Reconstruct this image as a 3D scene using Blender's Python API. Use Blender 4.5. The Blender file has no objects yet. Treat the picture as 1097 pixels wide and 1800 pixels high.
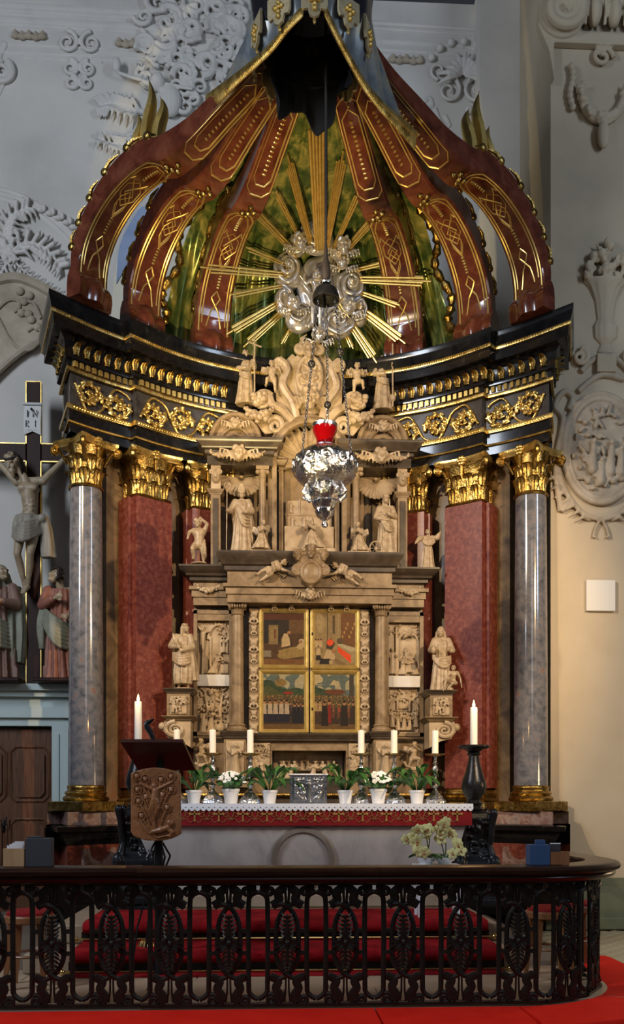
import bpy, bmesh, math, random
import numpy as np
from mathutils import Vector, Matrix, Euler
R_ = math.radians
rnd = random.Random(7)
scene = bpy.context.scene
COL = scene.collection

# ------------------------------------------------------------------ camera
FPX, HOR, CAMX, CAMZ, YAW = 1600.0, 1410.0, -0.52, 1.35, R_(2.8)
cam_d = bpy.data.cameras.new('camera')
cam = bpy.data.objects.new('camera', cam_d); COL.objects.link(cam)
cam.location = (CAMX, 0, CAMZ); cam.rotation_euler = (R_(90), 0, -YAW)
cam_d.sensor_fit = 'AUTO'; cam_d.sensor_width = 36.0; cam_d.lens = 36.0 * FPX / 1800.0
cam_d.shift_y = (HOR - 900.0) / 1800.0; cam_d.clip_end = 200
scene.camera = cam
# ------------------------------------------------------------------ world and light
scene.view_settings.view_transform = 'Standard'
scene.view_settings.look = 'None'
scene.view_settings.gamma = 1.0
scene.view_settings.use_curve_mapping = False
scene.view_settings.exposure = 0.65
world = bpy.data.worlds.new('church_air'); scene.world = world; world.use_nodes = True
bg = world.node_tree.nodes['Background']; bg.inputs[0].default_value = (0.50, 0.55, 0.66, 1); bg.inputs[1].default_value = 0.028
def area(name, loc, target, sx, sy, power, col):
    d = bpy.data.lights.new(name, 'AREA'); d.shape = 'RECTANGLE'; d.size = sx; d.size_y = sy; d.energy = power; d.color = col
    o = bpy.data.objects.new(name, d); COL.objects.link(o); o.location = loc
    o.rotation_euler = (Vector(target) - Vector(loc)).to_track_quat('-Z', 'Y').to_euler(); return o
def spot(name, loc, target, power, col, size=40, r=0.15, blend=0.6):
    d = bpy.data.lights.new(name, 'SPOT'); d.energy = power; d.color = col; d.spot_size = R_(size); d.shadow_soft_size = r; d.spot_blend = blend
    o = bpy.data.objects.new(name, d); COL.objects.link(o); o.location = loc
    o.rotation_euler = (Vector(target) - Vector(loc)).to_track_quat('-Z', 'Y').to_euler(); return o
area('nave_window_light_left', (-8.0, 2.5, 8.5), (0.3, 11, 5.0), 1.4, 5.0, 450, (0.80, 0.88, 1.0))
area('nave_window_light_right', (8.5, 1.5, 8.5), (-0.5, 11.5, 6.0), 1.4, 5.0, 260, (0.66, 0.80, 1.0))
area('nave_front_fill_light', (0.6, -5.0, 6.5), (0.0, 11, 2.6), 3.0, 5.0, 70, (0.93, 0.94, 1.0))  # added fill behind the camera to light the fronts, not a known window
spot('altar_spotlight_left', (-4.2, 4.6, 7.0), (0.2, 11.3, 4.0), 1280, (1.0, 0.73, 0.44), 52, 0.06)
spot('altar_spotlight_right', (4.4, 3.6, 5.6), (0.2, 11.3, 3.4), 1500, (1.0, 0.69, 0.37), 50, 0.06)
spot('glory_spotlight', (-1.1, 6.6, 3.2), (0.0, 11.6, 7.9), 900, (1.0, 0.76, 0.34), 46, 0.06)
d_ = bpy.data.lights.new('right_wall_fill_lamp', 'POINT'); d_.energy = 48; d_.color = (1.0, 0.72, 0.40); d_.shadow_soft_size = 0.25  # added warm lamp out of view, brightens the lower right wall
o_ = bpy.data.objects.new('right_wall_fill_lamp', d_); COL.objects.link(o_); o_.location = (4.6, 8.2, 1.7)

# ------------------------------------------------------------------ pixel helpers (photo measurements to real places)
_ca, _sa = math.cos(YAW), math.sin(YAW)
def onY(px, py, Y):
    u = (px - 548.5) / FPX; v = (HOR - py) / FPX
    dx, dy = _sa + u * _ca, _ca - u * _sa
    t = Y / dy
    return Vector((CAMX + t * dx, Y, CAMZ + t * v))

# ------------------------------------------------------------------ mesh builder
class MB:
    def __init__(s): s.v = []; s.f = []
    def add(s, V, F, M=None):
        o = len(s.v)
        if M is not None: s.v += [tuple(M @ Vector(p)) for p in V]
        else: s.v += [tuple(p) for p in V]
        s.f += [tuple(i + o for i in q) for q in F]; return s
    def join(s, o, M=None): return s.add(o.v, o.f, M)
    def mir(s):
        m = MB(); m.v = [(-x, y, z) for x, y, z in s.v]; m.f = [tuple(reversed(q)) for q in s.f]; return m
    def box(s, x0, x1, y0, y1, z0, z1, M=None):
        return s.add([(x, y, z) for z in (z0, z1) for y in (y0, y1) for x in (x0, x1)],
                     [(0, 2, 3, 1), (4, 5, 7, 6), (0, 1, 5, 4), (2, 6, 7, 3), (0, 4, 6, 2), (1, 3, 7, 5)], M)
    def bev(s, x0, x1, y0, y1, z0, z1, b, M=None):
        P = []
        for k, (z, e) in enumerate(((z0, b), (z0 + b, 0), (z1 - b, 0), (z1, b))):
            for (x, sx), (y, sy) in (((x0, 1), (y0, 1)), ((x1, -1), (y0, 1)), ((x1, -1), (y1, -1)), ((x0, 1), (y1, -1))):
                P.append((x + sx * e, y + sy * e, z))
        F = [(3, 2, 1, 0), (12, 13, 14, 15)]
        for k in range(3):
            for i in range(4): F.append((k * 4 + i, k * 4 + (i + 1) % 4, k * 4 + 4 + (i + 1) % 4, k * 4 + 4 + i))
        return s.add(P, F, M)
    def rings(s, rings, caps=True, closed=True, M=None):
        n = len(rings[0]); V = [p for r in rings for p in r]; F = []
        for k in range(len(rings) - 1):
            for i in range(n if closed else n - 1):
                j = (i + 1) % n; F.append((k * n + i, k * n + j, (k + 1) * n + j, (k + 1) * n + i))
        if caps: F += [tuple(range(n - 1, -1, -1)), tuple((len(rings) - 1) * n + i for i in range(n))]
        return s.add(V, F, M)
    def lathe(s, prof, n=24, c=(0, 0, 0), M=None, fold=None, sq=None, caps=True):
        rg = []
        for r, z in prof:
            ring = []
            for i in range(n):
                t = 2 * math.pi * i / n; q = r
                if fold: q = r * (1 + fold(t, z))
                cx, sy = math.cos(t), math.sin(t)
                if sq: k = (abs(cx) ** sq + abs(sy) ** sq) ** (-1.0 / sq); cx *= k; sy *= k
                ring.append((c[0] + q * cx, c[1] + q * sy, c[2] + z))
            rg.append(ring)
        return s.rings(rg, caps, True, M)
    def tube(s, pts, r, n=8, flat=1.0, caps=True, M=None, up=(0, 1, 0)):
        P = [Vector(p) for p in pts]; m = len(P)
        if not hasattr(r, '__len__'): r = [r] * m
        T = []
        for i in range(m):
            t = P[min(i + 1, m - 1)] - P[max(i - 1, 0)]
            T.append(t.normalized() if t.length > 1e-9 else Vector((0, 0, 1)))
        u = Vector(up) - T[0] * T[0].dot(Vector(up))
        if u.length < 1e-4: u = T[0].orthogonal()
        u.normalize(); rg = []
        for i in range(m):
            u = u - T[i] * T[i].dot(u)
            if u.length < 1e-5: u = T[i].orthogonal()
            u.normalize(); w = T[i].cross(u)
            rg.append([P[i] + u * (math.cos(a) * r[i] * flat) + w * (math.sin(a) * r[i]) for a in [2 * math.pi * k / n for k in range(n)]])
        return s.rings(rg, caps, True, M)
    def ell(s, c, r, n=12, m=8, M=None):
        if not hasattr(r, '__len__'): r = (r, r, r)
        rg = []
        for k in range(m + 1):
            p = math.pi * min(max(k / m, 0.02), 0.98) - math.pi / 2
            rg.append([(c[0] + r[0] * math.cos(p) * math.cos(t), c[1] + r[1] * math.cos(p) * math.sin(t), c[2] + r[2] * math.sin(p)) for t in [2 * math.pi * i / n for i in range(n)]])
        return s.rings(rg, True, True, M)
    def cap(s, a, b, ra, rb, n=10, M=None):
        a, b = Vector(a), Vector(b); d = (b - a); L = d.length
        d = d / L if L > 1e-6 else Vector((0, 0, 1)); P = []; r = []
        for k in (0.15, 0.6, 0.95): P.append(a - d * ra * math.cos(math.asin(k))); r.append(ra * k)
        P.append(a); r.append(ra); P.append(b); r.append(rb)
        for k in (0.95, 0.6, 0.15): P.append(b + d * rb * math.cos(math.asin(k))); r.append(rb * k)
        return s.tube(P, r, n, M=M)
    def chain(s, pts, rad, n=10, M=None):
        for i in range(len(pts) - 1): s.cap(pts[i], pts[i + 1], rad[i], rad[i + 1], n, M)
        return s
    def prism(s, poly, y0, y1, M=None):
        n = len(poly)
        return s.add([(x, y0, z) for x, z in poly] + [(x, y1, z) for x, z in poly],
                     [tuple(range(n)), tuple(range(2 * n - 1, n - 1, -1))] + [(i, i + n, (i + 1) % n + n, (i + 1) % n) for i in range(n)], M)
    def grid(s, fn, nu, nv, cu=False, M=None):
        V = [fn(i / (nu if cu else nu - 1), j / (nv - 1)) for j in range(nv) for i in range(nu)]
        F = [(j * nu + i, j * nu + (i + 1) % nu, (j + 1) * nu + (i + 1) % nu, (j + 1) * nu + i) for j in range(nv - 1) for i in range(nu if cu else nu - 1)]
        return s.add(V, F, M)
    def sheet(s, fn, nu, nv, th):
        """a thick sheet: front fn(u,v), back offset by th (a vector or a function)"""
        V = [Vector(fn(i / (nu - 1), j / (nv - 1))) for j in range(nv) for i in range(nu)]
        B = [p + (th(p) if callable(th) else Vector(th)) for p in V]
        N = len(V); F = []
        for j in range(nv - 1):
            for i in range(nu - 1):
                q = (j * nu + i, j * nu + i + 1, (j + 1) * nu + i + 1, (j + 1) * nu + i)
                F.append(q); F.append(tuple(N + k for k in reversed(q)))
        bd = [i for i in range(nu)] + [j * nu + nu - 1 for j in range(1, nv)] + [(nv - 1) * nu + i for i in range(nu - 2, -1, -1)] + [j * nu for j in range(nv - 2, 0, -1)]
        for k in range(len(bd)):
            a, b = bd[k], bd[(k + 1) % len(bd)]; F.append((b, a, a + N, b + N))
        return s.add(V + B, F)
    def sweep(s, prof, path, caps=True):
        """prof [(off, z)] closed section; path [(x, y)]; off to the right of the path, mitred"""
        P = [Vector(p) for p in path]; rg = []
        for i, p in enumerate(P):
            d0 = (p - P[i - 1]).normalized() if i else None
            d1 = (P[i + 1] - p).normalized() if i < len(P) - 1 else None
            d0 = d0 or d1; d1 = d1 or d0
            n0 = Vector((d0.y, -d0.x)); n1 = Vector((d1.y, -d1.x)); m = (n0 + n1)
            m = m / max(m.dot(n0), 0.3)
            rg.append([(p.x + m.x * o, p.y + m.y * o, z) for o, z in prof])
        return s.rings(rg, caps, True)
    def mesh(s, name, sm=38, recalc=True):
        me = bpy.data.meshes.new(name); me.from_pydata(s.v, [], s.f)
        if recalc:
            bm = bmesh.new(); bm.from_mesh(me); bmesh.ops.recalc_face_normals(bm, faces=bm.faces); bm.to_mesh(me); bm.free()
        if sm:
            me.polygons.foreach_set('use_smooth', [True] * len(me.polygons)); me.set_sharp_from_angle(angle=R_(sm))
        return me
    def obj(s, name, m, parent=None, sm=38, label=None, recalc=True):
        return put(name, s.mesh(name, sm, recalc), m, parent, label)

WL = {}
def put(name, me, m, parent=None, label=None):
    o = bpy.data.objects.new(name, me); COL.objects.link(o)
    if m is not None and not me.materials: me.materials.append(MAT[m] if isinstance(m, str) else m)
    if parent is not None:
        o.parent = parent; p = WL.get(parent.name)
        if p is not None: o.matrix_parent_inverse = Matrix.Translation(-p)
    if label: o['label'] = label
    return o
def tag(o, label=None, cat=None, group=None, kind=None):
    if label: o['label'] = label
    if cat: o['category'] = cat
    if group: o['group'] = group
    if kind: o['kind'] = kind
    return o
def thing(name, label, cat, loc=(0, 0, 0), group=None, local=False, rz=0):
    """Empty at the thing's base; local=False: the parts are given in world coordinates"""
    o = bpy.data.objects.new(name, None); COL.objects.link(o); o.location = loc; o.rotation_euler = (0, 0, rz); o.empty_display_size = 0.1
    if not local: WL[o.name] = Vector(loc)
    return tag(o, label, cat, group)
def struct(name, mb, m, sm=38, parent=None):
    o = mb.obj(name, m, parent, sm)
    if parent is None: o['kind'] = 'structure'
    return o
def kids(o): return [c for c in COL.objects if c.parent == o]
KID = {}
def copy_tree(o, parent=None, mp=None):
    c = o.copy(); COL.objects.link(c); c.parent = parent
    for ch in list(o.children): copy_tree(ch, c)
    return c
def dup(o, loc, rz=0, label=None, sc=None):
    c = copy_tree(o); c.location = loc; c.rotation_euler = (0, 0, rz)
    if label: c['label'] = label
    if sc: c.scale = sc
    return c
def remesh(mb, vox, it=3, fac=0.5, name='figure'):
    me = bpy.data.meshes.new(name); me.from_pydata(mb.v, [], mb.f)
    bm = bmesh.new(); bm.from_mesh(me); bmesh.ops.recalc_face_normals(bm, faces=bm.faces); bm.to_mesh(me); bm.free()
    o = bpy.data.objects.new('tmp', me); COL.objects.link(o)
    r = o.modifiers.new('r', 'REMESH'); r.mode = 'VOXEL'; r.voxel_size = vox; r.adaptivity = vox * 0.3
    if it: q = o.modifiers.new('s', 'SMOOTH'); q.iterations = it; q.factor = fac
    dg = bpy.context.evaluated_depsgraph_get(); out = bpy.data.meshes.new_from_object(o.evaluated_get(dg)); out.name = name
    bpy.data.objects.remove(o); bpy.data.meshes.remove(me)
    out.polygons.foreach_set('use_smooth', [True] * len(out.polygons)); return out
def MT(x, y, z, s=1.0, rz=0, rx=0, ry=0):
    sc = Matrix.Diagonal((*(s if hasattr(s, '__len__') else (s, s, s)), 1))
    return Matrix.Translation((x, y, z)) @ Euler((rx, ry, rz)).to_matrix().to_4x4() @ sc
def catmull(P, n):
    P = [np.array(p, float) for p in P]; out = []
    for i in range(len(P) - 1):
        p0, p1, p2, p3 = P[max(i - 1, 0)], P[i], P[i + 1], P[min(i + 2, len(P) - 1)]
        for k in range(n):
            t = k / n
            out.append(0.5 * ((2 * p1) + (p2 - p0) * t + (2 * p0 - 5 * p1 + 4 * p2 - p3) * t * t + (3 * p1 - p0 - 3 * p2 + p3) * t ** 3))
    out.append(P[-1]); return [tuple(q) for q in out]
def spiral(cx, cz, r0, r1, a0, turns, n=28):
    """2D spiral from radius r0 (angle a0 deg) to r1"""
    return [(cx + (r0 + (r1 - r0) * (k / n) ** 0.8) * math.cos(R_(a0) + turns * 2 * math.pi * k / n), cz + (r0 + (r1 - r0) * (k / n) ** 0.8) * math.sin(R_(a0) + turns * 2 * math.pi * k / n)) for k in range(n + 1)]

# ------------------------------------------------------------------ materials
MAT = {}
def mk(name, cols, scale=5.0, rough=0.5, metal=0.0, bump=0.0, bscale=None, detail=5.0, dist=0.0, pos=None, emis=None, es=1.0, coat=0.0, trans=0.0, ior=1.5, stretch=None, rvar=0.0, sss=0, coord='Object', spec=0.5):
    m = bpy.data.materials.new(name); m.use_nodes = True; nt = m.node_tree; N = nt.nodes; L = nt.links
    b = N['Principled BSDF']; b.inputs['Roughness'].default_value = rough; b.inputs['Metallic'].default_value = metal
    b.inputs['IOR'].default_value = ior; b.inputs['Specular IOR Level'].default_value = spec
    if coat: b.inputs['Coat Weight'].default_value = coat; b.inputs['Coat Roughness'].default_value = 0.08
    if trans: b.inputs['Transmission Weight'].default_value = trans
    if sss: b.inputs['Subsurface Weight'].default_value = sss; b.inputs['Subsurface Radius'].default_value = (0.02, 0.012, 0.008)
    if not isinstance(cols[0], (tuple, list)): cols = [cols]
    tc = N.new('ShaderNodeTexCoord'); src = tc.outputs[coord]
    if stretch:
        mp = N.new('ShaderNodeMapping'); mp.inputs['Scale'].default_value = stretch; L.new(src, mp.inputs['Vector']); src = mp.outputs['Vector']
    if len(cols) > 1:
        nz = N.new('ShaderNodeTexNoise'); nz.inputs['Scale'].default_value = scale; nz.inputs['Detail'].default_value = detail; nz.inputs['Distortion'].default_value = dist
        nz.inputs['Roughness'].default_value = 0.62
        L.new(src, nz.inputs['Vector']); cr = N.new('ShaderNodeValToRGB'); e = cr.color_ramp.elements
        n = len(cols); ps = pos or [0.3 + 0.4 * i / (n - 1) for i in range(n)]
        while len(e) < n: e.new(0.5)
        for i in range(n): e[i].position = ps[i]; e[i].color = (*cols[i], 1)
        L.new(nz.outputs['Fac'], cr.inputs['Fac']); L.new(cr.outputs['Color'], b.inputs['Base Color'])
        if rvar:
            mr = N.new('ShaderNodeMapRange'); mr.inputs['To Min'].default_value = rough - rvar; mr.inputs['To Max'].default_value = rough + rvar
            L.new(nz.outputs['Fac'], mr.inputs['Value']); L.new(mr.outputs['Result'], b.inputs['Roughness'])
    else: b.inputs['Base Color'].default_value = (*cols[0], 1)
    if bump:
        n2 = N.new('ShaderNodeTexNoise'); n2.inputs['Scale'].default_value = bscale or scale * 4; n2.inputs['Detail'].default_value = 4; L.new(src, n2.inputs['Vector'])
        bp = N.new('ShaderNodeBump'); bp.inputs['Strength'].default_value = bump; bp.inputs['Distance'].default_value = 0.02; L.new(n2.outputs['Fac'], bp.inputs['Height']); L.new(bp.outputs['Normal'], b.inputs['Normal'])
    if emis: b.inputs['Emission Color'].default_value = (*emis, 1); b.inputs['Emission Strength'].default_value = es
    MAT[name] = m; return m
mk('plaster', [(0.493, 0.471, 0.435), (0.580, 0.558, 0.515), (0.638, 0.609, 0.551)], 0.7, 0.85, bump=0.05, bscale=40)
mk('plaster_warm', [(0.392, 0.326, 0.232), (0.464, 0.384, 0.268), (0.507, 0.435, 0.319)], 0.6, 0.85, bump=0.05, bscale=40)
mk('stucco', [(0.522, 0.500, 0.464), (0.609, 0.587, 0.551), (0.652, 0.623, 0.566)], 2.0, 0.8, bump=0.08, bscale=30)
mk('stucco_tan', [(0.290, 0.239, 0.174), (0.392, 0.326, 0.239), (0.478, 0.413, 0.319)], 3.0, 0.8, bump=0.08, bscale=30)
mk('plinth_green', [(0.10, 0.12, 0.07), (0.15, 0.16, 0.10)], 3, 0.5)
mk('trim_pale', [(0.464, 0.566, 0.551), (0.551, 0.652, 0.623)], 1.5, 0.5)
mk('door_wood', [(0.061, 0.024, 0.012), (0.115, 0.049, 0.023), (0.149, 0.068, 0.034)], 6, 0.45, stretch=(6, 6, 0.6), bump=0.05, spec=0.3)
mk('gold', [(0.30, 0.17, 0.035), (0.62, 0.42, 0.12), (0.82, 0.63, 0.26)], 9, 0.28, 0.86, bump=0.12, bscale=60, rvar=0.1)
mk('gold_dark', [(0.11, 0.06, 0.012), (0.36, 0.23, 0.06), (0.64, 0.47, 0.18)], 14, 0.3, 1.0, bump=0.3, bscale=50)
mk('gold_line', [(0.62, 0.42, 0.11), (0.86, 0.63, 0.22)], 12, 0.34, 0.82)
mk('rib_marble', [(0.054, 0.012, 0.007), (0.115, 0.028, 0.014), (0.176, 0.054, 0.027)], 5.5, 0.16, detail=9, dist=0.6, coat=0.35, bump=0.02, bscale=60)
mk('red_marble', [(0.076, 0.012, 0.008), (0.132, 0.028, 0.017), (0.173, 0.049, 0.031), (0.233, 0.096, 0.066)], 16, 0.36, detail=12, dist=0.5, pos=[0.3, 0.5, 0.62, 0.76], spec=0.35, bump=0.03, bscale=80)
mk('grey_marble', [(0.054, 0.057, 0.067), (0.113, 0.117, 0.135), (0.153, 0.149, 0.162), (0.189, 0.104, 0.077)], 11, 0.13, detail=14, dist=0.35, pos=[0.3, 0.47, 0.60, 0.72], coat=0.5)
mk('brown_marble', [(0.047, 0.030, 0.015), (0.11, 0.072, 0.038), (0.17, 0.115, 0.06), (0.20, 0.075, 0.035)], 3.2, 0.40, detail=10, dist=1.2, pos=[0.25, 0.45, 0.6, 0.75], spec=0.3)
mk('black_marble', [(0.004, 0.004, 0.0045), (0.012, 0.011, 0.011), (0.04, 0.034, 0.03)], 6.5, 0.17, detail=10, dist=0.9, pos=[0.35, 0.60, 0.82], coat=0.3, spec=0.35)
mk('frieze_marble', [(0.020, 0.018, 0.018), (0.045, 0.040, 0.037), (0.075, 0.065, 0.058)], 6, 0.26, detail=8, dist=1.0, spec=0.3)
mk('pedestal_marble', [(0.095, 0.047, 0.038), (0.189, 0.108, 0.088), (0.297, 0.216, 0.189), (0.135, 0.135, 0.121)], 8, 0.25, detail=9, dist=1.4, coat=0.2)
mk('retable_stone', [(0.105, 0.066, 0.030), (0.20, 0.135, 0.070), (0.275, 0.195, 0.110)], 5.0, 0.42, detail=9, dist=0.8, bump=0.06, bscale=60, spec=0.35)
mk('retable_dark', [(0.028, 0.020, 0.013), (0.053, 0.038, 0.025), (0.081, 0.061, 0.041)], 5.0, 0.30, detail=8, dist=0.8)
mk('alabaster', [(0.20, 0.135, 0.072), (0.34, 0.25, 0.150), (0.43, 0.335, 0.215)], 6.0, 0.40, detail=8, bump=0.05, bscale=60, spec=0.35)
mk('curtain', [(0.028, 0.060, 0.018), (0.085, 0.125, 0.032), (0.26, 0.26, 0.07), (0.55, 0.46, 0.15)], 3.2, 0.28, 0.45, detail=7, dist=0.8, pos=[0.3, 0.46, 0.57, 0.70], stretch=(1.6, 1.6, 0.5))
mk('silver', [(0.36, 0.37, 0.40), (0.66, 0.67, 0.70)], 20, 0.18, 1.0, bump=0.5, bscale=38)
mk('pewter', [(0.16, 0.165, 0.18), (0.30, 0.31, 0.33)], 16, 0.30, 1.0, bump=0.2, bscale=40)
mk('silver_cloud', [(0.36, 0.33, 0.31), (0.56, 0.53, 0.51), (0.60, 0.47, 0.26)], 6, 0.27, 0.65)
mk('iron', [(0.008, 0.006, 0.0045), (0.024, 0.018, 0.012)], 12, 0.40, 0.3, bump=0.12, bscale=60, spec=0.4)
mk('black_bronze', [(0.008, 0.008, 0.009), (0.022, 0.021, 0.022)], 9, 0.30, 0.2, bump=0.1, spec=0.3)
mk('rail_wood', [(0.010, 0.0035, 0.0018), (0.024, 0.008, 0.0035), (0.036, 0.013, 0.006)], 5, 0.30, stretch=(0.6, 6, 6), spec=0.3)
mk('lectern_wood', [(0.035, 0.010, 0.007), (0.055, 0.016, 0.010)], 5, 0.32, stretch=(0.6, 5, 5))
mk('carved_wood', [(0.162, 0.057, 0.019), (0.270, 0.105, 0.036), (0.351, 0.155, 0.061)], 7, 0.36, bump=0.4, bscale=26)
mk('light_wood', [(0.36, 0.20, 0.09), (0.47, 0.29, 0.15)], 5, 0.5, stretch=(5, 5, 0.6))
mk('chair_wood', [(0.20, 0.075, 0.025), (0.29, 0.12, 0.045)], 5, 0.4, stretch=(5, 5, 0.6))
mk('red_cloth', [(0.66, 0.012, 0.005), (0.76, 0.020, 0.009)], 3, 0.75, bump=0.12, bscale=220, spec=0.1)
mk('red_carpet', [(0.10, 0.003, 0.005), (0.26, 0.007, 0.010), (0.36, 0.016, 0.016)], 3.5, 0.95, detail=7, bump=0.4, bscale=150, spec=0.1)
mk('red_velvet', [(0.19, 0.006, 0.008), (0.27, 0.010, 0.012)], 6, 0.7, bump=0.1, bscale=200, spec=0.2)
mk('white_linen', [(0.74, 0.75, 0.78), (0.82, 0.82, 0.83)], 8, 0.8, bump=0.1, bscale=160)
mk('embroidery', [(0.34, 0.16, 0.035), (0.48, 0.26, 0.07)], 40, 0.5, 0.2)
mk('altar_stone', [(0.351, 0.338, 0.317), (0.486, 0.466, 0.432), (0.567, 0.540, 0.486)], 2.0, 0.38, detail=8, dist=1.0)
mk('altar_ring', [(0.19, 0.16, 0.13), (0.26, 0.225, 0.18)], 4, 0.4)
mk('embroidery_dim', [(0.24, 0.085, 0.018), (0.33, 0.14, 0.035)], 40, 0.6)
mk('candle_wax', (0.86, 0.83, 0.74), rough=0.45, sss=0.15)
mk('flame', (1.0, 0.55, 0.15), emis=(1.0, 0.52, 0.14), es=14.0)
mk('leaf_green', [(0.016, 0.061, 0.014), (0.041, 0.128, 0.027), (0.081, 0.203, 0.047)], 9, 0.32)
mk('pot_white', [(0.70, 0.70, 0.72), (0.78, 0.78, 0.78)], 4, 0.35)
mk('petal_white', (0.86, 0.87, 0.84), rough=0.6)
mk('petal_yellow', [(0.62, 0.54, 0.16), (0.78, 0.72, 0.36)], 14, 0.55)
mk('petal_lip', (0.42, 0.16, 0.05), rough=0.55)
mk('stem_green', (0.07, 0.12, 0.03), rough=0.5)
mk('slab', [(0.324, 0.223, 0.142), (0.419, 0.304, 0.203)], 3, 0.45, detail=6)
mk('slab_b', [(0.365, 0.250, 0.162), (0.472, 0.338, 0.223)], 3, 0.42, detail=6)
mk('mortar', (0.13, 0.10, 0.075), rough=0.9)
mk('tile_cream', [(0.36, 0.31, 0.20), (0.45, 0.39, 0.27)], 5, 0.35)
mk('step_stone', [(0.270, 0.196, 0.128), (0.392, 0.290, 0.196)], 4, 0.45)
mk('brass', [(0.60, 0.40, 0.13), (0.75, 0.54, 0.22)], 9, 0.22, 1.0)
mk('box_grey', (0.035, 0.037, 0.045), rough=0.6)
mk('box_blue', (0.030, 0.070, 0.16), rough=0.5)
mk('paper', (0.70, 0.66, 0.68), rough=0.7)
mk('card_dark', [(0.02, 0.02, 0.03), (0.06, 0.05, 0.05)], 30, 0.5)
mk('panel_white', (0.62, 0.60, 0.55), rough=0.5)
mk('panel_grille', (0.22, 0.21, 0.18), rough=0.6)
mk('glass_red', (0.16, 0.001, 0.002), rough=0.06, trans=0.4, emis=(0.4, 0.0, 0.0), es=0.03)
mk('skin_paint', [(0.257, 0.189, 0.115), (0.392, 0.304, 0.196), (0.459, 0.365, 0.243)], 7, 0.45)
mk('loin_cloth', [(0.216, 0.189, 0.149), (0.338, 0.297, 0.230)], 6, 0.55)
mk('robe_red', [(0.203, 0.074, 0.047), (0.338, 0.135, 0.088)], 5, 0.55)
mk('robe_green', [(0.162, 0.169, 0.121), (0.284, 0.284, 0.209)], 5, 0.55)
mk('robe_brown', [(0.176, 0.101, 0.074), (0.270, 0.162, 0.121)], 5, 0.55)
mk('hair_dark', (0.022, 0.012, 0.008), rough=0.6)
mk('cross_wood', [(0.020, 0.008, 0.006), (0.040, 0.017, 0.012)], 5, 0.5, stretch=(4, 4, 0.5), spec=0.15)
mk('scroll_white', (0.62, 0.62, 0.60), rough=0.6)
mk('ink', (0.02, 0.02, 0.022), rough=0.6)
mk('crown_black', [(0.006, 0.006, 0.008), (0.016, 0.017, 0.022)], 5, 0.2, coat=0.5, spec=0.3)
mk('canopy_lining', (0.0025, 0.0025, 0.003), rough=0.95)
mk('lappet', [(0.34, 0.27, 0.15), (0.50, 0.42, 0.26)], 8, 0.45, 0.35, bump=0.2)
mk('valance_blue', [(0.10, 0.13, 0.16), (0.24, 0.26, 0.27), (0.40, 0.36, 0.26)], 4, 0.3, 0.5)
mk('fresco_cream', [(0.675, 0.621, 0.486), (0.783, 0.729, 0.594)], 1.5, 0.85)
mk('fresco_blue', [(0.203, 0.270, 0.446), (0.338, 0.419, 0.581)], 2.5, 0.85)
mk('black_rope', (0.02, 0.012, 0.008), rough=0.7)
# ================================================================== the setting
WY = 12.6          # back wall plane
PY = 10.9          # face of the giant pilaster on the right
FZ = -0.2          # nave floor
b = MB(); b.box(-8, 5.2, WY, WY + 0.4, FZ, 12.5); wall_back = struct('wall_back', b, 'plaster')
xl = onY(968, 900, PY).x
b = MB(); b.box(xl, xl + 3.2, PY, WY - 0.003, 0.43, 12.5); wall_right = struct('wall_right', b, 'plaster_warm')
b = MB(); b.box(xl - 0.06, xl + 3.26, PY - 0.08, WY - 0.003, FZ, 0.34); b.prism([(xl - 0.06, 0.34), (xl + 3.26, 0.34), (xl + 3.2, 0.43), (xl, 0.43)], PY - 0.04, WY - 0.004)
b.bev(xl - 0.09, xl + 3.3, PY - 0.11, WY - 0.005, FZ, FZ + 0.16, 0.02)
struct('baseboard_right', b, 'plinth_green')
b = MB(); b.box(xl - 0.55, xl, WY - 0.35, WY - 0.004, FZ, 12.5); struct('wall_recess', b, 'plaster')
# floors
b = MB(); b.box(-9, 9, -1.5, 13, FZ - 0.3, FZ - 0.012); floor = struct('floor', b, 'mortar')
tb = MB(); tb.bev(-0.071, 0.071, -0.071, 0.071, -0.02, 0.012, 0.006); tm = tb.mesh('tile')
for i in range(-2, 26):
    for j in range(0, 26):
        x = 2.55 + (i - j) * 0.106 * 1.0 + 0.8; y = 7.2 + (i + j) * 0.106 - 0.4
        if 2.6 < x < 4.6 and 7.2 < y < PY - 0.15:
            o = put('tile', tm, 'tile_cream', floor); o.location = (x, y, FZ - 0.012); o.rotation_euler.z = R_(45)
b = MB(); b.box(-4.5, 2.12, 5.86, 11.5, FZ, -0.012); sanct = struct('floor_sanctuary', b, 'mortar')
k = 0
for r in range(3):
    y0 = 6.16 + r * 0.42
    for c in range(9):
        x0 = -3.7 + c * 0.66 + (0.33 if r % 2 else 0)
        k += 1; s = MB(); s.bev(x0 + 0.004, min(x0 + 0.656, 2.1), y0 + 0.004, y0 + 0.416, -0.03, 0.0, 0.003)
        s.obj('floor_slab', 'slab' if k % 3 else 'slab_b', sanct)

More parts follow.
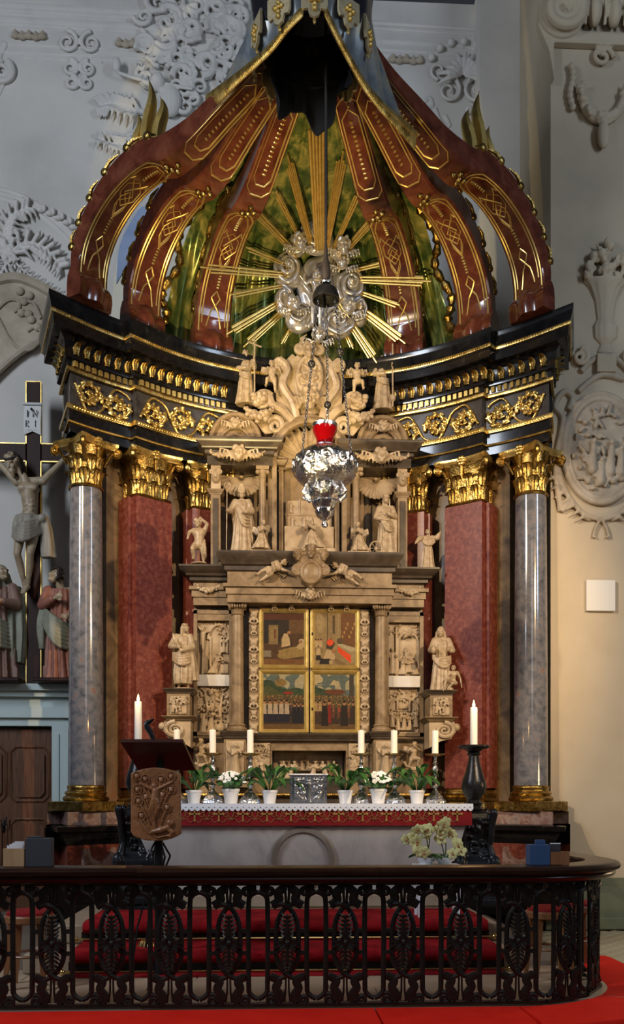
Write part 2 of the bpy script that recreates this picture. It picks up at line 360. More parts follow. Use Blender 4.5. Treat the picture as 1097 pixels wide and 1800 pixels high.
# door on the left with its pale surround and ledge
DY = 12.25
def LX(px): return onY(px, 1400, DY).x
def LZ(py): return onY(60, py, DY).z
b = MB(); x1 = LX(125)
zt = LZ(1205)
b.prism([(LX(-70), FZ), (LX(-70), LZ(1276)), (LX(91), LZ(1276)), (LX(91), FZ), (x1, FZ), (x1, LZ(1250)), (LX(-100), LZ(1250)), (LX(-100), FZ)], DY, WY - 0.004)
b.box(LX(-110), x1 + 0.02, DY - 0.06, WY - 0.004, LZ(1262), LZ(1243)); b.box(LX(-110), x1 + 0.05, DY - 0.03, WY - 0.004, LZ(1243), LZ(1226))
b.box(LX(-110), x1 + 0.10, DY - 0.12, WY - 0.004, LZ(1226), LZ(1216)); b.box(LX(-110), x1 + 0.14, DY - 0.2, WY - 0.004, LZ(1216), zt)
b.box(LX(98), LX(104), DY - 0.02, DY, FZ, LZ(1290)); b.box(LX(117), x1, DY - 0.03, DY, FZ, LZ(1320))
struct('trim_1', b, 'trim_pale')
dx0, dx1, dz0, dz1 = LX(-64), LX(89), FZ + 0.01, LZ(1280)
b = MB(); b.box(dx0, dx1, DY + 0.12, DY + 0.2, dz0, dz1); door = struct('door_1', b, 'door_wood')
def octo(x0, x1, z0, z1, c): return [(x0 + c, z0), (x1 - c, z0), (x1, z0 + c), (x1, z1 - c), (x1 - c, z1), (x0 + c, z1), (x0, z1 - c), (x0, z0 + c)]
for za, zb in ((LZ(1408), LZ(1312)), (LZ(1540), LZ(1440))):
    for xa, xb in ((LX(14), LX(82)), (LX(-58), LX(6))):
        p = MB(); q = octo(xa, xb, za, zb, 0.07)
        p.tube([(x, DY + 0.12, z) for x, z in q + q[:2]], 0.022, 6)
        p.prism(octo(xa + 0.05, xb - 0.05, za + 0.05, zb - 0.05, 0.06), DY + 0.09, DY + 0.12); p.obj('door_panel', 'door_wood', door)
h = MB(); h.tube([(LX(2), DY + 0.12, LZ(1452)), (LX(2), DY + 0.03, LZ(1452)), (LX(9), DY + 0.03, LZ(1450)), (LX(9), DY + 0.05, LZ(1436))], 0.014, 8); h.ell((LX(2), DY + 0.1, LZ(1452)), (0.03, 0.02, 0.09)); h.obj('door_handle', 'iron', door)

# ---- stucco on the back wall (mouldings, frames and ornaments with their own depth)
def wl(pts, Y, r=0.03, n=6, mb=None, flat=0.6, off=0.0):
    mb = mb or MB(); mb.tube([tuple(onY(x, y, Y) + Vector((0, off, 0))) for x, y in pts], r, n, flat=flat); return mb
def bar_moulding(pts, ks=(0,)):
    m = MB()
    for d, r in ks: wl([(x, y + d) for x, y in pts], WY, r, 8, m)
    return m
m = bar_moulding([(-60, 6), (470, 36)], ((0, 0.05), (9, 0.035), (26, 0.06), (34, 0.03)))
for d, r in ((0, 0.05), (9, 0.035)): wl([(640, 40 + d), (892 - d, 57 + d), (884 - d, 690)], WY, r, 8, m)
for d, r in ((0, 0.035), (14, 0.02), (24, 0.02)): wl([(640, 72 + d), (815, 82 + d)], WY, r, 8, m); wl([(866 - d, 210), (862 - d, 600)], WY, r, 8, m)
wl([(-40, 76), (262, 90)], WY, 0.02, 8, m); wl([(-40, 90), (256, 104)], WY, 0.02, 8, m); wl([(40, 101), (180, 110)], WY, 0.02, 8, m)
wl([(800, 490), (905, 492)], WY, 0.05, 8, m)
struct('trim_2', m, 'stucco')
def cloudy(mb, c, rx, rz, n, seed, dep=0.10, k=1.0):
    q = random.Random(seed)
    for i in range(n):
        a = q.uniform(0, 6.28); t = math.sqrt(q.random())
        x, z = c[0] + rx * t * math.cos(a), c[2] + rz * t * math.sin(a); s = q.uniform(0.055, 0.12) * k
        mb.tube([(px, c[1] - 0.02 - dep * 0.5 * (1 - kk / 24), pz) for kk, (px, pz) in enumerate(spiral(x, z, s, s * 0.15, q.uniform(0, 360), q.choice((-1, 1)) * 1.3, 16))], [s * (0.30 - 0.012 * kk) for kk in range(17)], 6)
def rocaille(c, s, seed, fronds=9):
    """shell of fronds with c-scrolls"""
    q = random.Random(seed); mb = MB()
    for i in range(fronds):
        a = R_(200 - 220 * i / (fronds - 1)); L = s * q.uniform(0.8, 1.05)
        P = [(c[0] + L * t * math.cos(a) + 0.15 * s * t * t * math.sin(a), c[1] - 0.05 - 0.07 * math.sin(t * 3.1), c[2] + L * t * math.sin(a)) for t in (0.05, 0.3, 0.55, 0.8, 1.0)]
        mb.tube(P, [0.02 * s, 0.08 * s, 0.11 * s, 0.08 * s, 0.02 * s], 6, flat=0.7)
    for sg in (-1, 1):
        mb.tube([(x, c[1] - 0.05, z) for x, z in spiral(c[0] + sg * s * 0.55, c[2] - 0.55 * s, s * 0.55, 0.08 * s, 90, sg * 1.4, 24)], [0.09 * s - 0.002 * s * k for k in range(25)], 6)
        mb.tube([(x, c[1] - 0.05, z) for x, z in spiral(c[0] + sg * s * 0.95, c[2] + 0.2 * s, s * 0.35, 0.06 * s, -90, sg * 1.3, 20)], [0.07 * s - 0.002 * s * k for k in range(21)], 6)
    return mb
def stuc(name, mb, label, mat='stucco', cat='stucco ornament', vox=0.011):
    if vox: o = put(name, remesh(mb, vox, 1, name=name), mat)
    else: o = mb.obj(name, mat)
    return tag(o, label, cat)
m = MB(); c = onY(325, 75, WY)
cloudy(m, onY(300, 60, WY), 0.45, 0.42, 20, 3, k=1.6); cloudy(m, onY(375, 60, WY), 0.42, 0.5, 22, 4, k=1.7); cloudy(m, onY(300, 125, WY), 0.5, 0.25, 18, 5, k=1.4); cloudy(m, onY(400, 115, WY), 0.3, 0.3, 12, 6, k=1.5); cloudy(m, onY(330, 180, WY), 0.3, 0.25, 10, 8, k=1.2)
stuc('stucco_cloud', m, 'swirling white stucco cloud relief high on the wall left of the canopy')
def frond(mb, pts, Y, w, n=9, both=True, seed=1, dep=0.06):
    """a plume: stem with drooping leaflets"""
    P = catmull([tuple(onY(x, y, Y) + Vector((0, -dep * 0.5, 0))) for x, y in pts], 6); mb.tube(P, [w * 0.22 * (1 - 0.7 * k / len(P)) for k in range(len(P))], 6)
    for k in range(2, len(P), max(1, len(P) // n)):
        p = Vector(P[k]); t = (Vector(P[min(k + 1, len(P) - 1)]) - Vector(P[k - 1])).normalized(); nn = Vector((t.z, 0, -t.x))
        for sg in ((-1, 1) if both else (1,)):
            L = w * (1.25 - 0.5 * k / len(P)); q = [p, p + (nn * sg * 0.5 + t * 0.45) * L + Vector((0, -dep, 0)), p + (nn * sg * 0.95 + t * 0.5) * L + Vector((0, -dep * 0.4, -0.12 * L))]
            mb.tube([tuple(v) for v in q], [w * 0.12, w * 0.17, w * 0.03], 5)
m = MB(); frond(m, [(18, 455), (45, 432), (80, 440), (108, 470)], WY, 0.22, 8); frond(m, [(18, 455), (10, 420), (20, 385), (48, 370)], WY, 0.22, 8); frond(m, [(18, 455), (-5, 440), (-30, 450)], WY, 0.2, 7); frond(m, [(18, 455), (5, 480), (-10, 500)], WY, 0.14, 5); frond(m, [(20, 455), (45, 480), (75, 500), (110, 520)], WY, 0.10, 8)
cloudy(m, onY(18, 455, WY), 0.1, 0.1, 4, 9, k=0.9)
stuc('stucco_palm_spray', m, 'spray of drooping white stucco palm fronds above the arch at the left')
m = MB()
for d, r in ((0, 0.03), (7, 0.02), (16, 0.03)): wl(catmull([(-30, 325 + d), (40, 345 + d), (100, 385 + d), (150, 440 + d)], 8), WY, r, 7, m)
for x, y in ((72, 372), (88, 378), (104, 386), (118, 394), (130, 402)): m.ell(onY(x, y, WY) + Vector((0, -0.03, 0)), (0.06, 0.04, 0.035)); m.ell(onY(x + 7, y - 3, WY) + Vector((0, -0.04, 0)), (0.03, 0.03, 0.05))
struct('trim_3', m, 'stucco')
for x0, y0, wh in ((28, 66, 'at the far upper left of the wall'), (210, 80, 'left of the stucco cloud'), (690, 108, 'right of the crown')):
    m = MB()
    for k in range(5): p = onY(x0 + k * 12, y0 + 2 * (k % 2) + k * 0.5, WY); m.ell(p + Vector((0, -0.03, 0)), (0.05, 0.04, 0.04)); m.tube([p + Vector((-0.03, -0.03, 0)), p + Vector((0.0, -0.05, 0.06)), p + Vector((0.05, -0.03, 0.05))], [0.02, 0.025, 0.008], 5); m.tube([p + Vector((-0.06, -0.01, 0)), p + Vector((0.07, -0.01, 0))], 0.015, 5)
    stuc('stucco_flower_sprig', m, 'small dark stucco flower sprig ' + wh, 'stucco_tan', vox=0.014)
m = MB()
for sg in (-1, 1):
    for s, dx, dz in ((0.16, 0.16, 0), (0.12, 0.12, -0.35), (0.10, 0.10, -0.55)):
        c = onY(140, 78, WY); m.tube([(x, WY - 0.03, z) for x, z in spiral(c.x + sg * dx, c.z + dz, s, 0.03, 90, sg * 1.5, 22)], [0.035 - 0.001 * k for k in range(23)], 6)
stuc('stucco_scroll_drop', m, 'pale stucco scroll pendant on the upper left wall')
m = MB(); cc = onY(4, 130, WY); m.tube([(x, WY - 0.04, z) for x, z in spiral(cc.x, cc.z, 0.17, 0.03, 60, -1.8, 30)], [0.05 - 0.001 * k for k in range(31)], 6); wl([(10, 75), (-2, 100), (2, 112)], WY, 0.05, 6, m); wl([(6, 150), (-4, 170)], WY, 0.03, 6, m)
stuc('stucco_volute', m, 'white stucco volute at the left edge of the wall')
m = rocaille(onY(812, 140, WY), 0.36, 2, 11)
for k in range(12):
    a = R_(150 - 230 * k / 11); p = onY(812, 140, WY); m.ell((p.x + 0.50 * math.cos(a), WY - 0.04, p.z + 0.02 + 0.48 * math.sin(a)), (0.055, 0.05, 0.055))
wl(catmull([(765, 190), (775, 215), (790, 222), (782, 202)], 5), WY, 0.035, 6, m); wl(catmull([(745, 180), (755, 172), (760, 185), (750, 192)], 5), WY, 0.035, 6, m)
wl(catmull([(815, 82), (845, 92), (864, 120), (868, 160), (866, 210)], 5), WY, 0.03, 6, m)
stuc('stucco_shell', m, 'round white stucco shell rosette in the frame right of the canopy')
m = MB(); frond(m, [(250, 260), (225, 262), (205, 258), (178, 250)], WY, 0.16, 8); frond(m, [(255, 200), (225, 196), (200, 188), (180, 190)], WY, 0.2, 8)
wl([(205, 118), (210, 140), (225, 145), (260, 155), (340, 168)], WY, 0.03, 8, m, off=-0.12); p = onY(208, 128, WY); m.ell((p.x, WY - 0.14, p.z), (0.06, 0.05, 0.10))
p = onY(300, 185, WY)
m.ell((p.x, WY - 0.08, p.z), (0.16, 0.1, 0.22)); m.ell((p.x - 0.16, WY - 0.12, p.z + 0.22), (0.1, 0.1, 0.12)); m.cap((p.x - 0.05, WY - 0.1, p.z + 0.1), (p.x - 0.35, WY - 0.14, p.z + 0.2), 0.05, 0.035)
cloudy(m, onY(240, 265, WY), 0.22, 0.2, 8, 12, k=1.1)
stuc('stucco_angel', m, 'white stucco angel blowing a long trumpet beside the canopy')
# the painted arch seen through the left ribs
m = MB(); m.prism([tuple(onY(x, y, WY - 0.01).xz) for x, y in catmull([(195, 600), (200, 500), (215, 430), (245, 385), (290, 352), (330, 345), (360, 380), (360, 610)], 5)], WY - 0.03, WY - 0.004)
struct('wall_fresco', m, 'fresco_cream')
m = MB(); m.prism([tuple(onY(x, y, WY - 0.02).xz) for x, y in catmull([(205, 500), (212, 430), (245, 370), (262, 360), (300, 300), (330, 270), (300, 350), (285, 385), (260, 395), (240, 420), (222, 470)], 5)], WY - 0.045, WY - 0.032)
m.obj('painted_cloth', 'fresco_blue', bpy.data.objects['wall_fresco'])
# arch over the crucifix
m = MB(); A = [tuple(onY(x, y, WY)) for x, y in catmull([(-175, 1203), (-175, 900), (-168, 740), (-145, 610), (-100, 545), (-50, 515), (0, 500), (40, 497), (90, 520), (130, 555), (200, 640)], 8)]; B = [tuple(onY(x, y, WY)) for x, y in catmull([(-112, 1203), (-112, 1100), (-111, 1000), (-105, 880), (-85, 790), (-55, 725), (-20, 680), (20, 640), (60, 612), (110, 588), (200, 600)], 8)]
m.add([(x, WY - 0.10, z) for x, y, z in A] + [(x, WY - 0.10, z) for x, y, z in B] + [(x, WY - 0.004, z) for x, y, z in A] + [(x, WY - 0.004, z) for x, y, z in B], [q for i in range(len(A) - 1) for q in ((i, i + 1, len(A) + i + 1, len(A) + i), (2 * len(A) + i, 2 * len(A) + i + 1, i + 1, i), (len(A) + i, len(A) + i + 1, 3 * len(A) + i + 1, 3 * len(A) + i))])
m.tube([(x, WY - 0.1, z) for x, y, z in B], 0.05, 8); m.tube([(x, WY - 0.1, z) for x, y, z in A], 0.07, 8)
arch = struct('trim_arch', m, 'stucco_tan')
m = MB(); yy = WY - 0.115
for P in ([(-20, 560), (10, 530), (30, 528), (34, 540), (24, 548)], [(-10, 545), (20, 600), (50, 615), (75, 590), (62, 575), (48, 582)], [(40, 528), (60, 534), (72, 560)]):
    m.tube([tuple(onY(x, y, yy)) for x, y in catmull(P, 6)], 0.022, 6)
for x, y in ((35, 512), (42, 530), (50, 552), (38, 550), (55, 562), (66, 575), (52, 520)): m.ell(onY(x, y, yy), (0.06, 0.04, 0.055))
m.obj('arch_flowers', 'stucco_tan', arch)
# stucco on the pilaster at the right
m = MB(); c = onY(1055, 790, PY)
for rx, rz, r in ((0.47, 0.66, 0.04), (0.41, 0.60, 0.03)): m.tube([(c.x + rx * math.cos(t), PY - 0.03, c.z + rz * math.sin(t)) for t in [6.2832 * k / 48 for k in range(49)]], r, 8)
m.lathe([(0.001, 0), (1, 0), (1, 0.03), (0.001, 0.03)], 40, M=Matrix.Translation((c.x, PY - 0.002, c.z)) @ Matrix.Diagonal((0.4, 1, 0.59, 1)) @ Euler((R_(90), 0, 0)).to_matrix().to_4x4())
for P in ([(985, 900), (975, 820), (988, 740), (975, 715), (990, 690), (1005, 700), (998, 722)], [(985, 900), (1005, 880)], [(1015, 690), (1035, 672), (1060, 660), (1097, 668)], [(1020, 655), (1045, 632), (1080, 632), (1110, 660)]):
    m.tube([tuple(onY(x, y, PY) + Vector((0, -0.02, 0))) for x, y in catmull(P, 6)], 0.04, 7)
for sg in (-1, 1):
    for k in range(7):
        p = onY(1055 + sg * (18 + k * 9), 916 - k * 9 - k * k * 0.4, PY); m.tube([p, p + Vector((sg * 0.1, -0.05, 0.04)), p + Vector((sg * 0.2, -0.03, -0.03))], [0.02, 0.03, 0.006], 5)
    m.tube([tuple(onY(1055 + sg * x, y, PY) + Vector((0, -0.03, 0))) for x, y in ((0, 912), (10, 930), (14, 945), (8, 946))], 0.018, 6)
    m.tube([tuple(onY(1055 + sg * x, y, PY) + Vector((0, -0.03, 0))) for x, y in catmull([(0, 915), (30, 905), (60, 870), (78, 820)], 4)], 0.03, 6)
med = stuc('stucco_medallion', m, 'oval stucco medallion frame with figure scene on the right pilaster', 'stucco_tan', 'relief')
m = MB(); q = random.Random(5)
for k in range(70):
    t = math.sqrt(q.random()); a = q.uniform(0, 6.28); x, z = c.x + 0.36 * t * math.cos(a), c.z + 0.52 * t * math.sin(a)
    if q.random() < 0.5: m.ell((x, PY - 0.05, z), (q.uniform(0.02, 0.05), 0.04, q.uniform(0.02, 0.05)), 8, 6)
    else: m.cap((x, PY - 0.05, z), (x + q.uniform(-0.08, 0.08), PY - 0.06, z + q.uniform(-0.12, 0.12)), 0.03, 0.018, 6)
for x, z, h in ((-0.12, -0.1, 0.34), (0.1, -0.12, 0.36), (-0.02, -0.28, 0.26), (0.22, -0.16, 0.3)):
    m.cap((c.x + x, PY - 0.06, c.z + z - h / 2), (c.x + x + 0.02, PY - 0.06, c.z + z + h / 3), 0.06, 0.035, 8); m.ell((c.x + x + 0.02, PY - 0.08, c.z + z + h / 2), 0.036, 8, 6)
put('figure_scene', remesh(m, 0.012, 2), 'stucco_tan', med)
m = MB(); c = onY(1063, 560, PY)
m.lathe([(0.02, -0.55), (0.10, -0.52), (0.06, -0.42), (0.14, -0.34), (0.15, -0.20), (0.10, -0.12), (0.13, 0.1), (0.2, 0.26), (0.28, 0.34), (0.26, 0.37)], 24, M=Matrix.Translation((c.x, PY, c.z + 0.1)) @ Matrix.Diagonal((1, 0.4, 1, 1)), fold=lambda t, z: 0.06 * math.cos(12 * t) if -0.4 < z < 0.3 else 0)
m.box(c.x - 0.12, c.x + 0.12, PY - 0.08, PY - 0.003, c.z - 0.68, c.z - 0.46)
for sg in (-1, 1): m.tube([(x, PY - 0.05, z) for x, z in spiral(c.x + sg * 0.32, c.z - 0.5, 0.11, 0.02, 90, sg * 1.5, 20)], [0.04 - 0.001 * k for k in range(21)], 6)
q = random.Random(2)
for k in range(46):
    a = q.uniform(0, 3.14); t = q.random() ** 0.6; p = (c.x + 0.26 * t * math.cos(a), PY - q.uniform(0.04, 0.11), c.z + 0.46 + 0.44 * t * math.sin(a))
    m.ell(p, q.uniform(0.03, 0.06), 7, 5); m.tube([p, (p[0] + q.uniform(-0.07, 0.07), p[1] - 0.03, p[2] + 0.06)], [0.03, 0.006], 5)
stuc('stucco_flower_urn', m, 'fluted stucco urn full of flowers on the right pilaster', 'plaster_warm', 'relief')
# giant pilaster capital, top right
m = MB(); z0 = onY(1000, 130, PY).z
m.box(xl - 0.05, xl + 3, PY - 0.10, PY - 0.003, z0 + 0.30, z0 + 0.45); m.box(xl - 0.1, xl + 3, PY - 0.25, PY - 0.003, z0 + 1.0, z0 + 1.3)
m.tube([(x, PY - 0.2, z) for x, z in spiral(xl + 0.10, z0 + 0.62, 0.27, 0.04, 110, -2.4, 44)], [0.075 - 0.001 * k for k in range(45)], 8)
m.ell((xl + 0.10, PY - 0.12, z0 + 0.62), (0.28, 0.06, 0.29), 20, 10); m.prism([(xl - 0.18, z0 + 0.5), (xl - 0.05, z0 + 0.2), (xl + 0.02, z0 - 0.2), (xl - 0.0, z0 + 0.9), (xl - 0.16, z0 + 0.8)], PY - 0.1, PY - 0.004)
for k in range(5):
    x = xl + 0.5 + k * 0.24; m.ell((x, PY - 0.12, z0 + 0.66), (0.085, 0.12, 0.17)); m.tube([(x - 0.12, PY - 0.13, z0 + 0.5), (x - 0.11, PY - 0.16, z0 + 0.75), (x - 0.12, PY - 0.15, z0 + 0.85)], [0.02, 0.03, 0.02], 6)
for cx in (xl + 0.62, xl + 1.3):
    m.tube([(cx + 0.28 * math.cos(t), PY - 0.06, z0 - 0.18 + 0.40 * math.sin(t)) for t in [math.pi + math.pi * k / 14 for k in range(15)]], [0.04 + 0.03 * math.sin(math.pi * k / 14) for k in range(15)], 7)
    q = random.Random(3)
    for k in range(46): t = math.pi * (1 + k / 45); m.ell((cx + (0.28 + q.uniform(-0.06, 0.06)) * math.cos(t), PY - q.uniform(0.05, 0.12), z0 - 0.18 + (0.40 + q.uniform(-0.06, 0.06)) * math.sin(t)), q.uniform(0.025, 0.045), 7, 5)
    m.ell((cx, PY - 0.08, z0 - 0.78), (0.08, 0.07, 0.17)); m.tube([(x, PY - 0.05, z) for x, z in spiral(cx, z0 + 0.18, 0.14, 0.03, 0, 1.4, 20)], 0.03, 6)
for k in range(8): m.ell((xl + 0.24 + 0.02 * math.sin(k), PY - 0.05, z0 + 0.05 - k * 0.07), 0.045, 7, 5)
stuc('pilaster_capital', m, 'grey stucco capital with spiral volute and hanging garlands at top right', 'plaster_warm', 'capital')
# white panel on the right pilaster
p0, p1 = onY(1029, 1075, PY), onY(1079, 1021, PY)
m = MB(); m.bev(p0.x, p1.x, PY - 0.045, PY - 0.002, p0.z, p1.z, 0.006); o = tag(m.obj('wall_panel', 'panel_white'), 'square white flat panel mounted on the right wall', 'panel')
# ================================================================== the high altar's architecture
CY = 8.7
def pol(r, t): return Vector((r * math.sin(R_(t)), CY + r * math.cos(R_(t))))
def arc(r, t0, t1, st=2.0):
    n = max(2, int(abs(t1 - t0) / st)); return [tuple(pol(r, t0 + (t1 - t0) * k / n)) for k in range(n + 1)]
ZA, ZT = 5.58, 6.92
END = Vector((0.33, 0.94)).normalized()      # direction in which the ends of the altar run back to the wall
def arcv(r0, r1, t0, t1, ln, st=2.0):
    n = max(2, int((t1 - t0) / st)); P = [pol(r0 + (r1 - r0) * k / n, t0 + (t1 - t0) * k / n) for k in range(n + 1)]
    return [tuple(p) for p in P] + [tuple(P[-1] + END * ln)]
def acanthus(w, h, curl=0.35, th=0.012, lobes=3, nu=7, nv=10):
    def fn(u, v):
        a = 2 * u - 1; wid = w * (0.72 + 0.35 * math.sin(3.0 * min(v, 0.95))) * (1 + 0.10 * math.cos(v * lobes * 6.28)) * (1 if v < 0.82 else max(0.25, 1 - ((v - 0.82) / 0.18) ** 2 * 0.8))
        y = -curl * h * (max(0, v - 0.35) / 0.65) ** 2.2 + 0.10 * w * a * a - 0.05 * w * math.cos(a * 9.4)
        z = h * (v if v < 0.8 else 0.8 + (v - 0.8) * 0.3 - ((v - 0.8) / 0.2) ** 2 * 0.10)
        return (a * wid / 2, y, z)
    return MB().sheet(fn, nu, nv, (0, th, 0))
LEAF_B = acanthus(0.13, 0.22).mesh('leaf'); LEAF_T = acanthus(0.15, 0.20, 0.45).mesh('leaf')
def capital(parent, r, z0, h, half=None, mat='gold_dark'):
    """Corinthian capital, local coordinates of parent; half = half width of a pilaster, else round"""
    hw = half or r; b = MB(); sq = 8 if half else None
    b.lathe([(hw * 1.10, 0), (hw * 1.16, 0.015), (hw * 1.10, 0.035), (hw * 0.98, 0.04), (hw * 1.0, h * 0.45), (hw * 1.12, h * 0.75), (hw * 1.28, h * 0.9)], 32, (0, 0, z0), sq=sq)
    bell = b.obj('capital', mat, parent)
    f = []
    if half:
        for i in range(3): f.append(((-half + half * (i * 2 + 1) / 3) , -half * 1.0, 0, 0))
        for sg in (-1, 1):
            for i in range(2): f.append((sg * half, -half * 0.6 + i * half * 0.9, sg * R_(90), 0))
        g = [(-half * 0.66 * 0.5, -half, 0), (half * 0.66 * 0.5, -half, 0), (-half, -half, -R_(45)), (half, -half, R_(45))]
    else:
        for i in range(8): a = R_(i * 45); f.append((hw * math.sin(a), -hw * math.cos(a), a, 0))
        g = [(hw * math.sin(R_(i * 45 + 22.5)), -hw * math.cos(R_(i * 45 + 22.5)), R_(i * 45 + 22.5)) for i in range(8)]
    for x, y, a, _ in f: o = put('leaf', LEAF_B, mat, bell); o.location = (x, y, z0 + 0.03); o.rotation_euler.z = a
    for x, y, a in g: o = put('leaf', LEAF_T, mat, bell); o.location = (x * 1.02, y * 1.02, z0 + 0.03 + h * 0.30); o.rotation_euler.z = a
    A = hw * 1.55
    for sx in (-1, 1):
        for sy in ((-1, 1) if not half else (-1,)):
            d = Vector((sx, sy, 0)).normalized(); v = MB()
            S = [(0.03, h * 0.52), (0.10, h * 0.74), (0.15, h * 0.84)] + [(0.175 + q[0], h * 0.80 + q[1]) for q in spiral(0, 0, 0.055, 0.012, 80, -1.6, 18)]
            bx = Vector((sx * hw * 0.70, sy * hw * 0.70, 0)) * (1.15 if half else 1.0)
            v.tube([bx + d * q[0] + Vector((0, 0, z0 + q[1])) for q in S], [0.016 + 0.006 * min(1, k / 6) for k in range(len(S))], 6, up=(d.y, -d.x, 0), flat=1.5)
            v.ell(bx + d * 0.175 + Vector((0, 0, z0 + h * 0.80)), 0.03, 8, 6); v.obj('volute', mat, bell)
    ab = MB(); P = []
    n = 10
    for s4 in range(4):
        for k in range(n):
            t = k / n; e = A * (1 - 0.16 * math.sin(math.pi * t)); p = Vector((-A + 2 * A * t, -e)); a = s4 * math.pi / 2
            if k == 0: p = Vector((-A, -A * 0.93))
            P.append((p.x * math.cos(a) - p.y * math.sin(a), p.x * math.sin(a) + p.y * math.cos(a)))
    ab.rings([[(x * s, y * s, z0 + z) for x, y in P] for s, z in ((0.90, h * 0.86), (0.93, h * 0.90), (0.95, h * 0.91), (1.0, h * 0.95), (1.0, h))])
    ab.obj('abacus', 'gold', bell)
    fl = MB()
    for i in range(6): a = R_(60 * i); fl.ell((0.032 * math.cos(a), -A * 0.86, z0 + h * 0.93 + 0.04 * math.sin(a)), (0.026, 0.025, 0.026), 7, 5)
    fl.ell((0, -A * 0.9, z0 + h * 0.93), 0.022, 7, 5); fl.tube([(0, -A * 0.8, z0 + h * 0.6), (0, -A * 0.83, z0 + h * 0.9)], 0.015, 5); fl.obj('rosette', 'gold', bell)
    return bell
def base_gold(parent, r, z0, z1, half=None):
    b = MB(); sq = 10 if half else None; k = half or r
    h = z1 - z0
    b.lathe([(k * 1.02, h), (k * 1.07, h * 0.95), (k * 1.10, h * 0.86), (k * 1.06, h * 0.80), (k * 1.06, h * 0.66), (k * 1.18, h * 0.6), (k * 1.24, h * 0.5), (k * 1.18, h * 0.42), (k * 1.14, h * 0.36), (k * 1.26, h * 0.3), (k * 1.34, h * 0.18), (k * 1.30, h * 0.04), (k * 1.2, 0)], 40, (0, 0, z0), sq=sq, fold=(None if half else (lambda t, z: 0.012 * math.cos(24 * t) if z < h * 0.35 else 0)))
    return b.obj('base', 'gold_dark', parent)
def column(t, label):
    p = pol(3.42, t); c = thing('altar_column', label, 'column', (p.x, p.y, 1.24), 'grey marble altar columns', True, -R_(t))
    b = MB(); b.bev(-0.31, 0.31, -0.31, 0.31, 0, 0.12, 0.008); b.obj('plinth', 'gold_dark', c)
    base_gold(c, 0.2, 0.12, 0.31)
    s = MB(); n = 16; s.lathe([(0.203 - 0.020 * (k / n) ** 1.6, 0.31 + 3.47 * k / n) for k in range(n + 1)], 48); s.obj('shaft', 'grey_marble', c)
    capital(c, 0.18, 3.78, ZA - 1.24 - 3.78); return c
column(-51, 'grey polished marble column with gilded capital at the left end of the altar')
column(51, 'grey polished marble column with gilded capital at the right end of the altar')
def pilaster(t, label, w=0.25):
    p = pol(3.07 + w, t); c = thing('altar_pilaster', label, 'pilaster', (p.x, p.y, 1.24), 'red marble altar pilasters', True, -R_(t))
    b = MB(); b.bev(-w * 1.3, w * 1.3, -w * 1.3, w * 0.8, 0, 0.11, 0.008); b.obj('plinth', 'gold_dark', c)
    base_gold(c, 0, 0.11, 0.28, w * 0.97)
    s = MB(); s.box(-w, w, -w, w * 0.8, 0.28, 3.78); s.box(-w - 0.05, w + 0.05, -w + 0.10, w * 0.8, 0.281, 3.779); s.obj('shaft', 'red_marble', c)
    capital(c, 0, 3.78, ZA - 1.24 - 3.78, w * 0.93); return c
pilaster(-38, 'red marble pilaster with gilded capital beside the left column')
pilaster(38, 'red marble pilaster with gilded capital beside the right column')
pilaster(-24.5, 'red marble pilaster half hidden behind the left side of the stone altarpiece', 0.2)
pilaster(24.5, 'red marble pilaster half hidden behind the right side of the stone altarpiece', 0.2)
# curved back wall
m = MB(); m.sweep([(0, 0.0), (0, ZA + 0.01), (-0.22, ZA + 0.01), (-0.22, 0.0)], arc(3.42, -46, 46)); struct('wall_apse', m, 'brown_marble')
# pedestals
PED = [(-0.5, 0.0), (0.05, 0.0), (0.05, 0.32), (0.10, 0.32), (0.10, 0.42), (0.03, 0.46), (0.0, 0.50), (0.0, 0.86), (0.03, 0.90), (0.06, 0.96), (0.06, 1.0), (0.13, 1.02), (0.14, 1.075), (0.10, 1.09), (0.0, 1.10), (-0.5, 1.10)]
for sg, side in ((1, 'right'), (-1, 'left')):
    base = thing('altar_pedestal', 'dark marble stepped pedestal carrying the %s column and pilasters' % side, 'pedestal', (sg * 2.3, 10.6, 0.0))
    pa = arcv(2.96, 3.18, 20, 60, 0.62)
    def sec(prof, path, nm, mt, lab=None):
        m = MB(); m.sweep(prof, path); m = m if sg > 0 else m.mir(); return m.obj(nm, mt, base, label=lab)
    sec(PED[:6] + [(-0.5, 0.46)], pa, 'foot', 'black_marble')
    sec([(-0.5, 0.46), (0.03, 0.46), (0.0, 0.50), (0.0, 0.86), (-0.5, 0.86)], pa, 'die', 'red_marble')
    sec([(-0.5, 0.86)] + PED[7:14] + [(-0.5, 1.09)], pa, 'ledge', 'black_marble')
    sec([(-0.5, 1.09), (0.0, 1.09), (0.0, 1.24), (-0.5, 1.24)], arcv(2.98, 3.20, 20, 59.5, 0.62), 'upper_block', 'pedestal_marble')
    for th in (52, 37):
        p = pol(2.96 + 0.22 * (th - 20) / 40 - 0.005, sg * th); q = MB()
        L = [(-0.24, 0.54), (0.24, 0.54), (0.24, 0.82), (0.16, 0.82)] + [(0.16 * math.cos(a), 0.82 - 0.15 * math.sin(a)) for a in [math.pi * k / 10 for k in range(1, 10)]] + [(-0.16, 0.82), (-0.24, 0.82)]
        q.prism(L, -0.03, 0.03, MT(p.x, p.y, 0, 1, -R_(sg * th))); q.obj('inset_panel', 'pedestal_marble', base)
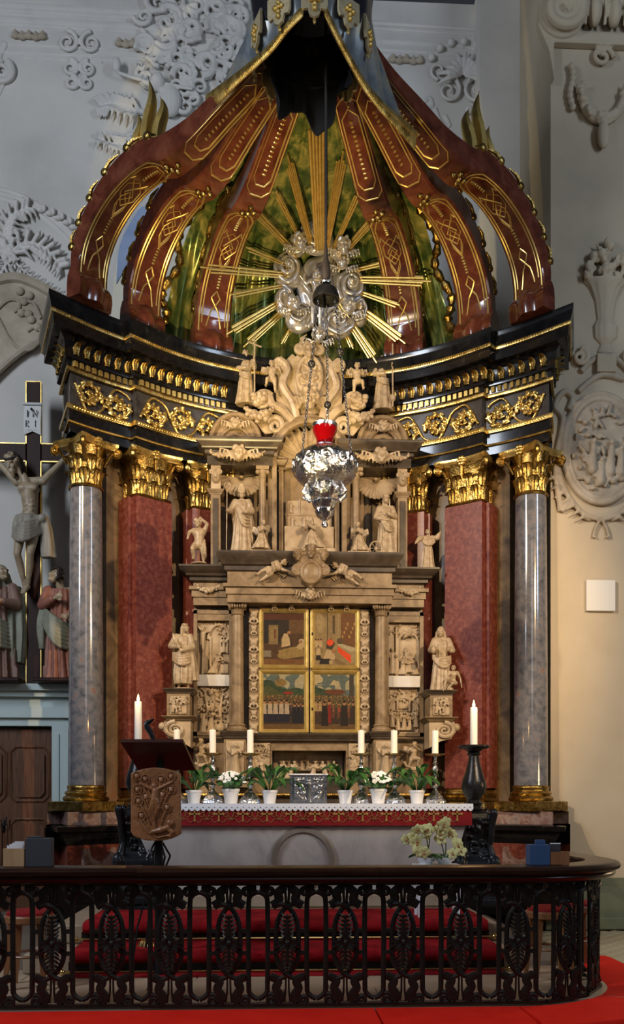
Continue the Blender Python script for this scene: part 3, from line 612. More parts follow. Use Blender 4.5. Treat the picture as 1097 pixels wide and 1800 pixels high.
# entablature
LEAF_C = acanthus(0.085, 0.15, 0.50, 0.016, 2).mesh('leaf_bracket'); dm = MB(); dm.box(-0.022, 0.022, -0.025, 0.02, 0, 0.062); DENT = dm.mesh('dentil')
ARCH = [(-0.28, ZA), (0.0, ZA), (0.0, ZA + 0.10), (0.015, ZA + 0.105), (0.015, ZA + 0.24), (0.03, ZA + 0.25), (-0.28, ZA + 0.25)]
FRZ = [(-0.28, ZA + 0.25), (0.0, ZA + 0.25), (0.0, ZA + 0.68), (-0.28, ZA + 0.68)]
COR = [(-0.28, 6.26), (0.02, 6.26), (0.03, 6.29), (0.035, 6.30), (0.035, 6.375), (0.07, 6.385), (0.075, 6.41), (0.07, 6.43), (0.085, 6.56), (0.13, 6.60), (0.215, 6.605), (0.22, 6.61), (0.22, 6.70), (0.235, 6.71), (0.24, 6.75), (0.25, 6.765), (0.275, 6.85), (0.28, 6.86), (0.28, ZT), (-0.28, ZT)]
def bead(z0, z1, o0, o1): return [(o0 - 0.02, z0), (o1, z0), (o1 + 0.006, (z0 + z1) / 2), (o1, z1), (o0 - 0.02, z1)]
def scrolls(Rr, t0, t1, seed):
    """rinceau on the frieze between angles"""
    q = random.Random(seed); m = MB(); L = R_(t1 - t0) * 3.1; zc = ZA + 0.465
    def mp(s, z, d=0.018): th = t0 + math.degrees(s / 3.1); v = pol(Rr(th) - d, th); return (v.x, v.y, z)
    n = max(2, round(L / 0.36)); w = L / n
    for i in range(n):
        sg = 1 if i % 2 else -1; c = (i + 0.5) * w
        S = spiral(c, zc + sg * 0.01, 0.165, 0.035, 200 if sg > 0 else 160, -sg * 1.5, 30)
        m.tube([mp(s, z, 0.02 + 0.012 * math.sin(k)) for k, (s, z) in enumerate(S)], [0.028 - 0.0004 * k for k in range(len(S))], 6)
        m.tube([mp(s, z) for s, z in catmull([(c - w * 0.5, zc - sg * 0.10), (c - w * 0.3, zc - sg * 0.155), (c + w * 0.1, zc - sg * 0.16), (c + w * 0.5, zc + sg * 0.1)], 6)], 0.018, 6)
        for k in range(1, 22, 2):
            (s, z), (s2, z2) = S[k], S[k + 1]; ta = math.atan2(z2 - z, s2 - s); a2 = ta + sg * 0.9
            for L, da in ((0.075, 0), (0.05, -sg * 1.9)):
                a3 = a2 + da; e = (s + L * math.cos(a3 - sg * 0.5), max(ZA + 0.29, min(ZA + 0.65, z + L * math.sin(a3 - sg * 0.5))))
                m.tube([mp(s, z, 0.02), mp(s + L * 0.5 * math.cos(a3), z + L * 0.5 * math.sin(a3), 0.04), mp(e[0], e[1], 0.016)], [0.014, 0.022, 0.005], 5)
        m.ell(mp(c, zc + sg * 0.01, 0.03), 0.026, 8, 6)
    return m
for sg, side in ((1, 'right'), (-1, 'left')):
    e = thing('entablature', 'curved black marble entablature with gilded frieze above the %s columns' % side, 'entablature', (sg * 2.2, 10.8, ZA))
    for Rr, t0, t1, ret in ((3.05, 5, 43, 3.30), (3.13, 42.4, 57, 0)):
        path = arc(Rr, t0, t1, 1.6) + [tuple(pol(ret, t1))] if ret else arcv(3.13, 3.30, t0, t1, 0.66, 1.6)
        RA = lambda t: Rr if ret else 3.13 + 0.17 * (t - 42.4) / 14.6
        def sec(prof, nm, mt):
            m = MB(); m.sweep(prof, path); m = m if sg > 0 else m.mir(); return m.obj(nm, mt, e)
        sec(ARCH, 'architrave', 'black_marble'); sec(FRZ, 'frieze', 'frieze_marble'); cor = sec(COR, 'cornice', 'black_marble')
        for z0, z1, o in ((ZA + 0.10, ZA + 0.122, 0.012), (ZA + 0.245, ZA + 0.30, 0.03), (ZA + 0.675, ZA + 0.715, 0.035), (6.715, 6.755, 0.238)): sec(bead(z0, z1, o, o + 0.012), 'gilded_moulding', 'gold')
        # twisted bead on the gilt bands
        bm_ = MB(); ts = t0
        while ts < t1 + 4.5:
            if ts < t1 + (4.3 if ret else 6) and ts > t0 + (8 if Rr > 3.1 else 3):
                v = pol(RA(ts) - 0.252, ts); bm_.ell((sg * v.x, v.y, 6.735), (0.014, 0.014, 0.014), 6, 4)
            if ts < t1 and ts > 15: v = pol(RA(ts) - 0.046, ts); bm_.ell((sg * v.x, v.y, ZA + 0.272), (0.016, 0.016, 0.018), 6, 4)
            ts += 0.62
        o = bm_.obj('gilded_beading', 'gold', e); o['kind'] = 'stuff'
        ts = t0 + (16 if Rr < 3.1 else 2.6)
        while ts < t1 + 1.6:
            v = pol(RA(ts) - 0.10, ts); o = put('leaf_bracket', LEAF_C, 'gold_dark', cor); o.location = (sg * v.x, v.y, 6.43); o.rotation_euler.z = -R_(sg * ts); ts += 2.35
        ts = t0 + (16 if Rr < 3.1 else 1.4)
        while ts < t1 + 0.4:
            v = pol(RA(ts) - 0.045, ts); o = put('dentil', DENT, 'gold_line', cor); o.location = (sg * v.x, v.y, 6.308); o.rotation_euler.z = -R_(sg * ts); ts += 1.42
        sm = scrolls(RA, (t0 + 16 if Rr < 3.1 else t0 + 1.2), t1 - 0.8, 4 if Rr < 3.1 else 9); sm = sm if sg > 0 else sm.mir(); put('frieze_scroll', remesh(sm, 0.0085, 1), 'gold', e)
    so = MB(); so.prism([(0, 0)], 0, 0) if False else None
    P = arcv(3.131, 3.301, 42.4, 57, 0.64, 2)
    so.rings([[(x, y, z) for x, y in P + [tuple(pol(3.75, 48)), tuple(pol(3.6, 42.4))]] for z in (ZA + 0.002, ZA + 0.03)]); (so if sg > 0 else so.mir()).obj('soffit', 'black_marble', e)
    for k in range(4):   # brackets on the end that runs back
        v = pol(3.30, 57) + END * (0.05 + 0.15 * k); d = Vector((END.y, -END.x)) * 0.10
        o = put('leaf_bracket', LEAF_C, 'gold_dark', cor); o.location = (sg * (v.x + d.x), v.y + d.y, 6.43); o.rotation_euler.z = sg * R_(71)
# ------------------------------------------------------------------ ribs of the open dome
RI = catmull([(2.95, 7.12), (2.93, 7.35), (2.86, 7.56), (2.72, 7.76), (2.52, 7.93), (2.28, 8.05), (2.02, 8.10), (1.82, 8.06), (1.5, 8.15), (1.15, 8.33), (0.8, 8.5), (0.5, 8.68)], 6)
RE = catmull([(3.05, 7.10), (3.07, 7.40), (3.00, 7.65), (2.86, 7.88), (2.68, 8.10), (2.40, 8.29), (2.08, 8.37), (1.90, 8.33), (1.52, 8.38), (1.16, 8.52), (0.8, 8.66), (0.5, 8.84)], 6)
NR = len(RI)
def rw(k): t = k / (NR - 1); return 0.235 - 0.02 * math.sin(t * 3.14) - 0.11 * t * t
def RP(s, w, d=0.012):
    """point on the inner face: s 0..1 along, w -1..1 across, lifted d"""
    f = s * (NR - 1); k = min(int(f), NR - 2); u = f - k
    r = RI[k][0] * (1 - u) + RI[k + 1][0] * u; z = RI[k][1] * (1 - u) + RI[k + 1][1] * u
    tr, tz = RI[k + 1][0] - RI[k][0], RI[k + 1][1] - RI[k][1]; L = math.hypot(tr, tz); n = (-tz / L, tr / L)
    if n[0] * (RI[k][0] - RE[k][0]) + n[1] * (RI[k][1] - RE[k][1]) < 0: n = (-n[0], -n[1])
    return (w * rw(f), r + n[0] * d - 3.0, z + n[1] * d - ZT)
def rib_line(mb, pts, wd=0.010, closed=False):
    if closed: pts = pts + pts[:1]
    P = []
    for i in range(len(pts) - 1):
        (s0, w0), (s1, w1) = pts[i], pts[i + 1]; n = max(2, int(abs(s1 - s0) * 60))
        for k in range(n): P.append(RP(s0 + (s1 - s0) * k / n, w0 + (w1 - w0) * k / n, 0.002))
    P.append(RP(*pts[-1], 0.002)); mb.tube(P, wd, 4, flat=0.5)
SK = 42 / 66.0
def build_rib(label):
    o = thing('dome_rib', label, 'canopy rib', (0, 0, 0), 'red marble ribs of the open dome', True)
    m = MB(); rg = []
    for k in range(NR):
        w = rw(k); bI = 0.02; I, E = RI[k], RE[k]; lerp = lambda t: (I[0] + (E[0] - I[0]) * t - 3.0, I[1] + (E[1] - I[1]) * t - ZT)
        a, b_, c_, d_ = lerp(0), lerp(0.08), lerp(0.92), lerp(1)
        rg.append([(-w + bI, *a), (w - bI, *a), (w, *b_), (w, *c_), (w - bI, *d_), (-w + bI, *d_), (-w, *c_), (-w, *b_)])
    m.rings(rg); m.obj('rib_body', 'rib_marble', o, 30)
    f = MB(); fp = [(2.88, ZT + 0.002), (2.86, 7.03), (2.87, 7.12), (2.92, 7.20), (2.98, 7.24), (3.05, 7.24), (3.09, 7.17), (3.10, 7.05), (3.10, ZT + 0.002)]
    rows = []
    for k in range(-6, 7):
        u = k / 6; bulge = 0.035 * math.cos(u * math.pi * 1.5) if abs(u) < 0.95 else -0.03
        rows.append([(u * 0.25, y - 3.0 - (bulge if y < 2.95 else 0), z - ZT) for y, z in fp])
    f.rings(rows); f.obj('scroll_foot', 'rib_marble', o, 50)
    g = MB(); k0 = SK * 0.94
    for w in (0.82, 0.66): rib_line(g, [(0.03 if w > 0.7 else 0.07, -w), (k0 - 0.06 - (0.03 if w < 0.7 else 0), -w), (k0 - (0.035 if w < 0.7 else 0), -w * 0.5), (k0 - (0.035 if w < 0.7 else 0), w * 0.5), (k0 - 0.06 - (0.03 if w < 0.7 else 0), w), (0.03 if w > 0.7 else 0.07, w)], 0.011 if w > 0.7 else 0.008)
    for w in (0.84, 0.62):
        e = 0.03 if w < 0.7 else 0
        rib_line(g, [(0.70 + e, -w * 0.5), (0.72 + e, -w), (0.93 - e, -w), (0.95 - e, 0), (0.93 - e, w), (0.72 + e, w), (0.70 + e, w * 0.5)], 0.010, True)
    rib_line(g, [(0.06, -0.4), (0.13, -0.2), (0.16, 0.05), (0.19, 0.25), (0.22, 0.0), (0.19, -0.25), (0.16, 0.0), (0.13, 0.25), (0.06, 0.42)], 0.009)
    for a, b2 in ((0.36, 0.28), (0.41, 0.5)):
        rib_line(g, [(a - 0.06, 0), (a - 0.02, b2), (a + 0.02, b2), (a + 0.05, 0), (a + 0.02, -b2), (a - 0.02, -b2)], 0.008, True)
    for s0 in (-1, 1): rib_line(g, [(0.31, 0.0), (0.36, 0.30 * s0), (0.40, -0.3 * s0), (0.45, 0.35 * s0), (0.47, 0.5 * s0), (0.45, 0.58 * s0)], 0.008)
    g.obj('gold_inlay', 'gold_line', o)
    bd = MB()
    for s in [0.235 + 0.012 * i for i in range(6)] + [0.48 + 0.011 * i for i in range(7)] + [0.76 + 0.011 * i for i in range(13)]: bd.ell(RP(s, 0, 0.008), (0.022, 0.014, 0.014), 6, 4)
    bd.obj('bead_chain', 'gold_line', o)['kind'] = 'stuff'
    kn = MB()
    for w, s in ((0, 0.635), (-0.35, 0.625), (0.35, 0.645), (0, 0.61), (0, 0.66)): kn.ell(RP(s, w, 0.02), (0.035, 0.03, 0.03), 8, 6)
    kn.obj('rosette', 'gold_dark', o)
    for k in range(8, 40, 6):
        y, z = RE[k][0] - 3.0, RE[k][1] - ZT
        for sx in (-1, 1): cr = MB(); cr.ell((sx * rw(k), y, z), (0.025, 0.05, 0.045), 8, 6); cr.tube([(sx * rw(k), y, z), (sx * rw(k + 2), RE[k + 2][0] - 3.0 + 0.02, RE[k + 2][1] - ZT + 0.02), (sx * rw(k + 4), RE[k + 4][0] - 3.0, RE[k + 4][1] - ZT)], [0.02, 0.022, 0.008], 5); cr.obj('crocket', 'gold_dark', o)
    return o
def place_rib(o, t, lab): v = pol(3.0, t); o.location = (v.x, v.y, ZT); o.rotation_euler = (0, 0, -R_(t)); o['label'] = lab
LB = {-57: 'outermost red marble dome rib at far left, with gilt flames on its shoulder', 57: 'outermost red marble dome rib at far right, with gilt flames on its shoulder', -42: 'second red marble dome rib from the left', 42: 'second red marble dome rib from the right', -24: 'third red marble dome rib from the left, behind the golden rays', 24: 'third red marble dome rib from the right, behind the golden rays'}
rib0 = build_rib(LB[-57]); ribs = {}
for t in (57, -42, 42, -24, 24): ribs[t] = copy_tree(rib0); place_rib(ribs[t], t, LB[t])
ribs[-57] = rib0; place_rib(rib0, -57, LB[-57])
for t in (-57, 57):
    for k, (dy, h) in enumerate(((-1.02, 0.50), (-0.86, 0.78), (-0.70, 0.56), (-0.54, 0.42), (-0.38, 0.30))):
        m = MB(); z = 8.37 - ZT - 0.02 * k - 0.07 * max(0, k - 1); P = [(0, dy + 0.05, z - 0.02), (0, dy + 0.02, z + h * 0.35), (0, dy - 0.05, z + h * 0.7), (0, dy + 0.0, z + h)]
        m.tube(catmull(P, 5), [0.07 + 0.025 * math.sin(3.14 * q / 15) - 0.077 * (q / 15) ** 2 for q in range(16)], 8, flat=0.7); m.obj('gilt_flame', 'gold_line', ribs[t])
# ------------------------------------------------------------------ curtain behind the glory
CU = catmull([(3.12, ZT + 0.01), (3.14, 7.2), (3.14, 7.5), (3.04, 7.82), (2.84, 8.10), (2.48, 8.34), (2.0, 8.46), (1.2, 8.56), (0.6, 8.74)], 7)
def curt(u, v):
    f = v * (len(CU) - 1); k = min(int(f), len(CU) - 2); w = f - k
    r = CU[k][0] * (1 - w) + CU[k + 1][0] * w; z = CU[k][1] * (1 - w) + CU[k + 1][1] * w
    t = -36 + 72 * u; fo = 0.055 * math.sin(u * 76 + 2.0 * math.sin(v * 5 + u * 9)) + 0.035 * math.sin(u * 133 + v * 4)
    p = pol(r + fo * (1 - 0.4 * v), t * (1 - 0.10 * math.sin(v * 3.1))); return (p.x, p.y, z)
m = MB(); m.sheet(curt, 190, 40, lambda p: Vector((0, 0.02, 0.008)))
cur = thing('canopy_curtain', 'green and gold gathered curtain hanging behind the golden rays', 'curtain', (0, 11.8, ZT)); m.obj('cloth', 'curtain', cur, 60, recalc=False)
for sg in (-1, 1):
    m = MB(); P = [tuple(Vector(curt(0.5 + sg * 0.5, k / 20)) + Vector((sg * (0.02 + 0.06 * math.sin(k * 1.3)), -0.06, 0))) for k in range(0, 14)]
    P = catmull(P, 3); m.tube(P, [0.05 + 0.018 * math.sin(k * 2.2) for k in range(len(P))], 8); m.obj('gilt_hem', 'gold_dark', cur)
# ------------------------------------------------------------------ crown and valance of the canopy
KX = -0.10
cr = thing('dome_canopy', 'black crown with cream lappets topping the marble dome', 'canopy', (KX, CY, 8.4))
m = MB(); m.lathe([(0.46, 8.50), (0.54, 8.56), (0.575, 8.70), (0.58, 8.9), (0.60, 9.1), (0.66, 9.4), (0.6, 9.7), (0.3, 9.9)], 48, (KX, CY, 0), caps=False); m.lathe([(0.42, 8.52), (0.46, 8.50)], 48, (KX, CY, 0), caps=False); m.lathe([(0.42, 8.52), (0.40, 9.0), (0.1, 9.3), (0.01, 9.32)], 48, (KX, CY, 0), caps=False)
m.obj('crown_ring', 'crown_black', cr, recalc=False)
for k in range(9):
    a = 180 - 34 * (k - 4); e = Vector((math.sin(R_(a)), math.cos(R_(a)))); l = Vector((e.y, -e.x)); P = [(-0.12, 0.22), (-0.12, 0.06), (-0.10, 0.02), (-0.06, 0.03), (-0.04, -0.03), (0, -0.05), (0.04, -0.03), (0.06, 0.03), (0.10, 0.02), (0.12, 0.06), (0.12, 0.22)]
    m = MB(); rr = [[(KX + e.x * (0.55 + dd) + l.x * x, CY + e.y * (0.55 + dd) + l.y * x, 8.42 + z) for x, z in P] for dd in (0, 0.025)]; m.rings(rr)
    la = m.obj('lappet', 'lappet', cr)
    m = MB(); t = []
    for x, z in ((0, 0.06), (0, 0.1), (0, 0.14), (0.035, 0.10), (-0.035, 0.10), (0, 0.02)): m.ell((KX + e.x * 0.585 + l.x * x, CY + e.y * 0.585 + l.y * x, 8.42 + z), 0.024, 6, 4)
    m.obj('stitched_cross', 'gold_line', la); m = MB(); m.ell((KX + e.x * 0.56, CY + e.y * 0.56, 8.345), (0.015, 0.015, 0.03), 6, 5); m.obj('tassel', 'gold_line', la)
FL = {-1: [(530, 22), (505, 48), (480, 80), (450, 108), (420, 133), (395, 153), (368, 174)], 1: [(573, 22), (592, 62), (615, 105), (640, 148), (668, 182), (698, 210), (728, 238)]}
YF = [8.16, 8.24, 8.40, 8.62, 8.85, 9.07, 9.32]
for sg, side in ((-1, 'left'), (1, 'right')):
    FR = [Vector(q) for q in catmull([tuple(onY(x, y, Y)) for (x, y), Y in zip(FL[sg], YF)], 7)]; n = len(FR)
    v = thing('canopy_valance', 'blue grey draped valance with gold fringe on the %s side of the crown' % side, 'valance', FR[20])
    def vs(u, w):
        p = FR[int(round(u * (n - 1)))]; a = R_(172 - 100 * u); top = Vector((KX + sg * 0.57 * math.sin(a), CY + 0.57 * math.cos(a), 8.66 + 0.20 * u)); f = 0.03 * math.sin(w * 3.14) * math.sin(u * 30)
        return p * (1 - w) + top * w + Vector((sg * f, 0, -0.07 * math.sin(w * 3.14) * u))
    m = MB(); m.sheet(vs, n, 12, (0, 0.02, 0.02)); m.obj('cloth', 'valance_blue', v, 60, recalc=False)
    m = MB(); m.tube(FR, [0.022 + 0.030 * (k / n) ** 2 for k in range(n)], 8)
    for k in range(n * 2):
        p = FR[min(k // 2, n - 1)].lerp(FR[min(k // 2 + 1, n - 1)], 0.5 * (k % 2)); h = 0.045 + 0.11 * (k / n / 2) ** 3
        m.tube([p + Vector((0, 0, 0.03)), p + Vector((0, 0, -h * 0.5)), p + Vector((0, 0, -h))], [0.02, 0.024, 0.008], 5)
    m.obj('gold_fringe', 'gold', v)
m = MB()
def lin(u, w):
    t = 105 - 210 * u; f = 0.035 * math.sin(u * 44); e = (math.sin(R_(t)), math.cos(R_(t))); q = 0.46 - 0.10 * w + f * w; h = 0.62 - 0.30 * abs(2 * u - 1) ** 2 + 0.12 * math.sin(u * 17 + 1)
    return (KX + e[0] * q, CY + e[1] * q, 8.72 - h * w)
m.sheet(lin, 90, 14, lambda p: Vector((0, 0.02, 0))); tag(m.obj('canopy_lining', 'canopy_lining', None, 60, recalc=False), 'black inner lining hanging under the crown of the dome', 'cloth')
# ================================================================== figures
def lerp3(a, b, t): return tuple(a[i] + (b[i] - a[i]) * t for i in range(3))
STAND = dict(head=(0, -0.03, 1.58), neck=(0, 0, 1.43), chest=(0, 0, 1.27), belly=(0, 0, 1.06), pelvis=(0, 0, 0.93), shL=(-0.18, 0, 1.38), shR=(0.18, 0, 1.38), elL=(-0.27, -0.03, 1.10), elR=(0.27, -0.03, 1.10), wrL=(-0.20, -0.22, 1.02), wrR=(0.20, -0.22, 1.02),
             hipL=(-0.09, 0, 0.90), hipR=(0.09, 0, 0.90), knL=(-0.10, -0.05, 0.48), knR=(0.11, -0.02, 0.48), anL=(-0.11, 0.02, 0.06), anR=(0.12, 0.0, 0.06))
def hand(mb, wr, el, fat=1.0, curl=0.3, spread=1.0):
    w, e = Vector(wr), Vector(el); d = (w - e).normalized(); s = d.cross(Vector((0, -1, 0)))
    s = s.normalized() if s.length > 0.1 else Vector((1, 0, 0)); n = s.cross(d)
    p = w + d * 0.055; mb.cap(w, p + d * 0.02, 0.026 * fat, 0.034 * fat, 8)
    mb.cap(p - s * 0.018, p + s * 0.018, 0.026 * fat, 0.026 * fat, 8)
    for i, L in enumerate((0.065, 0.08, 0.085, 0.07)):
        a = p + d * 0.03 + s * (i - 1.5) * 0.021; b = a + d * L * 0.55 + s * (i - 1.5) * 0.006 * spread; c = b + d * L * 0.5 * (1 - curl) + n * L * 0.6 * curl
        mb.chain([a, b, c], [0.0115 * fat, 0.0105 * fat, 0.009 * fat], 6)
    a = w + d * 0.03 + s * 0.03; b = a + s * 0.035 + d * 0.035; mb.chain([a, b, b + d * 0.035], [0.014 * fat, 0.012 * fat, 0.010 * fat], 6)
def head(mb, c, look=(0, -1, 0), hair='short', k=1.0):
    c = Vector(c); f = Vector(look).normalized(); up = Vector((0, 0, 1)); s = f.cross(up).normalized(); up = s.cross(f).normalized()
    M = Matrix((( s.x, -f.x, up.x, c.x), (s.y, -f.y, up.y, c.y), (s.z, -f.z, up.z, c.z), (0, 0, 0, 1))) @ Matrix.Scale(k, 4)
    mb.ell((0, 0.012, 0.02), (0.080, 0.098, 0.105), 14, 10, M); mb.ell((0, -0.025, -0.055), (0.058, 0.066, 0.066), 12, 8, M)
    mb.cap((0, -0.088, 0.02), (0, -0.108, -0.022), 0.012, 0.017, 6, M); mb.cap((-0.05, -0.078, 0.035), (0.05, -0.078, 0.035), 0.014, 0.014, 6, M)
    mb.cap((-0.02, -0.088, -0.058), (0.02, -0.088, -0.058), 0.010, 0.010, 6, M); mb.ell((0, -0.080, -0.095), (0.025, 0.02, 0.02), 8, 6, M)
    for e in (-1, 1): mb.ell((e * 0.083, 0.01, -0.01), (0.012, 0.022, 0.032), 8, 6, M); mb.ell((e * 0.04, -0.07, -0.03), (0.025, 0.025, 0.025), 8, 6, M)
    q = random.Random(4)
    if hair in ('short', 'curly', 'long', 'beard', 'christ'):
        for i in range(26 if hair != 'curly' else 34):
            a = q.uniform(0, 6.28); z = q.uniform(-0.02, 0.12)
            if -math.sin(a) * 0.1 > 0.045 and z < 0.075: continue
            r = math.sqrt(max(0.0, 1 - ((z - 0.02) / 0.11) ** 2)); mb.ell((0.084 * r * math.cos(a), 0.012 + 0.1 * r * math.sin(a), z + 0.005), q.uniform(0.022, 0.034), 7, 5, M)
    if hair in ('long', 'christ'):
        for a in (-1, -0.6, -0.2, 0.2, 0.6, 1): mb.chain([(0.085 * math.sin(a * 1.5), 0.03 + 0.075 * math.cos(a * 1.5), 0.03), (0.095 * math.sin(a * 1.5), 0.05 + 0.07 * math.cos(a * 1.5), -0.10), (0.10 * math.sin(a * 1.4), 0.05 + 0.06 * math.cos(a * 1.5), -0.2)], [0.035, 0.032, 0.018], 7, M)
    if hair in ('beard', 'christ'):
        mb.cap((0, -0.075, -0.085), (0, -0.085, -0.15), 0.045, 0.022, 8, M)
    if hair == 'mitre':
        mb.prism([(-0.09, 0.045), (0.09, 0.045), (0.105, 0.13), (0.06, 0.24), (0, 0.29), (-0.06, 0.24), (-0.105, 0.13)], -0.085, 0.09, M)
    if hair == 'crown':
        mb.lathe([(0.088, 0.06), (0.10, 0.12), (0.085, 0.125), (0.075, 0.07)], 14, M=M, fold=lambda t, z: 0.12 * math.cos(6 * t) * (z > 0.1)); mb.chain([(-0.08, 0.03, 0.02), (-0.1, 0.04, -0.18)], [0.035, 0.02], 7, M); mb.chain([(0.08, 0.03, 0.02), (0.1, 0.04, -0.18)], [0.035, 0.02], 7, M)
    if hair == 'veil':
        mb.ell((0, 0.03, 0.03), (0.105, 0.115, 0.125), 12, 9, M); mb.chain([(-0.095, 0.0, 0.0), (-0.12, 0.02, -0.2)], [0.035, 0.05], 8, M); mb.chain([(0.095, 0.0, 0.0), (0.12, 0.02, -0.2)], [0.035, 0.05], 8, M); mb.cap((0, 0.09, 0), (0, 0.08, -0.25), 0.09, 0.1, 8, M)
def body(mb, J, sleeve=0.0, fat=1.0, legs=True, hands=True, fingers=True, feet=True, ribs=True):
    f = fat
    mb.chain([J['chest'], J['belly'], J['pelvis']], [0.135 * f, 0.112 * f, 0.13 * f], 14)
    ch = Vector(J['chest']); mb.cap(ch + Vector((-0.06 * f, -0.03, 0.03)), ch + Vector((0.06 * f, -0.03, 0.03)), 0.105 * f, 0.105 * f, 12)
    mb.cap(J['shL'], J['shR'], 0.068 * f, 0.068 * f, 10); mb.cap(J['neck'], lerp3(J['neck'], J['head'], 0.6), 0.058 * f, 0.05 * f, 10)
    mb.cap(J['chest'], J['neck'], 0.10 * f, 0.06 * f, 10)
    for s in 'LR':
        mb.chain([J['sh' + s], lerp3(J['sh' + s], J['el' + s], 0.4), J['el' + s]], [0.062 * f + sleeve * 0.5, 0.058 * f + sleeve * 0.7, 0.043 * f + sleeve], 10)
        mb.chain([J['el' + s], lerp3(J['el' + s], J['wr' + s], 0.35), J['wr' + s]], [0.043 * f + sleeve, 0.044 * f + sleeve * 1.1, 0.027 * f + sleeve * 0.7], 10)
        if hands:
            if fingers: hand(mb, J['wr' + s], J['el' + s], f)
            else:
                d = (Vector(J['wr' + s]) - Vector(J['el' + s])).normalized(); mb.cap(J['wr' + s], Vector(J['wr' + s]) + d * 0.11, 0.032 * f, 0.026 * f, 8)
        if legs:
            mb.chain([J['hip' + s], lerp3(J['hip' + s], J['kn' + s], 0.35), J['kn' + s]], [0.10 * f, 0.088 * f, 0.058 * f], 12)
            c = lerp3(J['kn' + s], J['an' + s], 0.3); mb.chain([J['kn' + s], (c[0], c[1] + 0.02, c[2]), J['an' + s]], [0.056 * f, 0.058 * f, 0.034 * f], 12)
            if feet:
                a = Vector(J['an' + s]); t = J.get('to' + s, (a.x + (-0.04 if s == 'L' else 0.04), a.y - 0.17, a.z - 0.035)); mb.chain([(a.x, a.y + 0.03, a.z - 0.02), lerp3(a, t, 0.6), t], [0.035 * f, 0.036 * f, 0.024 * f], 8)
def robe(mb, secs, k=11, amp=0.09, ph=0.0, n=44, tw=1.0):
    """draped loft: secs [(x, y, z, rx, ry)] from the top to the hem"""
    S = catmull(secs, 5); m = len(S); rg = []
    for j, (x, y, z, rx, ry) in enumerate(S):
        v = j / (m - 1); a = amp * min(1, 0.25 + v * 1.2); ring = []
        for i in range(n):
            t = 6.2832 * i / n; q = 1 + a * math.sin(k * t + ph + tw * v * 1.6) + a * 0.6 * math.sin((k * 2 - 5) * t - ph - tw * v * 2.3) * v
            ring.append((x + rx * q * math.cos(t), y + ry * q * math.sin(t), z))
        rg.append(ring)
    mb.rings(rg); return mb
def swags(mb, A, B, n=4, drop=0.12, r=0.03, dz=0.07, front=-0.16):
    """diagonal folds of a mantle from A to B in front of the body"""
    A, B = Vector(A), Vector(B)
    for i in range(n):
        o = Vector((0, 0, -dz * i)); P = []
        for k in range(7): t = k / 6; P.append(tuple(A.lerp(B, t) + o * (0.6 + 0.4 * t) + Vector((0, front * math.sin(3.14 * t) - 0.01 * i, -drop * (1 + 0.3 * i) * math.sin(3.14 * t)))))
        mb.tube(P, [r * (0.6 + 0.5 * math.sin(3.14 * k / 6)) for k in range(7)], 7)
def wing(mb, root, tip, droop=0.5, n=7, th=0.02):
    r, t = Vector(root), Vector(tip); d = t - r; L = d.length
    mb.chain([r, r.lerp(t, 0.5) + Vector((0, 0, 0.06 * L)), t], [0.08 * L, 0.07 * L, 0.03 * L], 7)
    for i in range(n):
        a = r.lerp(t, i / (n - 1)) + Vector((0, 0, 0.04 * L * math.sin(3.14 * i / (n - 1)))); b = a + Vector((d.x * 0.16 * (i / n), 0.02, -L * droop * (0.75 + 0.35 * math.sin(2.2 * i / (n - 1)))))
        mb.tube([a, a.lerp(b, 0.6) + Vector((0, -0.02, 0)), b], [0.08 * L, 0.105 * L, 0.035 * L], 6, flat=0.5)
def fig(pose=None, **kw):
    J = dict(STAND); J.update(pose or {}); mb = MB()
    body(mb, J, kw.get('sleeve', 0), kw.get('fat', 1), kw.get('legs', True), True, kw.get('fingers', False), kw.get('feet', True))
    head(mb, J['head'], kw.get('look', (0, -1, 0)), kw.get('hair', 'short'), kw.get('hk', 1.0)); return mb, J
def statue(name, mb, mat, label, px, foot, hpx, Y, vox=0.014, rz=0, H=1.7, cat='statue', group=None, parent=None, it=3, mirror=False, base=True):
    """remesh the figure and stand it at photo column px with its foot at row foot, hpx rows tall"""
    if mirror: mb = mb.mir()
    if base: mb.lathe([(0.30, 0.0), (0.31, 0.03), (0.27, 0.06)], 20, M=Matrix.Diagonal((1, 0.8, 1, 1)))
    me = remesh(mb, vox, it, name=name); p = onY(px, foot, Y); s = (onY(px, foot - hpx, Y).z - p.z) / H
    o = put(name, me, mat, parent); o.location = p; o.scale = (s, s, s); o.rotation_euler.z = rz
    if parent is None: tag(o, label, cat, group)
    elif label: o['label'] = label
    return o
RB = [(0, 0, 1.36, 0.17, 0.12), (0, -0.01, 1.2, 0.19, 0.15), (0, 0, 1.02, 0.165, 0.135), (0, 0, 0.8, 0.20, 0.17), (0, 0, 0.4, 0.24, 0.21), (0, 0, 0.03, 0.30, 0.25)]
PUTTO = dict(head=(0, -0.04, 1.46), neck=(0, 0, 1.28), chest=(0, 0, 1.10), belly=(0, -0.03, 0.88), pelvis=(0, 0, 0.72), shL=(-0.19, 0, 1.22), shR=(0.19, 0, 1.22), elL=(-0.32, -0.08, 1.02), elR=(0.32, -0.08, 1.02), wrL=(-0.26, -0.26, 1.1), wrR=(0.26, -0.26, 1.1), hipL=(-0.11, 0, 0.70), hipR=(0.11, 0, 0.70), knL=(-0.16, -0.10, 0.38), knR=(0.16, -0.02, 0.38), anL=(-0.14, 0.0, 0.07), anR=(0.17, 0.04, 0.07))
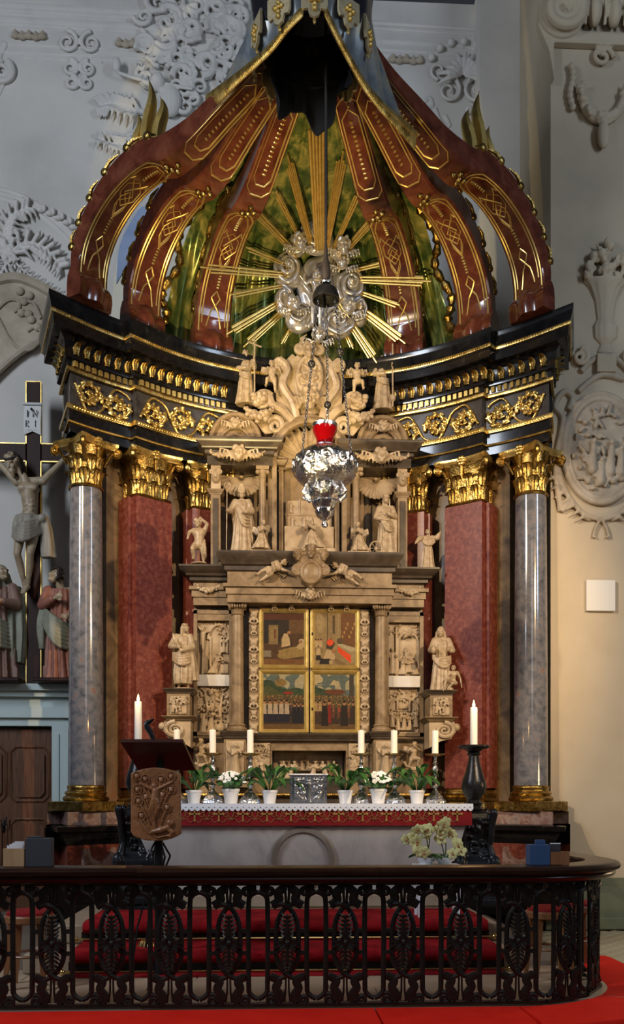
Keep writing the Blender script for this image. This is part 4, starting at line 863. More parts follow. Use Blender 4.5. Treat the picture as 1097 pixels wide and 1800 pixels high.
def putto(pose=None, w=True, hair='curly', look=(0, -1, 0)):
    P = dict(PUTTO); P.update(pose or {}); mb, J = fig(P, fat=1.5, hair=hair, hk=1.45, look=look)
    if w:
        s = Vector(J['chest'])
        for e in (-1, 1): wing(mb, s + Vector((e * 0.08, 0.14, 0.1)), s + Vector((e * 0.5, 0.22, 0.32)), 0.7, 6)
    return mb
def mini(mb, x, z, h, y=0, lean=0.0, kneel=False, arm=0.3, kx=1.0):
    """a small robed figure of a relief"""
    s = h / 1.7; dx = lean * s; zt = 0.75 if kneel else 1.0
    robe(mb, [(x + dx * 0.9, y, z + 1.36 * s * zt, 0.15 * s, 0.11 * s), (x + dx * 0.6, y, z + 1.0 * s * zt, 0.16 * s, 0.13 * s), (x + dx * 0.2, y, z + 0.5 * s * zt, 0.21 * s, 0.16 * s), (x - dx * 0.4 * kneel, y, z, (0.36 if kneel else 0.27) * s, 0.17 * s)], 7, 0.12, x * 9, 20)
    mb.ell((x + dx * 1.15, y - 0.03 * s, z + 1.56 * s * zt), (0.105 * s, 0.11 * s, 0.13 * s), 9, 7)
    for e in (-1, 1):
        a = (x + dx * 0.9 + e * 0.16 * s, y, z + 1.34 * s * zt); b = (a[0] + (e * 0.08 + arm * 0.3) * s, y - 0.12 * s, a[2] - 0.26 * s); mb.chain([a, b, (b[0] + arm * s * 0.9, b[1] - 0.06 * s, b[2] + 0.12 * s)], [0.07 * s, 0.06 * s, 0.035 * s], 7)
def foliage(mb, x0, x1, z0, z1, n, seed, y=0, r=0.02):
    q = random.Random(seed)
    for i in range(n):
        x, z = q.uniform(x0, x1), q.uniform(z0, z1); a = q.uniform(0, 6.28); L = r * q.uniform(1.2, 2.4)
        mb.tube([(x, y, z), (x + L * 0.6 * math.cos(a), y - r * 0.8, z + L * 0.6 * math.sin(a)), (x + L * 1.3 * math.cos(a + 0.5), y - r * 0.3, z + L * 1.3 * math.sin(a + 0.5))], [r * 0.5, r * 0.55, r * 0.15], 5)
# ================================================================== glory of rays and clouds
GY = 11.50; gc = onY(563, 492, GY)
gl = thing('glory', 'golden sunburst with silver clouds and cherubs above the stone altarpiece', 'sunburst', tuple(gc))
RAYS = [(352, 472, 15), (400, 523, 9), (398, 590, 13), (428, 612, 12), (492, 612, 6), (420, 345, 14), (428, 437, 8), (482, 335, 9), (505, 276, 13), (555, 200, 22), (603, 270, 14), (632, 338, 10), (690, 350, 14), (695, 460, 9), (757, 497, 16), (706, 542, 9), (712, 606, 15), (662, 640, 14), (622, 620, 7), (595, 300, 8), (520, 350, 8)]
for px, py, w in RAYS:
    Yr = GY      # lean the ray forward until it clears the curtain of the dome
    while Yr > 9.4:
        e = onY(px, py, Yr); rr = math.hypot(e.x, Yr - CY); k = min(CU, key=lambda q: abs(q[1] - e.z) + (0.02 * abs(q[0] - rr)))
        if e.z < 8.5 and rr < k[0] - 0.30: break
        Yr -= 0.05
    e = e - gc; L = e.length; d = e / L; s = Vector((d.z, 0, -d.x)).normalized(); m = MB(); n = 3 if w < 11 else 5; W = w * 0.0071
    for k in range(n):
        u = (k - (n - 1) / 2) / n; L2 = L * (1 - 0.10 * abs(u) * 2 - 0.03 * (k % 2)); bw = W / n * 0.52; yy = -0.03 - 0.02 * (k % 2)
        a = gc + d * 0.42 + s * u * W * 0.75 + Vector((0, yy, 0)); b = gc + d * L2 + s * u * W * 1.25 + Vector((0, yy, 0))
        m.tube([a, b], [bw, bw * 1.1], 6, up=(0, 1, 0), flat=0.8)
    m.obj('ray', 'gold_line', gl)
def swirl(cx, cy, rx, rz, seed, turns=2.2, d=1):
    Yc = GY - 0.10 - max(0, 470 - cy) * 0.006; m = MB(); p = onY(cx, cy, Yc); s = 0.0070; rx *= s; rz *= s
    m.ell((p.x, Yc + 0.02, p.z), (rx * 1.02, 0.10, rz * 1.02), 18, 12)
    S = spiral(0, 0, 0.95, 0.16, seed * 77, d * turns, 60); r0 = 0.085 * (rx + rz)
    m.tube([(p.x + rx * x * (1 + 0.06 * math.sin(k * 0.9 + seed)), Yc - 0.03 - 0.17 * (1 - (x * x + z * z) ** 0.5), p.z + rz * z * (1 + 0.06 * math.cos(k * 0.8 + seed))) for k, (x, z) in enumerate(S)], [r0 * (1 - 0.45 * k / 60) for k in range(61)], 8)
    m.ell((p.x, Yc - 0.16, p.z), (rx * 0.17, 0.05, rz * 0.17), 10, 8)
    put('cloud', remesh(m, 0.009, 1), 'silver_cloud', gl)
for c in ((507, 478, 27, 33, 1, 2.3, 1), (557, 420, 30, 27, 2, 2.4, -1), (617, 507, 28, 33, 3, 2.3, -1), (527, 560, 26, 26, 4, 1.6, 1), (592, 572, 30, 24, 5, 1.7, -1), (500, 530, 18, 26, 6, 1.4, -1), (632, 548, 16, 26, 7, 1.4, 1), (520, 432, 18, 18, 8, 1.4, 1), (602, 440, 22, 20, 9, 1.5, 1), (563, 505, 42, 55, 10, 1.2, 1)): swirl(*c)
for x, y, l in ((527, 425, (0.3, -1, -0.3)), (605, 432, (-0.2, -1, -0.4)), (603, 460, (-0.3, -1, -0.2)), (517, 535, (0.4, -1, 0.1)), (614, 540, (-0.4, -1, 0)), (560, 590, (0, -1, 0))):
    m = MB(); head(m, (0, 0, 0), l, 'curly', 1.0)
    wing(m, (-0.06, 0.03, -0.08), (-0.22, 0.06, 0.0), 0.7, 5); wing(m, (0.06, 0.03, -0.08), (0.22, 0.06, 0.0), 0.7, 5)
    p = onY(x, y, GY - 0.30 - max(0, 470 - y) * 0.006); o = put('cherub_head', remesh(m, 0.012, 2), 'silver_cloud', gl); o.scale = (0.82,) * 3; o.location = p
m, J = fig(dict(elL=(-0.30, -0.05, 1.25), wrL=(-0.42, -0.12, 1.36), elR=(0.22, -0.1, 1.2), wrR=(0.10, -0.25, 1.25), knL=(-0.12, -0.1, 0.5), anR=(0.1, 0.05, 0.06)), hair='long', look=(-0.2, -1, -0.1))
swags(m, (-0.2, 0, 1.0), (0.2, 0, 0.9), 4, 0.06, 0.04, 0.06)
statue('child_figure', m, 'silver_cloud', None, 556, 575, 100, GY - 0.34, 0.016, parent=gl, base=False)
# ================================================================== the stone retable
RY = 11.10; RS = 0.00700
def rx(h): return h * RS
def rz(py): return 1.35 + (1410 - py) * RS
ret = thing('stone_retable', 'carved tan stone altarpiece with columns, niches and reliefs behind the altar table', 'altarpiece', (0, 11.5, rz(1400)))
def both(fn, nm, mt, sm=38, par=None):
    m = fn(); m.obj(nm, mt, par or ret, sm); m.mir().obj(nm, mt, par or ret, sm)
def pb(h0, h1, y0, y1, p0, p1, mb=None): mb = mb or MB(); mb.box(rx(h0), rx(h1), y0, y1, rz(p1), rz(p0)); return mb
def cornice(h0, h1, yf, p0, p1, proj, inner=None, yb=11.85, out=True):
    """moulded slab running across from x=-h1..h1 (inner None) or h0..h1; p0 top row, p1 bottom row"""
    z0, z1 = rz(p1), rz(p0); H = z1 - z0; m = MB()
    prof = [(0.0, 0.0), (0.18, 0.08), (0.2, 0.28), (0.45, 0.36), (0.5, 0.5), (0.78, 0.66), (0.82, 0.7), (1.0, 0.88), (1.0, 1.0)]
    X0, X1 = (-rx(h1), rx(h1)) if inner is None else (rx(h0), rx(h1))
    rg = []
    for o, t in prof:
        o *= proj; xl = X0 - (o if inner is None or not out else 0) if inner is None else X0 - o * (1 if inner else 0); rg.append([(xl, yb, z0 + t * H), (xl, yf - o, z0 + t * H), (X1 + o, yf - o, z0 + t * H), (X1 + o, yb, z0 + t * H)])
    m.rings(rg); return m
# lower storey
pb(-205, 205, 11.42, 11.85, 1005, 1292).obj('lower_body', 'retable_stone', ret)
both(lambda: pb(66, 205, 11.35, 11.85, 1292, 1405), 'predella_block', 'retable_stone')
pb(-66, 66, 11.35, 11.85, 1292, 1318).obj('predella_lintel', 'retable_stone', ret); pb(-66, 66, 11.35, 11.85, 1370, 1405).obj('predella_sill', 'retable_dark', ret); pb(-66, 66, 11.7, 11.85, 1318, 1370).obj('predella_recess', 'retable_dark', ret)
cornice(0, 150, 11.30, 1288, 1302, 0.06).obj('base_cornice', 'retable_dark', ret)
both(lambda: cornice(150, 206, 11.36, 1296, 1308, 0.05, False), 'base_cornice', 'retable_dark')
both(lambda: cornice(108, 150, 11.12, 1286, 1299, 0.05, True), 'pedestal_cap', 'retable_dark')
both(lambda: pb(112, 150, 11.14, 11.4, 1299, 1372), 'column_pedestal', 'retable_stone')
both(lambda: pb(104, 156, 11.10, 11.4, 1372, 1384), 'pedestal_foot', 'retable_stone')
pb(-215, 215, 11.2, 11.85, 1395, 1440).obj('retable_foot', 'retable_dark', ret)
m = MB(); m.tube([(-1.6, 11.18, rz(1398)), (1.6, 11.18, rz(1398))], 0.03, 8); m.obj('gilt_strip', 'gold_dark', ret)
def rcol(sg):
    c = MB(); x, y = sg * rx(127), 11.24
    c.lathe([(0.080 - 0.010 * (k / 8) ** 1.5, rz(1272) + (rz(1082) - rz(1272)) * k / 8) for k in range(9)], 28, (x, y, 0)); s = c.obj('column_shaft', 'retable_stone', ret)
    c = MB(); z = rz(1288); c.lathe([(0.125, 0), (0.125, 0.025), (0.115, 0.03), (0.12, 0.045), (0.115, 0.06), (0.095, 0.065), (0.095, 0.08), (0.105, 0.09), (0.085, 0.112)], 28, (x, y, z)); c.obj('column_base', 'retable_stone', ret)
    c = MB(); z = rz(1082); c.lathe([(0.078, 0), (0.086, 0.01), (0.075, 0.02), (0.078, 0.07), (0.095, 0.10)], 24, (x, y, z), fold=lambda t, zz: 0.03 * math.cos(12 * t) if 0.02 < zz < 0.09 else 0)
    for e in (-1, 1):
        for yy in (-0.075, 0.075): c.tube([(x + e * 0.085 + a, y + yy, z + 0.115 + b_) for a, b_ in spiral(0, 0, 0.036, 0.006, 90, e * 1.7, 20)], 0.012, 6)
    c.bev(x - 0.115, x + 0.115, y - 0.11, y + 0.11, z + 0.148, z + 0.185, 0.01)
    for k in range(5): c.ell((x - 0.06 + 0.03 * k, y - 0.095, z + 0.10), (0.014, 0.02, 0.025), 7, 5)
    c.obj('column_capital', 'retable_stone', ret)
rcol(1); rcol(-1)
# main entablature
def entab(h, yf, inner=None, h0=0):
    m = MB(); X = [(-rx(h), rx(h))] if inner is None else [(rx(h0), rx(h))]
    for p0, p1, d in ((1062, 1048, 0.0), (1048, 1036, 0.02), (1036, 1030, 0.05), (1030, 1008, 0.0)):
        for a, b_ in X: m.box(a - (d if inner is None else 0), b_ + d, yf - d, 11.85, rz(p0), rz(p1))
    return m
entab(144, 11.12).obj('entablature', 'retable_stone', ret); both(lambda: entab(205, 11.30, False, 140), 'side_entablature', 'retable_stone')
cornice(0, 146, 11.12, 976, 1009, 0.12).obj('main_cornice', 'retable_dark', ret); both(lambda: cornice(146, 207, 11.28, 996, 1022, 0.15, False), 'side_cornice', 'retable_dark')
def garl(h0, h1, p0, drop, y, r=0.03, n=15, seed=1):
    m = MB(); q = random.Random(seed)
    for k in range(n):
        t = k / (n - 1); x = rx(h0 + (h1 - h0) * t); z = rz(p0) - drop * math.sin(3.14 * t); rr = r * (0.55 + 0.6 * math.sin(3.14 * t))
        for j in range(3): m.ell((x + q.uniform(-1, 1) * rr * 0.6, y - rr * 0.4 + q.uniform(-1, 1) * rr * 0.4, z + q.uniform(-1, 1) * rr * 0.7), rr * q.uniform(0.5, 0.8), 7, 5)
    return m
both(lambda: garl(160, 198, 1030, 0.06, 11.27, 0.035), 'garland', 'alabaster')
# shrine frame with mask strips
both(lambda: pb(90, 107, 11.30, 11.44, 1064, 1290), 'shrine_frame', 'retable_stone'); pb(-107, 107, 11.30, 11.44, 1060, 1066).obj('shrine_top', 'retable_stone', ret)
mk_ = MB(); mk_.ell((0, 0, 0), (0.045, 0.035, 0.055), 10, 8); mk_.ell((0, -0.03, -0.005), (0.014, 0.018, 0.02), 6, 5); mk_.ell((-0.035, 0, 0.035), 0.025, 7, 5); mk_.ell((0.035, 0, 0.035), 0.025, 7, 5); mk_.ell((0, -0.01, -0.055), (0.022, 0.02, 0.03), 7, 5)
for sx in (-1, 1): mk_.tube([(sx * 0.03, 0, -0.05), (sx * 0.05, -0.01, -0.09), (sx * 0.01, -0.01, -0.12)], [0.015, 0.018, 0.006], 5)
MASK = remesh(mk_, 0.006, 1, name='mask')
for sg in (-1, 1):
    for k in range(9): o = put('carved_mask', MASK, 'alabaster', ret); o.location = (sg * rx(98.5), 11.29, rz(1078 + k * 25)); s = 1.05 if k % 2 == 0 else 0.72; o.scale = (s, s, s)
for h in (-62, -32, 38, 66): o = put('carved_mask', MASK, 'alabaster', ret); o.location = (rx(h), 11.26, rz(1061)); o.scale = (0.7,) * 3
m = MB(); head(m, (0, 0, 0), (0, -1, 0), 'curly', 1.0); wing(m, (-0.06, 0.02, 0), (-0.26, 0.04, 0.10), 0.6, 5); wing(m, (0.06, 0.02, 0), (0.26, 0.04, 0.10), 0.6, 5)
CHER = remesh(m, 0.012, 2, name='cherub')
def cherub(h, py, y, s, nm='cherub_head', mt='alabaster'): o = put(nm, CHER, mt, ret); o.location = (rx(h), y, rz(py)); o.scale = (s, s, s); return o
cherub(0, 1050, 11.04, 0.62)
# side relief panels
def frame(h0, h1, p0, p1, y=11.34, t=0.035):
    m = MB(); x0, x1, z0, z1 = rx(h0), rx(h1), rz(p1), rz(p0)
    m.box(x0, x0 + t, y, 11.5, z0, z1); m.box(x1 - t, x1, y, 11.5, z0, z1); m.box(x0, x1, y, 11.5, z0, z0 + t); m.box(x0, x1, y, 11.5, z1 - t, z1); return m
both(lambda: frame(136, 205, 1070, 1292, 11.33, 0.045), 'panel_frame', 'retable_stone'); both(lambda: pb(140, 202, 11.335, 11.5, 1184, 1204), 'panel_rail', 'altar_stone'); both(lambda: pb(140, 202, 11.34, 11.5, 1070, 1088), 'panel_head', 'retable_stone')
def relief(sg, p0, p1, fill, nm='relief_panel', h0=141, h1=201, vox=0.0065, yb=11.425, lab=None):
    m = MB(); x0, x1, z0, z1 = rx(h0), rx(h1), rz(p1), rz(p0)
    if sg < 0: x0, x1 = -x1, -x0
    w, h = x1 - x0, z1 - z0; m.box(0, w, 0, 0.03, 0, h); fill(m, w, h); me = remesh(m, vox, 1, name=nm); o = put(nm, me, 'alabaster', ret); o.location = (x0, yb - 0.01, z0)
    if lab: o['label'] = lab
def r_cruc(m, w, h):
    m.chain([(w * 0.18, -0.03, 0.02), (w * 0.22, -0.03, h * 0.9)], [0.014, 0.014], 6); m.cap((w * 0.02, -0.03, h * 0.92), (w * 0.4, -0.03, h * 0.78), 0.012, 0.012, 6)
    m.chain([(w * 0.2, -0.05, h * 0.45), (w * 0.21, -0.05, h * 0.66), (w * 0.22, -0.05, h * 0.76)], [0.012, 0.022, 0.028], 7); m.ell((w * 0.19, -0.06, h * 0.83), 0.022, 7, 5); m.chain([(w * 0.05, -0.05, h * 0.9), (w * 0.22, -0.05, h * 0.78), (w * 0.38, -0.05, h * 0.8)], [0.01, 0.016, 0.01], 6)
    mini(m, w * 0.5, 0.02, h * 0.52, -0.03, 0.35, True, 0.6)
    m.tube([(w * 0.35 + w * 0.32 * (1 - math.cos(t)), -0.02, h * 0.66 + h * 0.28 * math.sin(t)) for t in [3.14 * k / 12 for k in range(13)]], 0.018, 6)
    mini(m, w * 0.82, h * 0.42, h * 0.3, -0.02, 0, False, 0.1); m.tube([(w * 0.72, -0.02, h * 0.4), (w * 0.72, -0.02, h * 0.68), (w * 0.82, -0.02, h * 0.76), (w * 0.92, -0.02, h * 0.68), (w * 0.92, -0.02, h * 0.4)], 0.012, 6)
    m.box(w * 0.72, w * 0.96, -0.05, 0, 0.02, h * 0.2); foliage(m, w * 0.55, w, h * 0.78, h, 26, 3, -0.005, 0.018); m.cap((w * 0.42, -0.02, 0), (w * 0.42, -0.02, h * 0.7), 0.016, 0.016, 6)
def r_tree(m, w, h):
    foliage(m, 0.02, w - 0.02, h * 0.45, h, 120, 5, -0.01, 0.022); m.chain([(w * 0.3, -0.02, h * 0.2), (w * 0.34, -0.03, h * 0.5), (w * 0.25, -0.02, h * 0.9)], [0.03, 0.022, 0.01], 7); m.chain([(w * 0.75, -0.02, 0.05), (w * 0.7, -0.03, h * 0.5), (w * 0.8, -0.02, h * 0.9)], [0.03, 0.022, 0.01], 7)
    mini(m, w * 0.2, 0.02, h * 0.50, -0.05, 0.05, False, 0.1); mini(m, w * 0.44, 0.02, h * 0.52, -0.06, 0.05, False, 0.4); foliage(m, w * 0.55, w, 0.02, h * 0.4, 50, 8, -0.015, 0.022); m.ell((w * 0.72, -0.03, h * 0.15), (0.07, 0.03, 0.05))
def arch2(m, w, h, z, x0=0.1, x1=0.9, point=0.0):
    cx, r = w * (x0 + x1) / 2, w * (x1 - x0) / 2; P = [(cx - r, -0.02, 0.0), (cx - r, -0.02, z)] + [(cx - r * math.cos(t), -0.02, z + r * (0.8 + point) * math.sin(t)) for t in [3.14 * k / 12 for k in range(1, 12)]] + [(cx + r, -0.02, z), (cx + r, -0.02, 0.0)]
    m.tube(P, 0.016, 6); foliage(m, 0.01, w - 0.01, z + r * 0.8, h - 0.01, 26, 4, -0.005, 0.016)
def r_nat(m, w, h):
    arch2(m, w, h, h * 0.62, 0.32, 0.94, 0.25); mini(m, w * 0.14, 0.03, h * 0.5, -0.02, 0, False, 0.05); m.cap((w * 0.27, -0.02, 0), (w * 0.27, -0.02, h * 0.92), 0.018, 0.018, 6)
    mini(m, w * 0.45, 0.02, h * 0.46, -0.04, 0.1, True, 0.4); mini(m, w * 0.66, 0.05, h * 0.5, -0.03, -0.05, True, -0.3); mini(m, w * 0.84, 0.02, h * 0.45, -0.04, -0.2, True, -0.4); mini(m, w * 0.56, h * 0.28, h * 0.28, -0.03); m.ell((w * 0.6, -0.03, h * 0.12), (0.05, 0.03, 0.025))
    m.chain([(w * 0.5, -0.03, h * 0.72), (w * 0.62, -0.05, h * 0.78), (w * 0.74, -0.03, h * 0.76)], [0.02, 0.03, 0.018], 7); m.ell((w * 0.52, -0.05, h * 0.74), 0.022, 7, 5); wing(m, (w * 0.62, -0.03, h * 0.8), (w * 0.72, -0.03, h * 0.9), 0.6, 5)
def r_supper(m, w, h):
    arch2(m, w, h, h * 0.55, 0.06, 0.92); q = random.Random(3)
    for k in range(5): mini(m, w * (0.14 + 0.18 * k), h * 0.10 + (0.04 if k in (0, 4) else 0), h * (0.36 if k % 2 else 0.40), -0.04, q.uniform(-0.1, 0.1), False, q.uniform(-0.3, 0.3))
    for k in range(4): mini(m, w * (0.22 + 0.19 * k), h * 0.28, h * 0.26, -0.015, 0, False, 0.1)
    m.box(w * 0.1, w * 0.9, -0.04, 0, h * 0.02, h * 0.07); m.tube([(w * 0.3, -0.02, h * 0.5), (w * 0.3, -0.02, h * 0.75), (w * 0.5, -0.02, h * 0.85), (w * 0.68, -0.02, h * 0.75), (w * 0.68, -0.02, h * 0.5)], 0.014, 6); foliage(m, w * 0.3, w * 0.7, h * 0.72, h * 0.9, 24, 9, -0.01, 0.018); m.box(w * 0.36, w * 0.62, -0.02, 0, h * 0.56, h * 0.6)
relief(-1, 1088, 1184, r_cruc, lab='relief of a kneeling figure before a crucifix'); relief(-1, 1204, 1290, r_tree, lab='relief of two figures under trees'); relief(1, 1088, 1184, r_nat, lab='relief of kneeling figures under a pointed arch'); relief(1, 1204, 1290, r_supper, lab='relief of a crowd under a round arch')
def r_angel(m, w, h): mini(m, w * 0.5, 0.02, h * 0.9, -0.05, 0.05, False, 0.25); wing(m, (w * 0.4, -0.02, h * 0.7), (w * 0.12, -0.02, h * 0.86), 0.9, 5); wing(m, (w * 0.6, -0.02, h * 0.7), (w * 0.9, -0.02, h * 0.86), 0.9, 5)
relief(-1, 1303, 1368, r_angel, 'pedestal_relief', 115, 147, 0.006, 11.13); relief(1, 1303, 1368, r_angel, 'pedestal_relief', 115, 147, 0.006, 11.13)
def r_crowd(m, w, h):
    q = random.Random(8)
    for k in range(7): mini(m, q.uniform(0.15, 0.85) * w, q.uniform(0.02, 0.35) * h, h * 0.45, -0.02, q.uniform(-0.2, 0.2), k % 2 == 0, q.uniform(-0.4, 0.4))
    foliage(m, 0.01, w - 0.01, h * 0.6, h - 0.01, 24, 2, -0.01, 0.018)
relief(-1, 1305, 1366, r_crowd, 'predella_relief', 70, 106, 0.006, 11.34); relief(1, 1305, 1366, r_crowd, 'predella_relief', 70, 106, 0.006, 11.34)
def r_last(m, w, h):
    q = random.Random(1)
    m.box(w * 0.22, w * 0.8, -0.18, 0, h * 0.28, h * 0.36)
    for k in range(9): mini(m, w * (0.12 + 0.095 * k), h * 0.30, h * (0.52 if k != 4 else 0.6), -0.03, q.uniform(-0.15, 0.15), False, q.uniform(-0.4, 0.4))
    for x, l, a in ((0.08, 0.3, 0.5), (0.22, 0.35, 0.5), (0.55, 0.2, -0.3), (0.74, -0.2, -0.4), (0.92, -0.3, -0.4)): mini(m, w * x, 0.0, h * 0.85, -0.2, l, True, a)
relief(-1, 1318, 1368, r_last, 'supper_relief', -64, 64, 0.0075, 11.66, lab='deep relief of figures around a supper table')
# upper storey
pb(-178, 178, 11.55, 11.85, 780, 980).obj('upper_body', 'retable_stone', ret)
both(lambda: pb(157, 174, 11.25, 11.6, 868, 997), 'pilaster', 'retable_stone'); both(lambda: cornice(155, 176, 11.25, 860, 869, 0.03, True), 'pilaster_cap', 'retable_stone')
both(lambda: pb(161, 170, 11.235, 11.6, 876, 992), 'pilaster_panel', 'retable_dark')
def herm():
    m = MB(); x = rx(165); z = rz(838); m.ell((x, 11.24, z), (0.06, 0.07, 0.085)); m.ell((x, 11.17, z - 0.01), (0.02, 0.02, 0.03))
    for e in (-1, 1): m.tube([(x + e * 0.05 + a, 11.2, z + 0.05 + b_) for a, b_ in spiral(0, 0, 0.035, 0.006, 90, e * 1.5, 16)], 0.016, 6)
    m.box(x - 0.06, x + 0.06, 11.24, 11.5, z - 0.16, z + 0.16); return m
both(herm, 'herm_head', 'alabaster')
def ucol():
    m = MB(); m.lathe([(0.052, rz(976)), (0.052, rz(968)), (0.045, rz(966)), (0.043, rz(840)), (0.05, rz(838)), (0.044, rz(836)), (0.07, rz(824))], 20, (rx(83), 11.30, 0))
    for e in (-1, 1): m.ell((rx(83) + e * 0.06, 11.25, rz(828)), 0.03, 8, 6)
    m.box(rx(83) - 0.08, rx(83) + 0.08, 11.22, 11.5, rz(824), rz(818)); return m
both(ucol, 'small_column', 'retable_stone')
both(lambda: pb(66, 180, 11.22, 11.6, 800, 818), 'upper_frieze', 'retable_dark'); both(lambda: cornice(66, 180, 11.20, 776, 802, 0.13, True), 'upper_cornice', 'retable_dark')
for sg in (-1, 1): cherub(sg * 124, 806, 11.08, 0.85)
both(lambda: garl(80, 112, 800, 0.06, 11.12, 0.03), 'garland', 'alabaster'); both(lambda: garl(138, 174, 800, 0.06, 11.12, 0.03), 'garland', 'alabaster')
def shell(cx, pyc, r, n=15, y=11.50, dep=0.16, up=False):
    """fluted niche shell, hinge at the top (or bottom when up)"""
    m = MB()
    def fn(u, v):
        a = R_(-20 + 220 * u) if up else R_(352 - 164 * u); rr = r * (0.12 + 0.88 * v) * (1 + 0.04 * math.cos(u * n * 6.2832) * v); fl = 0.075 * r * v * math.cos(u * n * 6.2832)
        return (cx + rr * math.cos(a), y - dep * math.sin(v * 1.5) - fl, rz(pyc) + (rr * math.sin(a)))
    m.sheet(fn, n * 6 + 1, 8, (0, 0.02, 0)); m.ell((cx, y - 0.03, rz(pyc)), (r * 0.10, 0.03, r * 0.06)); return m
for sg in (-1, 1): shell(sg * rx(121), 826, 0.29).obj('shell', 'alabaster', ret, 60)
# central niche
both(lambda: pb(58, 66, 11.26, 11.6, 790, 976), 'niche_jamb', 'retable_stone'); both(lambda: pb(66, 74, 11.34, 11.6, 790, 976), 'niche_strip', 'retable_stone'); both(lambda: pb(46, 54, 11.38, 11.6, 812, 976), 'niche_pilaster', 'retable_stone')
both(lambda: cornice(44, 66, 11.30, 804, 812, 0.03, True), 'niche_impost', 'retable_stone')
m = shell(0, 800, 0.40, 17, 11.52, 0.14, True); m.obj('niche_shell', 'alabaster', ret, 60)
m = MB(); m.tube([(0.44 * math.cos(t), 11.28, rz(800) + 0.46 * math.sin(t)) for t in [3.1416 * k / 24 for k in range(25)]], 0.05, 8); m.tube([(0.5 * math.cos(t), 11.32, rz(800) + 0.53 * math.sin(t)) for t in [3.1416 * k / 24 for k in range(25)]], 0.03, 8); m.obj('niche_arch', 'retable_stone', ret)
m = MB(); P = [(0.56 * math.cos(t), rz(800) + 0.60 * math.sin(t)) for t in [3.1416 * k / 20 for k in range(21)]]; m.prism(P, 11.53, 11.8); m.obj('niche_back', 'retable_stone', ret)
pb(-44, 44, 11.36, 11.6, 918, 970).obj('niche_block', 'alabaster', ret); pb(-44, 44, 11.16, 11.6, 964, 977).obj('niche_step', 'alabaster', ret)
def r_mini2(m, w, h):
    for x in (0.15, 0.4, 0.8): mini(m, w * x, 0.02, h * 0.4, -0.02, 0, False, 0.2)
    m.cap((0, 0, h * 0.5), (w, 0, h * 0.5), 0.014, 0.014, 6); mini(m, w * 0.12, h * 0.54, h * 0.4, -0.02); m.cap((w * 0.3, -0.01, h * 0.5), (w * 0.3, -0.01, h), 0.014, 0.014, 6); m.cap((w * 0.7, -0.01, h * 0.5), (w * 0.7, -0.01, h), 0.014, 0.014, 6)
relief(-1, 866, 918, r_mini2, 'niche_relief', -42, 42, 0.007, 11.5)
both(lambda: pb(66, 104, 11.12, 11.5, 970, 977), 'angel_plinth', 'alabaster')
# crest
def pediment(sg):
    m = MB(); cx, cz = rx(131), rz(776); P = [(cx + 0.30 * math.cos(t), cz + 0.36 * math.sin(t)) for t in [3.1416 * k / 20 for k in range(21)]]
    m.prism(P, 11.32, 11.6); m.tube([(x, 11.30, z) for x, z in P], 0.035, 7); m.tube([(cx + 0.19 * math.cos(t), 11.30, cz + 0.2 * math.sin(t)) for t in [3.1416 * k / 14 for k in range(15)]], 0.02, 6)
    for r_ in (0.05, 0.08, 0.11): m.tube([(cx + r_ * math.cos(t), 11.30, cz + r_ * math.sin(t)) for t in [3.1416 * k / 10 for k in range(11)]], 0.012, 6)
    return m
both(lambda: pediment(1), 'round_pediment', 'retable_stone')
for sg in (-1, 1): cherub(sg * 131, 745, 11.24, 0.62)
def cscroll():
    m = MB(); y = 11.34
    S = catmull([(30, 735), (48, 715), (66, 705), (72, 690)], 5); m.tube([(rx(a), y, rz(b_)) for a, b_ in S], 0.06, 8, flat=1.4)
    m.tube([(rx(82) + a, y - 0.02, rz(698) + b_) for a, b_ in spiral(0, 0, 0.12, 0.02, 150, -1.7, 24)], [0.045 - 0.001 * k for k in range(25)], 8)
    m.tube([(rx(60) + a, y - 0.02, rz(742) + b_) for a, b_ in spiral(0, 0, 0.12, 0.02, 20, 1.6, 24)], [0.045 - 0.001 * k for k in range(25)], 8)
    m.prism([(rx(55), rz(752)), (rx(95), rz(712)), (rx(106), rz(722)), (rx(78), rz(756))], y, 11.6)
    S = catmull([(22, 728), (30, 700), (48, 670), (40, 640), (54, 625)], 6); m.tube([(rx(a), y - 0.02, rz(b_)) for a, b_ in S], [0.05, 0.05] + [0.055] * (len(S) - 2), 8)
    m.tube([(rx(52) + a, y - 0.04, rz(632) + b_) for a, b_ in spiral(0, 0, 0.085, 0.015, 200, 1.6, 22)], 0.03, 7)
    m.prism([(rx(18), rz(740)), (rx(58), rz(720)), (rx(60), rz(640)), (rx(30), rz(610)), (rx(18), rz(620))], y + 0.03, 11.6)
    return m
both(cscroll, 'crest_scroll', 'alabaster')
both(lambda: garl(66, 112, 718, 0.10, 11.26, 0.055, 20, 3), 'fruit_garland', 'alabaster'); both(lambda: garl(78, 100, 690, 0.05, 11.30, 0.06, 12, 5), 'fruit_bunch', 'alabaster')
m = MB(); m.ell((0, 11.36, rz(660)), (0.16, 0.10, 0.30), 18, 12); m.tube([(0.15 * math.cos(t), 11.28, rz(655) + 0.24 * math.sin(t)) for t in [6.2832 * k / 24 for k in range(25)]], 0.03, 7)
for k in range(22): a = k * 2.4; r_ = 0.03 + 0.10 * (k / 22); m.ell((r_ * math.cos(a), 11.26, rz(655) + 1.5 * r_ * math.sin(a)), 0.028, 7, 5)
